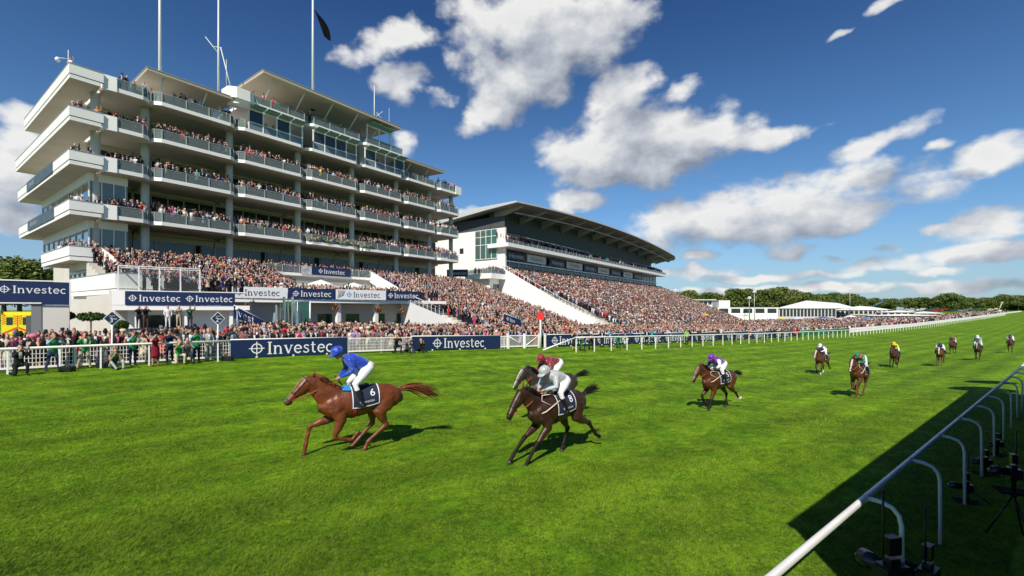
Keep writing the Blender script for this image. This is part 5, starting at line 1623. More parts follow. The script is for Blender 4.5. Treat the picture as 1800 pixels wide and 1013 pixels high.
# --- signs
def diamond(px, num, sup, label):
    t = t_of_px(px, 32.05); b = T3(t, 32.05)
    root = empty('place_sign', b, label, 'sign', 'diamond place signs')
    # faces the course and the camera
    d = Vector((UX, UY, 0)); d = Vector((b.y, -b.x, 0)).normalized() * .5 + d * .5; d.normalize(); up = Vector((0, 0, 1)); n = d.cross(up)
    c = Vector((b.x, b.y, px2w(px, 560, b.y).z)); r = .36
    m = MB(); m.tube([tuple(b), (c.x, c.y, c.z - r)], .035, 8); m.build('pole', M_WHITE, root)
    def plate(rr, off):
        q = [c + d * rr, c + up * rr * 1.12, c - d * rr, c - up * rr * 1.12]
        return [tuple(p + n * off) for p in q] + [tuple(p + n * (off - .02)) for p in q]
    F = [(0, 1, 2, 3), (7, 6, 5, 4), (0, 4, 5, 1), (1, 5, 6, 2), (2, 6, 7, 3), (3, 7, 4, 0)]
    m = MB(); m.add(plate(r, .0), F); m.build('border', M_WHITE, root)
    m = MB(); m.add(plate(r * .9, .006), F); m.build('plate', M_NAVY, root)
    tx = MB()
    def put(s, size, ox, oz):
        v, f = text_mb(s, size); tx.add([tuple(c + d * (p[0] + ox) + up * (p[1] + oz) + n * .009) for p in v], f)
    put(num, .36, -.03, -.10); put(sup, .11, .13, -.03); put('PLACE', .085, 0, .13)
    tx.build('lettering', M_LET, root)
diamond(197, '3', 'RD', 'navy diamond sign reading 3rd on a white pole')
diamond(383, '2', 'ND', 'navy diamond sign reading 2nd on a white pole')
t = t_of_px(950, 31.7); b = T3(t, 31.7)
root = empty('winning_post', b, 'white post topped by a bright red disc beside the gates', 'post')
c = Vector((b.x, b.y, px2w(950, 557, b.y).z))
m = MB(); m.loft([(b.x, b.y, b.z - .1, .10), (b.x, b.y, c.z - .3, .085)], 10); m.build('pole', mat('mint_white_paint', (.60, .72, .66), .5), root)
m = MB(); dn = Vector((-.15, -1, 0)).normalized()
m.loft([(*(c + dn * .05), .37), (*(c - dn * .05), .37)], 24, (1, -.15, 0), 0, False); m.build('disc', mat('red_paint', (.72, .02, .015), .45), root)

# --- big board, ambulance opening, left group
P = px2w
A = P(-60, 490, 34.0); B = P(122, 497, 37.5)
d = Vector((B.x - A.x, B.y - A.y, 0)); ln = d.length; d.normalize(); n = d.cross(Vector((0, 0, 1)))
def lb(a, b, z, A=A, d=d, n=n): return (A.x + d.x * a - n.x * b, A.y + d.y * a - n.y * b, CZ + z)
root = empty('gantry_board', lb(ln * .6, .3, -3), 'navy Investec board with striped print on a grey gantry, over the ambulance', 'billboard')
m = MB(lb)
zt0, zt1 = A.z - CZ, B.z - CZ
m.add([(0, 0, .62), (ln - 1.66, 0, .60), (ln - 1.66, 0, .42), (ln, 0, .40), (ln, 0, zt1), (0, 0, zt1 + .02), (0, .12, .62), (ln - 1.66, .12, .60), (ln - 1.66, .12, .42), (ln, .12, .40), (ln, .12, zt1), (0, .12, zt1 + .02)],
      [(0, 1, 4, 5), (1, 2, 3, 4), (11, 10, 7, 6), (10, 9, 8, 7), (5, 4, 10, 11), (4, 3, 9, 10), (3, 2, 8, 9), (2, 1, 7, 8), (1, 0, 6, 7)])
m.build('panel', M_NAVY, root)
hh = .58; wd = word_width(hh)
lettering(root, Vector(lb(ln - 1.75 - wd * .58, 0, 1.32)), d, (0, 0, 1), hh, [M_LET, M_LET])
m = MB(lb)
for i in range(9):
    src = MB(); x = ln - 5.9 + .11 * i
    ribbon(src, [(x - .35, zt1 - .15 - .10 * i), (x, zt1 - .45 - .10 * i), (x + .28 - .03 * i, zt1 - .5 - .12 * i)], .05, 0)
    m.add([(p[0], -.014, p[1]) for p in src.v], src.f)
for i in range(5):
    src = MB(); x = ln - 5.4 + .28 * i; ribbon(src, [(x - .2, .68), (x, .88), (x + .22, .86)], .06, 0); m.add([(p[0], -.014, p[1]) for p in src.v], src.f)
m.build('printed_stripes', mat('pale_print', (.55, .58, .62), .6), root)
m = MB(lb); m.box(0, ln + .06, -.05, .17, zt1 + .03, zt1 + .12); m.box(ln + .005, ln + .07, -.05, .17, .36, zt1 + .029); m.box(0, ln - 1.6, -.05, .17, .50, .59); m.build('frame', M_WHITE, root)
m = MB(lb); m.box(ln - 2.2, ln - 1.62, .1, 1.8, -3.3, .49); m.build('side_wall', mat('grey_panel', (.20, .20, .21), .7), root)
m = MB(lb); m.box(ln - 1.60, ln - .02, .15, .5, -3.3, .38); m.build('pier', M_CONC, root)
# ambulance
def ambulance():
    c = P(32, 560, 41.5); g = Vector((c.x, c.y, gxy(c.x, c.y)))
    root = empty('ambulance', g, 'yellow ambulance with red chevrons on its rear, parked behind the gantry board', 'ambulance')
    # rear faces the course
    e = Vector((.93, .37, 0)).normalized(); b = Vector((-e.y, e.x, 0))
    def xf(a, w, z): return tuple(g + e * a + b * w + Vector((0, 0, z)))
    M_Y = mat('ambulance_yellow', (.72, .66, .01), .35); M_R = mat('chevron_red', (.70, .05, .01), .4)
    m = MB(xf); m.prism([(-1.15, 0), (1.15, 0), (1.15, 5.2), (-1.15, 5.2)], .55, 2.62); m.prism([(-1.05, .1), (1.05, .1), (1.05, 5.0), (-1.05, 5.0)], 2.621, 2.8)
    m.prism([(-1.0, 5.2), (1.0, 5.2), (.95, 6.6), (-.95, 6.6)], .55, [2.2, 2.2, 1.35, 1.35]); body = m.build('body', M_Y, root)
    for s in (-1, 1):
        m = MB(xf); a0 = s * .56
        m.box(a0 - .52, a0 + .52, -.06, -.005, .62, 2.5); dr = m.build('rear_door', M_Y, root)
        w = MB(xf); w.box(a0 - .22, a0 + .22, -.075, -.062, 1.6, 2.3); w.build('window', M_WIN, dr)
        ch = MB(xf)
        for k in range(7):
            z = .35 + k * .36
            for (zlo, zhi) in ((.64, 1.55),):
                p = [(a0 - .5, z), (a0 + .5, z + s * -.55 + (.55 if s < 0 else .55)), (a0 + .5, z + .17 + s * -.55 + .55), (a0 - .5, z + .17)]
                if s < 0: p = [(a0 - .5, z), (a0 + .5, z + .55), (a0 + .5, z + .72), (a0 - .5, z + .17)]
                else: p = [(a0 - .5, z + .55), (a0 + .5, z), (a0 + .5, z + .17), (a0 - .5, z + .72)]
                if min(q[1] for q in p) < .64 or max(q[1] for q in p) > (1.58 if k < 9 else 2.4): continue
                ch.add([(q[0], -.068, q[1]) for q in p], [(0, 1, 2, 3)])
        for k in range(5):
            z = 1.62 + k * .17; ch.add([(a0 - .5, -.068, z), (a0 - .26, -.068, z + .12), (a0 - .26, -.068, z + .20), (a0 - .5, -.068, z + .08)], [(0, 1, 2, 3)])
            ch.add([(a0 + .26, -.068, z + .12), (a0 + .5, -.068, z), (a0 + .5, -.068, z + .08), (a0 + .26, -.068, z + .20)], [(0, 1, 2, 3)])
        ch.build('chevrons', M_R, dr)
        lt = MB(xf); lt.box(s * 1.02 - .1, s * 1.02 + .1, -.10, -.063, 2.52, 2.6); lt.build('tail_light', M_R, root)
        for w0 in (.9, 4.6):
            wh = MB(xf); wh.loft([(s * 1.0, w0, .36, .36), (s * 1.17, w0, .36, .36)], 18, (0, 0, 1)); wh.build('wheel', M_BLACK, root)
    m = MB(xf); m.box(1.0, 1.9, -1.0, -.95, .7, 2.45); m.box(-1.25, 1.25, -.22, -.1, .36, .54); m.build('bumper_and_ramp', mat('dark_grey', (.08, .08, .08), .5), root)
ambulance()

# ---- topiary in planters
def topiary(px, py, Y, rx, rz, label, kind='ball'):
    c = P(px, py, Y); g = gxy(c.x, c.y)
    root = empty('topiary', (c.x, c.y, g), label, 'topiary', 'clipped topiary by the stand')
    m = MB(); m.loft([(c.x, c.y, g, .22), (c.x, c.y, g + .5, .3)], 12); m.build('planter', M_CONC, root)
    m = MB(); m.tube([(c.x, c.y, g + .4), (c.x, c.y, c.z)], .05, 6); m.build('trunk', mat('bark', (.06, .045, .03), .9), root)
    foliage(c, rx, rx, rz, 900, .10, 'crown', root, M_LEAFD)
def foliage(c, rx, ry, rz, n, size, name, parent, m, seed=1, shell=.5):
    r = np.random.default_rng(seed + int(abs(c[0]) * 7))
    v = r.normal(size=(n, 3)); v /= np.linalg.norm(v, axis=1)[:, None]
    rad = shell + (1 - shell) * r.random(n) ** .5
    p = v * rad[:, None] * np.array([rx, ry, rz]) + np.array(c)
    mb = leaf_mesh(p, size, r)
    me = bpy.data.meshes.new(name); me.from_pydata((mb[0] - np.array(root_loc(parent))).tolist(), [], mb[1].tolist()); me.materials.append(m)
    return link_mesh(name, me, parent)
def leaf_mesh(p, size, r):
    n = len(p)
    a = r.normal(size=(n, 3)); a /= np.linalg.norm(a, axis=1)[:, None]
    b = np.cross(a, r.normal(size=(n, 3))); b /= np.linalg.norm(b, axis=1)[:, None]
    s = size * (.6 + .8 * r.random(n))[:, None]
    v = np.stack([p - a * s, p + b * s * .55, p + a * s, p - b * s * .55], 1).reshape(-1, 3)
    f = np.arange(4 * n).reshape(-1, 4)
    return v, f
def leaf_mat(name, c1, c2):
    m = bpy.data.materials.new(name); m.use_nodes = True
    nt = m.node_tree; b = nt.nodes['Principled BSDF']; b.inputs['Roughness'].default_value = .7; b.inputs['Specular IOR Level'].default_value = .2
    g = nt.nodes.new('ShaderNodeNewGeometry'); mx = nt.nodes.new('ShaderNodeMix'); mx.data_type = 'RGBA'
    mx.inputs[6].default_value = (*c1, 1); mx.inputs[7].default_value = (*c2, 1)
    nt.links.new(g.outputs['Random Per Island'], mx.inputs[0]); nt.links.new(mx.outputs[2], b.inputs['Base Color'])
    MATS[name] = m; return m
M_LEAFD = leaf_mat('clipped_leaves', (.025, .055, .010), (.07, .12, .02))
M_LEAFT = leaf_mat('tree_leaves', (.062, .105, .022), (.165, .215, .052))
M_LEAFO = leaf_mat('oak_leaves', (.080, .115, .026), (.185, .215, .060))
topiary(118, 555, 38.5, .52, .32, 'round clipped bush on a stem, smaller and beside the grey pier')
topiary(160, 557, 39.0, .95, .38, 'wide flat clipped bush on a stem under the terrace parapet')
topiary(214, 572, 39.5, .5, .42, 'olive green clipped bush behind the 3rd place sign')
# hanging baskets
for i, (px, py, Y) in enumerate(((432, 540, 49), (590, 541, 54), (665, 545, 57.5), (707, 547, 60))):
    c = P(px, py, Y); root = empty('hanging_basket', c, 'flower basket hanging under the podium, %s from the pavilion' % ORD[i], 'hanging basket', 'hanging baskets under the podium')
    foliage(c, .38, .38, .33, 160, .11, 'leaves', root, M_LEAFD, 3, .3)
    foliage(c, .42, .42, .36, 60, .11, 'flowers', root, mat('orange_flowers', (.62, .13, .03), .7), 5, .6)
    m = MB(); m.tube([tuple(c), (c.x, c.y, CZ + .84)], .015, 5); m.build('chain', M_GREYST, root)
# slanting blue stair banners
for i, (x0, y0, x1, y1, hpx, Y, lab) in enumerate(((411, 545, 468, 572, 25, 42.5, 'slanting navy banner on the stair rail by the pavilion, letters vest showing'), (886, 552, 916, 563, 13, 58, 'slanting navy banner in the crowd behind the red disc'))):
    a, b = P(x0, y0, Y), P(x1, y1, Y + 2); d = (b - a); ln = d.length; d.normalize(); up = Vector((0, 0, 1)); h = hpx / FPX * Y; n = d.cross(up).normalized()
    q = [a, b, b + up * h * .55, a + up * h] if i == 0 else [a - up * h, b - up * h, b, a]
    if i == 0: q = [a - up * h * .6, b - up * .1, b + up * .28, a + up * h * .3]
    m = MB(); m.add([tuple(p) for p in q] + [tuple(p - n * .05) for p in q], [(0, 1, 2, 3), (7, 6, 5, 4), (0, 4, 5, 1), (1, 5, 6, 2), (2, 6, 7, 3), (3, 7, 4, 0)])
    o = m.build('stair_banner', M_NAVY, None, lab, 'banner', 'slanting banners on stair rails', loc=a)
    lettering(o, q[0] + d * ln * .12 + (q[3] - q[0]) * (.34 if i == 0 else .25), d, (q[3] - q[0]), .62 if i == 0 else .5, [M_LET, M_LET], text='vest' if i == 0 else 'Inv', mark=(i == 1))
    m = MB(); m.tube([tuple(q[3] + up * .05), tuple(q[2] + up * .05)], .04, 6); m.build('rail', M_STEEL, o)
# lamp globe by the stair
c = P(417, 543, 42.3); m = MB(); m.ball(tuple(c), .17, .17, .17, 12, 0, 8); m.tube([(c.x, c.y, gxy(c.x, c.y)), (c.x, c.y, c.z - .15)], .04, 6, 1)
m.build('globe_lamp', [mat('opal_glass', (.8, .8, .8), .3), M_GREYST], None, 'white globe lamp on a slim post at the top of the stair banner', 'lamp', loc=(c.x, c.y, gxy(c.x, c.y)))
# glass lift tower with mirrored shards
c = P(522, 560, 47); g = gxy(c.x, c.y)
root = empty('glass_tower', (c.x, c.y, g), 'angular structure of mirrored glass shards in front of the podium', 'sculpture')
rs = random.Random(5); m = MB()
for k in range(34):
    px = 483 + rs.random() * 52; top = 552 - rs.random() * 20 - (18 if 498 < px < 522 else 0)
    Y = 46.5 + rs.random() * 1.6; a = P(px, top, Y); w = .08 + rs.random() * .16; an = rs.random() * 3
    ex = Vector((math.cos(an), math.sin(an), 0)) * w; lean = Vector((rs.gauss(0, .12), rs.gauss(0, .1), 0))
    b = Vector((a.x, a.y, g)) + lean
    q = [b - ex, b + ex, a + ex * .3, a - ex * .6]; nn = ex.cross(Vector((0, 0, 1))).normalized() * .03
    m.add([tuple(p) for p in q] + [tuple(p + nn) for p in q], [(0, 1, 2, 3), (7, 6, 5, 4), (0, 4, 5, 1), (1, 5, 6, 2), (2, 6, 7, 3), (3, 7, 4, 0)], rs.choice((0, 0, 1)))
m.build('shards', [mat('mirror_glass', (.55, .62, .62), .08, metal=.9), mat('grey_glass', (.22, .26, .26), .1, spec=.8)], root)
def lt(px, Y, z): p = P(px, 545, Y); return (p.x, p.y, CZ + z)
m = MB()
a, b = P(500, 545, 48.5), P(545, 545, 50.5)
for (q, r_) in ((a, .06), (b, .09), ((a + b) / 2, .05)): m.tube([(q.x, q.y, g), (q.x, q.y, CZ + 1.0)], r_, 6)
m.tube([(a.x, a.y, CZ + .95), (b.x, b.y, CZ + .95)], .07, 6); m.build('frame', M_STEEL, root)
d = (b - a).normalized(); n = d.cross(Vector((0, 0, 1)))
m = MB(); q = [Vector((a.x, a.y, g)), Vector((b.x, b.y, g)), Vector((b.x, b.y, CZ + .9)), Vector((a.x, a.y, CZ + .9))]
m.add([tuple(p) for p in q] + [tuple(p - n * .03) for p in q], [(0, 1, 2, 3), (7, 6, 5, 4), (0, 4, 5, 1), (1, 5, 6, 2), (2, 6, 7, 3), (3, 7, 4, 0)]); m.build('glass_wall', M_TEAL, root)
# white parasols on the podium
for i, (px, py, s) in enumerate(((564, 494, 8.5), (622, 499, 12.5), (670, 503, 16.5))):
    b = Vector(SW(s_at(px, 3.5), 3.5, 1.25)); top = px2w(px, py - 2, b.y).z
    root = empty('parasol', b, 'white square parasol on the podium terrace, %s from the corner' % ORD[i], 'parasol', 'white parasols on the podium')
    m = MB(); m.tube([tuple(b), (b.x, b.y, top)], .035, 6); m.build('pole', M_STEEL, root)
    m = MB(); m.loft([(b.x, b.y, top - .75, 1.75), (b.x, b.y, top - .55, 1.6), (b.x, b.y, top, .06)], 8, (1, .4, 0), 0, False); m.build('canopy', mat('white_canvas', (.78, .77, .74), .8), root)
# stair from the podium end down to the lawn
A = on_line(A2, B2, 722); B = P(812, 560, 66); dd = Vector((B.x - A[0], B.y - A[1], 0)); ln = dd.length; dd.normalize(); nn = dd.cross(Vector((0, 0, 1)))
def ls(a, b, z, A=A, dd=dd, nn=nn): return (A[0] + dd.x * a - nn.x * b, A[1] + dd.y * a - nn.y * b, CZ + z)
m = MB(ls); m.add([(0, 0, -3.4), (ln, 0, -3.4), (ln, 0, -2.6), (ln * .62, 0, -.9), (0, 0, 1.0), (0, 3.5, -3.4), (ln, 3.5, -3.4), (ln, 3.5, -2.6), (ln * .62, 3.5, -.9), (0, 3.5, 1.0)],
                  [(0, 1, 2, 3, 4), (9, 8, 7, 6, 5), (4, 3, 8, 9), (3, 2, 7, 8), (2, 1, 6, 7), (0, 4, 9, 5)])
so = m.build('outside_stair', M_WHITE, None, 'white side of a broad outside stair descending from the podium end', 'staircase', loc=ls(ln / 2, 0, -3.4))
m = MB(ls)
for k in range(9):
    a = ln * .62 * k / 8; z = 1.0 - 1.9 * k / 8; m.box(a - .03, a + .03, .02, .08, z - .05, z + 1.0)
m.tube([(0, .05, 2.0), (ln * .62, .05, .1)], .045, 6); m.tube([(0, .05, 1.5), (ln * .62, .05, -.4)], .03, 6); m.build('handrail', M_STEEL, so)
# ------------------------------------------------------------------ people near the course: one body each
# slots: 0 skin 1 hair 2 top 3 lower 4 shirt front 5 shoes and hat 6 sleeves
def person_mesh(pose='stand', dress=False, hat=None, longhair=False, bare=False, voxel=.03, ratio=.5, fingers=False, seed=0):
    F = Flesh(); dz = 0; lean = 0.0
    legs = {'stand': (((0, .09, .93), (.03, .11, .50), (0, .12, .09)), ((0, -.09, .93), (.04, -.11, .50), (.02, -.12, .09))),
            'stride': (((0, .09, .93), (.10, .15, .50), (.04, .22, .09)), ((0, -.09, .93), (.03, -.16, .50), (-.04, -.24, .09))),
            'kneel': (((0, .10, .50), (.40, .14, .50), (.34, .14, .09)), ((0, -.10, .50), (.14, -.14, .09), (-.28, -.14, .10))),
            'sit': (((0, .11, .17), (.34, .24, .40), (.55, .17, .07)), ((0, -.11, .17), (.36, -.22, .36), (.62, -.13, .07)))}
    lg = legs['stand' if pose in ('stand', 'lean', 'camera', 'cheer') else 'stride' if pose == 'stridecam' else 'kneel' if pose == 'kneel' else 'sit']
    dz = {'kneel': -.43, 'sit': -.76}.get(pose, 0)
    lean = {'lean': .20, 'kneel': .10, 'sit': .12, 'stridecam': .08}.get(pose, 0)
    z = lambda v: v + dz
    F.add([2 if not dress else 2, 2, 2], [(0, 0, z(.93), .158, .118), (lean * .3, 0, z(1.12), .142 if not dress else .12, .11), (lean * .75, 0, z(1.32), .182 if not dress else .155, .128), (lean, 0, z(1.44), .165 if not dress else .14, .085)])
    if not dress:
        F.add(2, [(0, 0, z(1.0), .155, .12), (0, 0, z(.86), .165, .125)])
    F.add(0, [(lean, 0, z(1.45), .056, .058), (lean + .03, 0, z(1.56), .052, .055)])
    hx = lean + .035
    F.add(0, [(hx + .045, 0, z(1.545), .04, .04), (hx + .02, 0, z(1.60), .064, .076), (hx, 0, z(1.67), .076, .092), (hx - .005, 0, z(1.72), .066, .078)])
    F.add(0, [(hx + .095, 0, z(1.65), .012, .012), (hx + .115, 0, z(1.615), .017, .015)])
    F.both(0, [(hx - .01, .08, z(1.66), .012, .02), (hx - .02, .083, z(1.62), .011, .018)])
    if not bare:
        F.add(1, [(hx - .045, 0, z(1.66), .076, .065), (hx - .02, 0, z(1.725), .078, .088), (hx + .02, 0, z(1.755), .06, .055)])
    if longhair:
        F.add(1, [(hx - .06, 0, z(1.66), .08, .05), (hx - .085, 0, z(1.52), .085, .045), (hx - .09, 0, z(1.40), .06, .03)])
    sh = .19 if not dress else .165
    arms = {'stand': ((.02, sh + .06, 1.17), (.12, sh + .02, .95)), 'lean': ((.26, sh + .08, 1.20), (.46, .10, 1.14)), 'cheer': ((.16, sh + .14, 1.46), (.20, sh + .10, 1.78)),
            'camera': ((.18, sh + .10, 1.28), (.22, .07, 1.57)), 'stridecam': ((.26, sh + .12, 1.28), (.30, .07, 1.57)), 'kneel': ((.30, sh + .08, 1.26), (.34, .07, 1.56)), 'sit': ((.30, sh + .06, 1.20), (.36, .08, 1.50))}[pose]
    for s in (1, -1):
        e, w = [Vector((p[0], s * p[1], z(p[2]))) for p in arms]
        if pose == 'cheer' and s < 0: e, w = Vector((.22, -.25, z(1.22))), Vector((.24, -.06, z(1.30)))
        S0 = Vector((lean, s * (sh - .01), z(1.41)))
        sl = 6 if not dress else 0
        F.add(sl, [(*S0, .070, .065), (*(S0 * .5 + e * .5), .056, .056), (*e, .047, .046)])
        F.add([sl, 0] if not dress else 0, [(*e, .047, .046), (*(e * .35 + w * .65), .040, .037), (*w, .030, .028)])
        d = (w - e).normalized()
        F.add(0, [(*w, .028, .024), (*(w + d * .05), .038, .026), (*(w + d * .09), .034, .022)])
        if fingers:
            lat = Vector((0, 1, 0)); dn = d.cross(lat)
            dn = dn.normalized() if dn.length > .1 else Vector((1, 0, 0))
            if dn.x < 0: dn = -dn
            for i in range(4):
                b = w + d * .09 + lat * ((i - 1.5) * .018); ln = (.05, .058, .055, .042)[i]
                F.extra.tube([tuple(b), tuple(b + d * ln * .5 + dn * .008), tuple(b + d * ln * .8 + dn * .03)], [.0095, .009, .007], 6, 0)
            b = w + d * .035 - lat * s * .034
            F.extra.tube([tuple(b), tuple(b + d * .03 - lat * s * .014 + dn * .01), tuple(b + d * .05 - lat * s * .008 + dn * .026)], [.012, .011, .008], 6, 0)
    for (h, k, a), s in zip(lg, (1, -1)):
        h, k, a = Vector(h), Vector(k), Vector(a)
        if pose in ('stand', 'lean', 'camera', 'cheer'): pass
        slot = 0 if dress else 3
        F.add([3 if not dress else 2, slot], [(*h, .098, .105), (*(h * .5 + k * .5), .082, .085), (*k, .060, .062)])
        F.add(slot, [(*k, .060, .062), (*(k * .6 + a * .4), .056, .058), (*a, .042 if dress else .05, .045 if dress else .055)])
        fd = 1 if pose != 'sit' else .5
        F.add(5, [(a.x - .04, a.y, a.z - .03, .038, .035), (a.x + .06, a.y, a.z - .045, .042, .032), (a.x + .16 * fd, a.y * 1.05, a.z - .055, .036, .024)])
    if dress:
        F.add(2, [(0, 0, z(1.0), .13, .11), (0, 0, z(.85), .175, .15), (.01, 0, z(.62), .205, .18), (.01, 0, z(.50), .215, .19)])
    if hat == 'top':
        F.add(5, [(hx - .01, 0, z(1.755), .085, .10), (hx - .01, 0, z(1.87), .085, .10), (hx - .01, 0, z(1.90), .082, .096)]); F.add(5, [(hx - .01, 0, z(1.745), .135, .15), (hx - .01, 0, z(1.765), .135, .15)])
    elif hat == 'wide':
        F.add(5, [(hx - .01, 0, z(1.74), .21, .22), (hx - .01, 0, z(1.765), .20, .21)]); F.add(5, [(hx - .01, 0, z(1.76), .10, .11), (hx - .01, 0, z(1.83), .08, .09)])
    elif hat == 'straw':
        F.add(5, [(hx - .01, 0, z(1.735), .15, .165), (hx - .01, 0, z(1.755), .145, .16)]); F.add(5, [(hx - .01, 0, z(1.75), .088, .10), (hx - .01, 0, z(1.84), .078, .09)])
    def paint(cen, idx):
        if not dress:
            on = (idx == 2) & (np.abs(cen[:, 1]) < .05) & (cen[:, 2] > z(1.18)) & (cen[:, 2] < z(1.46)) & (cen[:, 0] > lean * .5 + .03)
            idx = np.where(on, 4, idx)
        return idx
    ms = [M_SKIN, HAIRS['brown'], FAB['black'], FAB['black'], FAB['white'], M_BOOT, FAB['black']]
    return F.build('person', ms, voxel, 2, ratio, paint)
FABC = {'black': (.012, .012, .014), 'charcoal': (.035, .035, .04), 'navy': (.012, .018, .05), 'grey': (.14, .14, .15), 'pale grey': (.36, .36, .37), 'white': (.72, .71, .69), 'pale blue': (.30, .42, .58), 'lilac': (.38, .28, .52),
        'red': (.48, .02, .025), 'crimson': (.20, .008, .022), 'pink': (.62, .16, .24), 'magenta': (.5, .02, .18), 'cream': (.58, .48, .33), 'tan': (.30, .19, .10), 'green': (.012, .24, .05), 'dark green': (.012, .075, .03), 'lime': (.16, .45, .05),
        'yellow': (.62, .45, .06), 'turquoise': (.03, .32, .36), 'royal blue': (.02, .07, .38), 'denim': (.03, .05, .12), 'beige': (.42, .35, .25), 'brown': (.08, .045, .025), 'orange': (.60, .16, .03)}
FAB = {k: mat('fabric_' + k.replace(' ', '_'), v, .8, spec=.25, var=.16, vscale=9, bump=.35, bscale=11) for k, v in FABC.items()}
HAIRS = {'brown': H_BROWN, 'dark': H_BLACK, 'fair': mat('fair_hair', (.30, .19, .08), .6), 'grey': mat('grey_hair', (.30, .29, .28), .6), 'red': H_RED}
SKINS = [M_SKIN, mat('skin_fair', (.56, .31, .22), .55), mat('skin_tan', (.36, .17, .10), .55), mat('skin_dark', (.12, .055, .03), .5)]
_pm = {}
def put_person(key, loc, rz, cols, label, cat='person', group=None, scale=1.0):
    """key: arguments of person_mesh; cols: materials per slot (None keeps the default)"""
    k = tuple(sorted(key.items()))
    if k not in _pm: _pm[k] = person_mesh(**key)
    o = bpy.data.objects.new('person', _pm[k]); COL.objects.link(o)
    o.location = loc; o.rotation_euler = (0, 0, rz); o.scale = (scale, scale, scale)
    for i, m in enumerate(cols):
        if m is not None:
            o.material_slots[i].link = 'OBJECT'; o.material_slots[i].material = m
    return tag(o, label, cat, group)
def face_to(p, q): return math.atan2(q[1] - p[1], q[0] - p[0])
def hand_camera(p, rz, scale, label, hx, hz, big=1.0, white=False):
    t = empty('camera', (0, 0, 0), label, 'camera', 'cameras held by photographers')
    m = MB(); m.box(-.03, .04, -.075, .075, -.05, .05); m.box(-.02, .03, -.03, .03, .05, .08); m.build('camera_body', M_BLACK, t, world=False)
    m = MB(); m.loft([(.04, 0, 0, .042), (.04 + .12 * big, 0, 0, .045), (.041 + .12 * big, 0, 0, .055), (.04 + .22 * big, 0, 0, .058)], 12, (0, 1, 0)); m.build('lens', FAB['pale grey'] if white else M_BLACK, t, world=False)
    t.location = (p[0] + math.cos(rz) * hx * scale, p[1] + math.sin(rz) * hx * scale, p[2] + hz * scale); t.rotation_euler = (0, 0, rz)
GP = 'photographers on the course side of the fence'
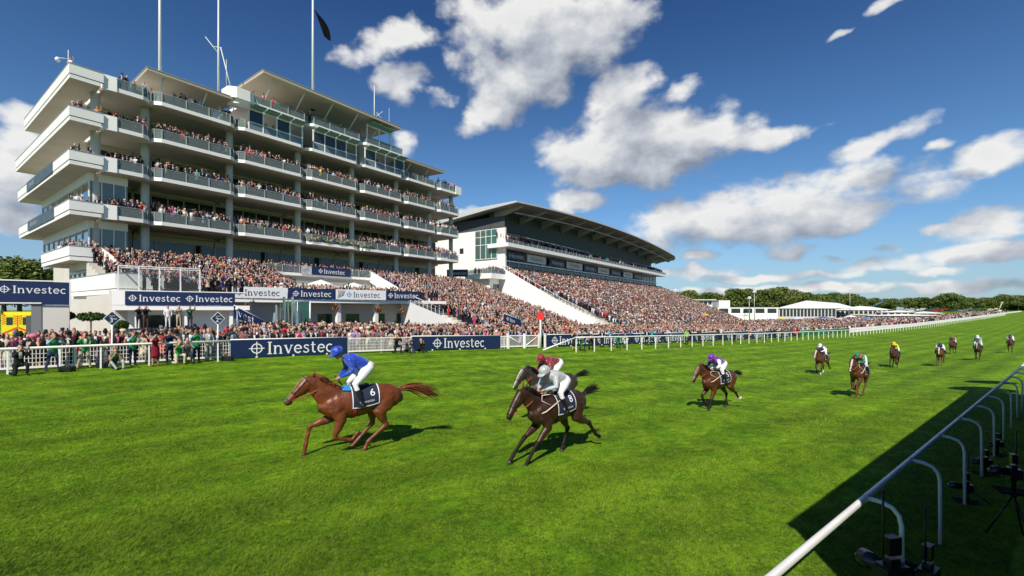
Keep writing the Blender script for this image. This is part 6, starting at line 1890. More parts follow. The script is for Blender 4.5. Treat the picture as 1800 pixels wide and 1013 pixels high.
PH = [ # px, l, pose, dress/hat/hair opts, (skin, hair, top, lower, shirt, shoes, sleeves), camera, label
 (32, 30.3, 'kneel', {}, (1, 'brown', 'black', 'black', 'white', None, 'black'), 1, 'man in black suit kneeling at the fence end with a camera and pale lens'),
 (92, 31.5, 'stridecam', {}, (0, 'fair', 'green', 'denim', 'green', None, 'pale blue'), 1, 'fair-haired man in green bib, pale blue sleeves and dark jeans aiming a camera'),
 (148, 31.5, 'stridecam', {}, (1, 'dark', 'green', 'beige', 'white', None, 'green'), 1, 'man in green bib and beige trousers with legs apart, aiming a camera'),
 (200, 30.6, 'sit', {'longhair': True}, (0, 'brown', 'dark green', 'pale grey', 'dark green', None, 'tan'), 1, 'woman in dark green bib sitting on the turf by the fence'),
 (233, 31.4, 'camera', {}, (0, 'brown', 'green', 'navy', 'green', None, 'pale blue'), 1, 'man with green bib over pale blue shirt and navy trousers near the 3rd sign'),
 (273, 30.7, 'camera', {'dress': True, 'hat': 'straw'}, (0, 'dark', 'crimson', None, None, M_BOOT, None), 1, 'woman in crimson dress and black hat with bare legs, aiming a camera'),
 (298, 31.5, 'camera', {}, (0, 'dark', 'navy', 'navy', 'navy', None, 'navy'), 0, 'dark-suited man standing behind the woman in crimson'),
 (313, 30.9, 'kneel', {'longhair': True}, (1, 'fair', 'green', 'cream', 'green', None, 'tan'), 0, 'woman in green bib and cream trousers kneeling next to the crimson dress'),
 (329, 31.0, 'kneel', {}, (0, 'grey', 'grey', 'charcoal', 'grey', None, 'pale grey'), 0, 'grey-haired man in grey kneeling by the rail post'),
 (345, 31.4, 'camera', {}, (0, 'brown', 'green', 'navy', 'green', None, 'pale blue'), 1, 'man with green bib over pale blue sleeves by the largest navy board'),
 (366, 31.6, 'stand', {}, (1, 'grey', 'pale grey', 'pale grey', 'white', None, 'pale grey'), 0, 'man all in pale grey between the rail and the largest navy board'),
 (696, 31.2, 'kneel', {}, (0, 'brown', 'black', 'black', 'black', None, 'black'), 1, 'man in black suit kneeling by the short mesh fence, tallest of the three seated'),
 (715, 31.3, 'sit', {}, (0, 'dark', 'charcoal', 'charcoal', 'white', None, 'charcoal'), 1, 'man in charcoal suit sitting between two others by the second navy board'),
 (737, 31.3, 'sit', {}, (1, 'dark', 'black', 'black', 'black', None, 'black'), 0, 'slim figure in black sitting cross-legged before the second navy board'),
 (1009, 29.2, 'camera', {'dress': True}, (1, 'dark', 'black', None, None, M_BOOT, None), 0, 'bare-legged woman in a short black dress by the slanted rail end'),
 (1022, 29.0, 'kneel', {}, (0, 'dark', 'green', 'charcoal', 'green', None, 'black'), 1, 'kneeling photographer in green bib and charcoal trousers by the slanted rail end'),
 (1038, 29.3, 'kneel', {}, (0, 'brown', 'charcoal', 'black', 'black', None, 'grey'), 1, 'kneeling photographer in charcoal behind the green bib'),
 (1058, 30.2, 'camera', {}, (0, 'dark', 'black', 'black', 'white', None, 'black'), 0, 'standing man in black before the third navy board'),
 (1073, 30.2, 'camera', {}, (0, 'brown', 'pale blue', 'black', 'pale blue', None, 'pale blue'), 1, 'standing man in pale blue shirt before the third navy board'),
 (1087, 29.4, 'kneel', {}, (0, 'dark', 'green', 'navy', 'green', None, 'green'), 1, 'kneeling photographer all in green and navy by a slim rail post'),
 (1099, 29.4, 'kneel', {}, (1, 'fair', 'white', 'dark green', 'white', None, 'white'), 1, 'kneeling photographer in white shirt and dark green trousers'),
 (1137, 30.3, 'stand', {}, (0, 'dark', 'black', 'black', 'white', None, 'black'), 0, 'man in black suit standing alone before the fourth navy board'),
 (1146, 30.3, 'camera', {}, (0, 'brown', 'turquoise', 'black', 'turquoise', None, 'turquoise'), 0, 'man in turquoise jacket before the fifth navy board'),
 (1207, 29.6, 'stand', {}, (0, 'brown', 'lime', 'black', 'lime', None, 'lime'), 0, 'steward in lime jacket and black trousers by the long rail'),
 (1229, 30.2, 'stand', {}, (0, 'dark', 'charcoal', 'black', 'charcoal', None, 'charcoal'), 0, 'person in charcoal by the rail beyond the lime steward'),
 (1291, 29.8, 'kneel', {}, (0, 'dark', 'navy', 'black', 'navy', None, 'navy'), 0, 'kneeling person in navy by the rail, past the sixth navy board'),
 (1345, 29.6, 'kneel', {}, (0, 'dark', 'dark green', 'black', 'black', None, 'dark green'), 0, 'kneeling person in dark green where the navy boards end'),
 (1362, 29.8, 'stand', {}, (0, 'dark', 'black', 'black', 'black', None, 'black'), 0, 'person in black standing where the navy boards end'),
 (1375, 29.8, 'stand', {}, (0, 'brown', 'brown', 'black', 'brown', None, 'brown'), 0, 'person in brown standing before the last navy board'),
 (1403, 29.8, 'stand', {}, (0, 'dark', 'crimson', 'black', 'crimson', None, 'crimson'), 0, 'person in dark red standing before the green boards'),
]
LEADP = TL(4, 11)
for px, l, pose, opt, (sk_, hr, a, b, c, d, e), camx, lab in PH:
    t = t_of_px(px, l); p = T3(t, l)
    f = lambda n: FAB[n] if isinstance(n, str) else n
    near = px < 800
    key = dict(pose=pose, voxel=.022 if near else .03, ratio=.6 if near else .45, fingers=near, **opt)
    tgt = TL(7, 12) if px < 420 else TL(20, 10)
    rz = face_to(p, tgt) + rng.gauss(0, .12)
    sc = 1.05 + rng.uniform(-.02, .03)
    o = put_person(key, p, rz, [SKINS[sk_], HAIRS[hr], f(a), f(b), f(c), f(d), f(e)], lab, 'photographer' if camx else 'person', GP, sc)
    if camx:
        hx, hz = {'stridecam': (.42, 1.65), 'camera': (.34, 1.66), 'kneel': (.45, 1.21), 'sit': (.48, .84)}[pose]
        who = lab.split(' kneeling')[0].split(' with ')[0].split(' sitting')[0].split(' aiming')[0].split(',')[0]
        hand_camera(p, rz, sc, 'black camera held up by the ' + ' '.join(lab.split()[:10]), hx, hz, 1.4 if near else 1.0, px == 32)
for px, l, lab in ((118, 30.6, 'small black camera bag on the turf between two photographers'), (183, 31.4, 'black kit case under the running rail by the sitting woman'), (400, 31.2, 'black kit case at the foot of the largest navy board')):
    p = T3(t_of_px(px, l), l); t = empty('camera_bag', p, lab, 'bag', 'camera bags on the turf')
    m = MB(); m.prism([(p.x - .28, p.y - .15), (p.x + .28, p.y - .15), (p.x + .28, p.y + .15), (p.x - .28, p.y + .15)], p.z, [p.z + .26, p.z + .22, p.z + .26, p.z + .3]); m.build('bag_body', M_BLACK, t)
    m = MB(); m.tube([(p.x - .15, p.y, p.z + .22), (p.x - .08, p.y, p.z + .38), (p.x + .08, p.y, p.z + .38), (p.x + .15, p.y, p.z + .22)], .015, 5); m.build('strap', M_BLACK, t)

# front rows of the crowd along the fence, each person an object
ZONES = [(t_of_px(60, 33), 'at the fence end below the ambulance'), (t_of_px(175, 33), 'behind the mesh fence near the clipped bushes'), (t_of_px(290, 33), 'behind the mesh fence past the 3rd sign'), (t_of_px(400, 33), 'behind the mesh fence by the 2nd sign'),
         (t_of_px(505, 33), 'behind the first half of the largest navy board'), (t_of_px(612, 33), 'behind the end of the largest navy board'), (t_of_px(725, 33), 'behind the short mesh fence'), (t_of_px(800, 33), 'behind the start of the second navy board'),
         (t_of_px(880, 33), 'behind the end of the second navy board'), (t_of_px(925, 33), 'behind the braced gates'), (1e9, 'behind the boards past the red disc')]
ROWS = ['at the rail', 'second row', 'third row', 'fourth row', 'fifth row']
MEN = [('black', 14), ('charcoal', 7), ('navy', 7), ('grey', 3), ('pale grey', 1), ('white', 1), ('pale blue', 1), ('lilac', 1), ('tan', 1)]
WOMEN = [('red', 2), ('pink', 1), ('magenta', 1), ('cream', 2), ('white', 1), ('black', 7), ('navy', 4), ('royal blue', 1), ('turquoise', 1), ('yellow', 1), ('green', 1), ('beige', 2), ('orange', 1), ('lilac', 1), ('crimson', 1)]
def pick(lst): return rng.choices([a for a, _ in lst], [b for _, b in lst])[0]
seen = set(); count = 0
HATC = {'top': ('black', 'grey', 'black'), 'wide': ('pink', 'cream', 'black', 'black', 'white', 'navy', 'red'), 'straw': ('tan', 'black', 'black')}
for row in range(5):
    l = 32.75 + row * .78
    t = -9.2 + row * .21
    while t < (36 if row < 3 else 30 if row == 3 else 12):
        t += .60 + rng.random() * .22 + (.12 if row else 0)
        if row == 0 and rng.random() < .06: continue
        if count >= 258: break
        for tries in range(40):
            man = rng.random() < (.80 if t < 4 else .66)
            if man:
                hat = rng.choice([None, None, None, 'top', 'top', 'straw'] if t < 10 else [None, None, None, None, 'top', 'straw']); top = pick(MEN); hair = rng.choice(['brown', 'dark', 'grey', 'fair'])
                pose = rng.choice(['lean', 'lean', 'stand'] if row == 0 else ['stand', 'stand', 'camera', 'cheer'])
            else:
                hat = rng.choice([None, None, None, 'wide', 'straw']); top = pick(WOMEN); hair = rng.choice(['brown', 'dark', 'fair', 'fair', 'red'])
                pose = rng.choice(['lean', 'stand'] if row == 0 else ['stand', 'camera', 'cheer', 'stand'])
            hc = rng.choice(HATC[hat]) if hat else None
            tie = rng.choice(['white', 'white', 'pale blue', 'pink', 'red']) if man else None
            zone = next(z for a, z in ZONES if t < a)
            cloth = ('%s %s' % (top, 'shirt' if top in ('white', 'pale blue', 'lilac') else 'suit') if man else '%s dress' % top)
            act = {'lean': 'leaning', 'stand': 'standing', 'camera': 'hands raised to the eyes', 'cheer': 'waving'}[pose]
            hd_ = ('%s %s hat' % (hc, {'top': 'top', 'wide': 'wide-brimmed', 'straw': 'brimmed'}[hat])) if hat else '%s hair' % hair
            lab = '%s in %s and %s, %s, %s %s' % ('man' if man else 'woman', cloth, hd_, act, ROWS[row], zone)
            if lab not in seen and len(lab.replace(',', '').split()) <= 24: break
        seen.add(lab)
        w = lab.split()
        # keep labels short: drop the action when the rest is already single
        short = '%s in %s, %s, %s %s' % ('man' if man else 'woman', cloth, hd_, ROWS[row], zone)
        if len(short.split()) > 16: short = '%s, %s, %s %s' % (cloth, hd_, ROWS[row].replace('at the rail', 'front row'), zone)
        if len(short.split()) > 16: short = '%s, %s, %s' % (cloth, hd_, zone)
        if short in seen:
            short2 = '%s %s, %s, %s, %s' % (act, 'man' if man else 'woman', cloth, hd_, zone)
            short = short2 if len(short2.split()) <= 16 and short2 not in seen else short
        seen.add(short)
        p = T3(t, l + rng.uniform(-.12, .12))
        key = dict(pose=pose, dress=not man, hat=hat, longhair=not man, voxel=.036, ratio=.3)
        rz = face_to(p, TL(t - 5 + rng.gauss(0, 6), 8)) + rng.gauss(0, .15)
        cols = [SKINS[rng.choice((0, 1, 1, 2))], HAIRS[hair], FAB[top], FAB['charcoal' if man and top not in ('black', 'navy') else top] if man else None, FAB[tie] if man and top not in ('white', 'pale blue', 'lilac') else FAB[top], FAB[hc] if hat else M_BOOT, FAB[top] if man else SKINS[0]]
        put_person(key, p, rz, cols, short, 'person', 'spectators in the front rows', 1.0 + rng.uniform(-.06, .05) - (.04 if not man else 0))
        count += 1

# photographers raised on a dark stand before the pavilion
pw = px2w(288, 560, 35.5); pz = CZ - 1.42
st_ = empty('camera_stand', (pw.x, pw.y, gxy(pw.x, pw.y)), 'dark raised stand in front of the pavilion with photographers on it', 'platform')
ex = Vector((UX, UY, 0)); en = Vector((-UY, UX, 0))
def sx(a, b, z): q = Vector((pw.x, pw.y, 0)) + ex * a + en * b; return (q.x, q.y, z)
m = MB(sx); m.box(-2.2, 2.2, -.6, .8, pz - .12, pz); m.build('deck', FAB['charcoal'], st_)
for a in (-2.1, 0, 2.1):
    for b in (-.5, .7):
        m = MB(sx); m.box(a - .05, a + .05, b - .05, b + .05, gxy(pw.x, pw.y) - .2, pz - .121); m.build('leg', M_GREYST, st_)
for a, b, pose, top, sl, low, hr, lab in ((-1.5, .45, 'camera', 'black', 'black', 'black', 'dark', 'tall man in black suit on the raised stand, aiming over heads'), (-1.1, -.2, 'camera', 'black', 'charcoal', 'brown', 'dark', 'man in black jacket and brown trousers on the raised stand'),
        (.25, 0, 'stand', 'white', 'white', 'white', 'red', 'person in white jacket on the raised stand'), (.95, .1, 'camera', 'beige', 'beige', 'beige', 'grey', 'man in beige jacket on the raised stand'), (1.65, -.1, 'cheer', 'dark green', 'dark green', 'charcoal', 'brown', 'man in dark green with one arm raised on the stand')):
    q = sx(a, b, pz)
    put_person(dict(pose=pose, voxel=.03, ratio=.45), q, face_to(q, TL(6, 10)), [SKINS[0], HAIRS[hr], FAB[top], FAB[low], FAB[top], None, FAB[sl]], lab, 'person', 'people on the raised stand', 1.0)
# ------------------------------------------------------------------ the uncountable rest of the crowd: one object
def low_person(pose, dress, hat, lod):
    m = MB(); n = 7 if lod == 1 else 5; an = 5 if lod == 1 else 3
    if lod == 1:
        if dress: m.loft([(0, 0, .5, .21, .19), (0, 0, .95, .15, .12)], n, (0, 1, 0), 2, caps=False)
        else:
            for s in (1, -1): m.loft([(0, s * .1, .05, .06), (0, s * .09, .9, .1)], 5, (0, 1, 0), 3, caps=False)
        m.loft([(0, 0, .88, .165, .12), (0, 0, 1.12, .15, .11), (.01, 0, 1.33, .20, .13), (.0, 0, 1.44, .19, .09), (0, 0, 1.49, .07, .06)], n, (0, 1, 0), 2)
    else:
        m.loft([(0, 0, .5, .18, .14), (0, 0, 1.0, .16, .12), (.01, 0, 1.34, .21, .13), (0, 0, 1.47, .12, .07)], n, (0, 1, 0), 2)
    if not dress and lod == 1:
        m.add([(.14, -.045, 1.18), (.14, .045, 1.18), (.115, .05, 1.45), (.115, -.05, 1.45)], [(0, 1, 2, 3)], 4)
    hd = [(.03, 0, 1.50, .05, .05), (.03, 0, 1.57, .072, .082), (.02, 0, 1.65, .082, .098), (.01, 0, 1.72, .07, .08), (0, 0, 1.765, .03, .03)]
    if lod == 2: hd = [hd[0], hd[2], hd[4]]
    b0 = len(m.f); m.loft(hd, 7 if lod == 1 else 5, (0, 1, 0), 0)
    for i in range(b0, len(m.f)):
        c = np.mean([m.v[k] for k in m.f[i]], 0)
        if c[0] < .012 or c[2] > 1.695: m.m[i] = 1
    if lod == 1:
        for s in (1, -1):
            e, w = {'down': ((.03, .25, 1.15), (.14, .2, .95)), 'cam': ((.17, .27, 1.26), (.2, .06, 1.58)), 'up': ((.12, .3, 1.48), (.16, .26, 1.85)), 'fwd': ((.2, .26, 1.2), (.36, .1, 1.15))}[pose if not (pose == 'up' and s < 0) else 'down']
            m.loft([(0, s * .2, 1.40, .062), (e[0], s * e[1], e[2], .048)], an, (0, 1, 0), 0 if dress else 2, caps=False)
            m.loft([(e[0], s * e[1], e[2], .046), (w[0], s * w[1], w[2], .038)], an, (0, 1, 0), 0 if dress else 2, caps=False)
            m.loft([(w[0], s * w[1], w[2], .04), (w[0] + .05, s * w[1], w[2] + .05, .03)], an, (0, 1, 0), 0)
    else:
        for s in (1, -1): m.loft([(.0, s * .21, 1.4, .06), (.2, s * .16, 1.15, .05)], 3, (0, 1, 0), 2, caps=False)
    k = 8 if lod == 1 else 6
    if hat == 'top': m.loft([(0, 0, 1.74, .15, .16), (0, 0, 1.755, .09, .105), (0, 0, 1.89, .09, .10)], k, (0, 1, 0), 5)
    if hat == 'wide': m.loft([(0, 0, 1.735, .21, .22), (0, 0, 1.765, .11, .12), (0, 0, 1.83, .07, .08)], k, (0, 1, 0), 5)
    V = np.array(m.v); 
    loops = np.array([i for f in m.f for i in f]); tot = np.array([len(f) for f in m.f])
    return V, loops, tot, np.array(m.m)
def lin(c): return c
PM = [(.012, .012, .014), (.014, .014, .02), (.03, .03, .035), (.012, .018, .05), (.10, .10, .11), (.34, .34, .36), (.68, .67, .65), (.34, .46, .62), (.3, .19, .1)]
PMW = [13, 8, 6, 5, 1.4, .5, 1.0, .7, .6]
PW = [(.5, .02, .03), (.62, .18, .26), (.5, .03, .2), (.62, .52, .38), (.72, .70, .67), (.015, .015, .02), (.02, .03, .1), (.04, .1, .42), (.05, .35, .38), (.62, .46, .08), (.03, .25, .06), (.45, .36, .26), (.62, .22, .05), (.4, .3, .55), (.66, .40, .36)]
PWW = [2.4, 1.5, 1.4, .5, 4.0, 12, 4, .9, .5, .4, .5, .3, .6, .5, .6]
PS = [(.55, .29, .20), (.62, .36, .27), (.44, .21, .13), (.12, .06, .035)]
PH_ = [(.02, .013, .01), (.05, .026, .014), (.14, .08, .04), (.32, .2, .09), (.3, .29, .28)]
PHT = [(.012, .012, .012), (.5, .42, .28), (.62, .2, .28), (.7, .68, .65), (.5, .03, .03), (.15, .15, .16)]
TEMPL = {1: [low_person(p, d, h, 1) for p in ('down', 'cam', 'up', 'fwd') for d, h in ((False, None), (False, 'top'), (True, None), (True, 'wide'))], 2: [low_person('down', d, h, 2) for d, h in ((False, None), (False, 'top'), (True, None), (True, 'wide'))]}
PEOPLE = {1: [], 2: []}      # rows: x, y, z, yaw, casual(0..1)
def add_people(xyz, casual=.3, lod=None, yaw=None, jitter=.45):
    for x, y, z in xyz:
        L = lod or (1 if y < 112 else 2)
        q = TL(max(min(toTL(x, y)[0] - 14, 60), 4) + nrg.normal() * 8, 12)
        a = math.atan2(q[1] - y, q[0] - x) + nrg.normal() * jitter if yaw is None else yaw + nrg.normal() * jitter
        PEOPLE[L].append((x, y, z, a, casual))
def row_pts(fr, s0, s1, w, z, step, miss=.05, jit=.12):
    out = []; s = s0 + nrg.random() * step
    while s < s1:
        aisle = (step < .7 and s1 - s0 > 20 and (s * (1.0 if s1 - s0 < 40 else .55)) % 8.2 < .62)
        if nrg.random() > (.8 if aisle else miss): out.append(fr(s + nrg.normal() * jit, w + nrg.normal() * jit * .6, z - CZ if fr is None else z))
        s += step * (.75 + .5 * nrg.random())
    return out
# near stand: terraces
for k in range(9):
    add_people(row_pts(SW, -1.5, 15.2, k * 1.04 + .25, 4.75 - k * .38, .50, .02), .15)
    add_people(row_pts(SW, -1.3, 15.2, k * 1.04 + .70, 4.75 - k * .38, .52, .08), .15)
for w in (-.6, -1.3, -2.0, -3.0, -4.2): add_people(row_pts(SW, -1.4, 15.2, w, 4.98, .6, .12), .15); add_people(row_pts(SW, 33, 57, w, 4.98, .6, .1), .2)
for k in range(27):
    add_people(row_pts(SW, 33.4, 57.6, k + .2, 4.6 - k * .335, .55, .05), .3)
    add_people(row_pts(SW, 33.4, 57.6, k + .65, 4.6 - k * .335, .58, .12), .3)
for w in np.arange(-.1, 6.1, .62):     # podium behind the banners
    for s in np.arange(7, 32.5, .58):
        if nrg.random() < .22: continue
        front = 9.95 + (s - 7.2) * .2675 - .35
        add_people([SW(s + nrg.normal() * .1, front - w, 1.25)], .35)
for w in (-.25, -.95, -1.8, -2.7): add_people(row_pts(SW, 15.7, 32.6, w - .05, 5.0, .62, .1), .2)
# near stand: balconies
BB = [(-.3, 3.6), (3.9, 12.4), (12.8, 21.7), (22.1, 30.8), (31.2, 40.0), (40.4, 48.2), (48.6, 54.6)]
DEN = {23.2: [.9, .3, 0, 0, 0, .7, .35], 19.0: [.3, .05, .1, .12, .12, .12, .12], 14.6: [.25, .05, .06, .08, .1, .1, .1], 9.6: [.02, .02, .05, .45, .05, .03, .03]}
for z, miss in DEN.items():
    for (a, b), ms in zip(BB, miss):
        if ms == 0: continue
        add_people(row_pts(SW, a + .3, b - .4, -.55, z + .55, .54, ms * .7, .08), .25)
        if z < 23: add_people(row_pts(SW, a + .3, b - .4, -1.10, z + .78, .60, ms * .8 + .08, .1), .25); add_people(row_pts(SW, a + .3, b - .4, -1.75, z + 1.0, .68, ms * .8 + .15, .1), .25)
        if z < 10: add_people(row_pts(SW, a + .3, b - .4, -2.4, z + 1.15, .8, ms + .2, .12), .25)
for a, b, n in ((13.8, 22, 4), (22.4, 31, 5), (14.9, 20.4, 6), (23.6, 29.6, 8), (32.8, 39.6, 6)):
    z = 27.3 if a in (13.8, 22.4) else 23.64
    for k in range(n): add_people([SW(a + (b - a) * nrg.random(), -.6 - (.5 if z < 24 else 0), z)], .1)
for z, n, wmax in ((19.0, 9, -2), (14.6, 5, -2), (9.6, 9, -4), (5.0, 16, -7)):
    for k in range(n):
        f = k / n
        q = (-2.8 + 1.9 * nrg.random(), -.25) if f < .55 else (-2.75, -.5 + (wmax + .5) * nrg.random())
        add_people([SW(q[0], q[1] - .1, z + .36)], .4)
add_people(row_pts(SW, -3.0, -2.7, -9, 19.36, 1, 0), .3)
for w in np.arange(9.0, -6, -.6): add_people([SW(-1.35 + nrg.normal() * .1, w, 1.62)], .4); add_people([SW(-.5, min(w, 8.8), 1.62)], .3)
for k in range(9): add_people([bl(.5 + 4.4 * nrg.random(), .8 + 1.2 * nrg.random(), 1.75)], .2)
for k in range(14): add_people([bl(5.8 + 3.2 * nrg.random(), .5 + 2.4 * nrg.random(), 1.75)], .2)
add_people([SW(-2.4, -6.5, 24.5), SW(2.2, -.8, 23.6), SW(-2.9, -1.1, 24.0), SW(52.6, -.6, 23.6), SW(54.0, -.8, 23.6)], .1)
# apron in front of the stands
def apron(t0, t1, l0, l1, dens, casual, lod=None):
    n = int((t1 - t0) * (l1 - l0) * dens)
    T = t0 + (t1 - t0) * nrg.random(n); Lx = l0 + (l1 - l0) * nrg.random(n)
    Z = gz(T, Lx)
    for t, l, z in zip(T, Lx, Z):
        x, y = TL(t, l)
        dx, dy = x + 42.3, y - 48; s = FV.x * dx + FV.y * dy; w = FN.x * dx + FN.y * dy
        if -2.2 < s < 58.2 and w < 3.0: continue
        if 33.0 < s < 58.2 and w < 26.9: continue
        if -2.4 < s < 15.6 and w < 9.8: continue
        if l > 49.0 and t < 7.5 and t > -2: continue
        dx, dy = x + 2.0, y - 112; s2 = FV.x * dx + FV.y * dy; w2 = FN.x * dx + FN.y * dy
        if -7 < s2 < 130 and w2 < 34.7: continue
        if t < (36 if l < 35 else 30 if l < 35.8 else 12) and l < 36.6: continue
        add_people([(x, y, float(z))], casual, lod)
apron(-16, 7, 34, 38.8, 1.3, .15)
apron(6, 34, 34, 62, 1.35, .25)
apron(30, 75, 32.8, 76, 1.7, .42)
apron(75, 130, 32.8, 80, 1.1, .5)
apron(130, 200, 32.8, 78, .62, .6)
apron(200, 330, 32.8, 70, .30, .85, 2)
apron(330, 560, 33, 52, .16, .85, 2)
# far stand
for k in range(35):
    add_people(row_pts(SW2, .2, 121 + 6, k - .75, 9.3 - k * .43, .56, .03), .58, 2 if k > 0 else None)
    add_people(row_pts(SW2, .2, 121 + 6, k - 1.2, 9.3 - k * .43, .64, .1), .58, 2)
for w, st, dz in ((1.7, .58, .25), (.9, .62, .55), (.0, .7, .9), (-.9, .8, 1.25), (-1.7, .9, 1.5)): add_people(row_pts(SW2, -.8, 120, w, 16.25 + dz, st, .1), .35, 2)
for w in (-4.5, -2, 0, .8): add_people(row_pts(SW2, -6, -1.4, w, 8.6, .6, .1), .3)

def crowd_mesh():
    VS, LS, TS, CS = [], [], [], []
    off = 0
    for L in (1, 2):
        A = np.array(PEOPLE[L]); n = len(A)
        if n == 0: continue
        T = TEMPL[L]; nt_ = len(T)
        woman = nrg.random(n) < np.where(A[:, 4] > .6, .5, .36)
        hatted = nrg.random(n) < np.where(A[:, 4] > .6, .10, .26)
        base = woman * 2 + hatted
        pose = nrg.choice(4, n, p=[.50, .24, .10, .16]) if L == 1 else np.zeros(n, int)
        tid = pose * 4 + base
        cas = A[:, 4] > nrg.random(n)
        pm = np.array(PM)[nrg.choice(len(PM), n, p=np.array(PMW) / sum(PMW))]
        pw = np.array(PW)[nrg.choice(len(PW), n, p=np.array(PWW) / sum(PWW))]
        pc = np.array([(.70, .69, .67), (.62, .40, .36), (.4, .5, .65), (.5, .42, .32), (.03, .03, .05), (.5, .06, .07), (.2, .22, .26), (.66, .52, .48)])[nrg.choice(8, n, p=[.24, .09, .06, .02, .45, .06, .06, .02])]
        top = np.where(woman[:, None], pw, pm); top = np.where((cas & ~woman)[:, None], pc, top)
        top = top * (.85 + .3 * nrg.random((n, 1)))
        low = np.where(woman[:, None], top, np.array((.02, .02, .028)))
        skin = np.array(PS)[nrg.choice(4, n, p=[.42, .40, .15, .03])]
        hair = np.array(PH_)[nrg.choice(5, n, p=[.28, .32, .16, .14, .10])]
        shirt = np.where(nrg.random((n, 1)) < .75, np.array((.68, .68, .68)), np.array((.4, .45, .6)))
        hat = np.where(woman[:, None], np.array(PHT)[nrg.choice(6, n)], np.array(PHT)[nrg.choice([0, 0, 5, 1], n)])
        pal = np.stack([skin, hair, top, low, shirt, hat], 1)
        sc = (.90 + .18 * nrg.random(n)) * np.where(woman, .96, 1.0)
        for k in range(nt_):
            I = np.nonzero(tid == k)[0]
            if len(I) == 0: continue
            V, lo, tot, sl = T[k]
            c, s_ = np.cos(A[I, 3])[:, None], np.sin(A[I, 3])[:, None]
            W = np.empty((len(I), len(V), 3))
            sp = sc[I][:, None]
            W[:, :, 0] = (V[None, :, 0] * c - V[None, :, 1] * s_) * sp + A[I, 0][:, None]
            W[:, :, 1] = (V[None, :, 0] * s_ + V[None, :, 1] * c) * sp + A[I, 1][:, None]
            W[:, :, 2] = V[None, :, 2] * sp + A[I, 2][:, None]
            VS.append(W.reshape(-1, 3))
            LS.append((lo[None, :] + (off + np.arange(len(I)) * len(V))[:, None]).ravel())
            TS.append(np.tile(tot, len(I)))
            CS.append(pal[I][:, sl, :].reshape(-1, 3))
            off += len(I) * len(V)
    V, L_, T_, C_ = np.concatenate(VS), np.concatenate(LS), np.concatenate(TS), np.concatenate(CS)
    me = bpy.data.meshes.new('crowd')
    me.vertices.add(len(V)); me.vertices.foreach_set('co', V.astype(np.float32).ravel())
    me.loops.add(len(L_)); me.loops.foreach_set('vertex_index', L_.astype(np.int32))
    me.polygons.add(len(T_))
    st = np.concatenate([[0], np.cumsum(T_)[:-1]]).astype(np.int32)
    me.polygons.foreach_set('loop_start', st); me.polygons.foreach_set('loop_total', T_.astype(np.int32))
    at = me.attributes.new('tone', 'FLOAT_COLOR', 'FACE')
    at.data.foreach_set('color', np.concatenate([C_, np.ones((len(C_), 1))], 1).astype(np.float32).ravel())
    me.polygons.foreach_set('use_smooth', np.ones(len(T_), bool))
    me.update(calc_edges=True); me.validate()
    me.materials.append(attr_mat('crowd_clothes', .8))
    print('CROWD', len(PEOPLE[1]), len(PEOPLE[2]), len(T_))
    return me
tag(link_mesh('crowd', crowd_mesh()), 'packed spectators filling lawns, terraces and balconies behind the front rows', 'crowd', kind='stuff')
# ------------------------------------------------------------------ trees, marquees, distance
def tree_proto(seed, kind, leafm, H=14):
    """tapered trunk and limbs; leaf clumps spread through an uneven crown"""
    r = np.random.default_rng(seed); rr = random.Random(seed)
    root = empty('tree', (0, 0, 0), 'x', 'tree')
    m = MB(); m.tube([(0, 0, -.6), (.1, .05, H * .22), (-.1, .1, H * .5), (.05, 0, H * .8)], [H * .034, H * .026, H * .016, H * .006], 8)
    cl = []
    for k in range(11):
        a = k * 2.4 + rr.random(); z = H * (.30 + .45 * k / 11); ln = H * (.34 - .15 * k / 11) * (.8 + .4 * rr.random())
        e = (math.cos(a) * ln, math.sin(a) * ln, z + H * .12)
        m.tube([(0, 0, z - H * .06), (e[0] * .5, e[1] * .5, z + H * .03), e], [H * .012, H * .008, H * .004], 5)
        cl.append((e, H * (.15 + .09 * rr.random())))
    for k in range(9): cl.append(((rr.gauss(0, H * .13), rr.gauss(0, H * .13), H * (.62 + .30 * rr.random())), H * (.13 + .08 * rr.random())))
    m.build('trunk', mat('bark', (.06, .045, .03), .9), root, world=False)
    P_ = []
    for c, q in cl:
        n = 340
        v = r.normal(size=(n, 3)); v /= np.linalg.norm(v, axis=1)[:, None]
        rad = q * (.45 + .62 * r.random(n))
        p = v * rad[:, None]; p[:, 2] *= .78
        P_.append(p + np.array(c))
    P_ = np.concatenate(P_)
    vs, fs = leaf_mesh(P_, H * .030, r)
    me = bpy.data.meshes.new('crown'); me.from_pydata(vs.tolist(), [], fs.tolist()); me.materials.append(leafm)
    link_mesh('crown', me, root)
    return root
protos = [tree_proto(3, 0, M_LEAFT), tree_proto(8, 0, M_LEAFO), tree_proto(15, 0, M_LEAFT)]
used = [False] * 3
def put_tree(px, top, Y, label, group, k, wide=1.0):
    o = protos[k] if not used[k] else copy_tree(protos[k]); used[k] = True
    x = (px - CX) / FPX * Y; z = gxy(x, Y)
    H = CZ + (HY - top) / FPX * Y - z
    s = H / 14.4
    o.location = (x, Y, z); o.scale = (s * wide, s * wide, s); o.rotation_euler = (0, 0, rng.random() * 6)
    tag(o, label, 'tree', group)
GT = 'trees behind the left end of the stand'
for i, (px, top, Y, k, w) in enumerate(((8, 452, 118, 0, 1.2), (35, 458, 110, 1, 1.2), (-30, 448, 120, 2, 1.2), (62, 466, 125, 2, 1.0))):
    put_tree(px, top, Y, 'broad green tree over the gantry board, %s' % ('above the striped print', 'tallest crown over the board centre', 'at the edge of the view', 'lowest crown touching the stand end')[i], GT, k, w)
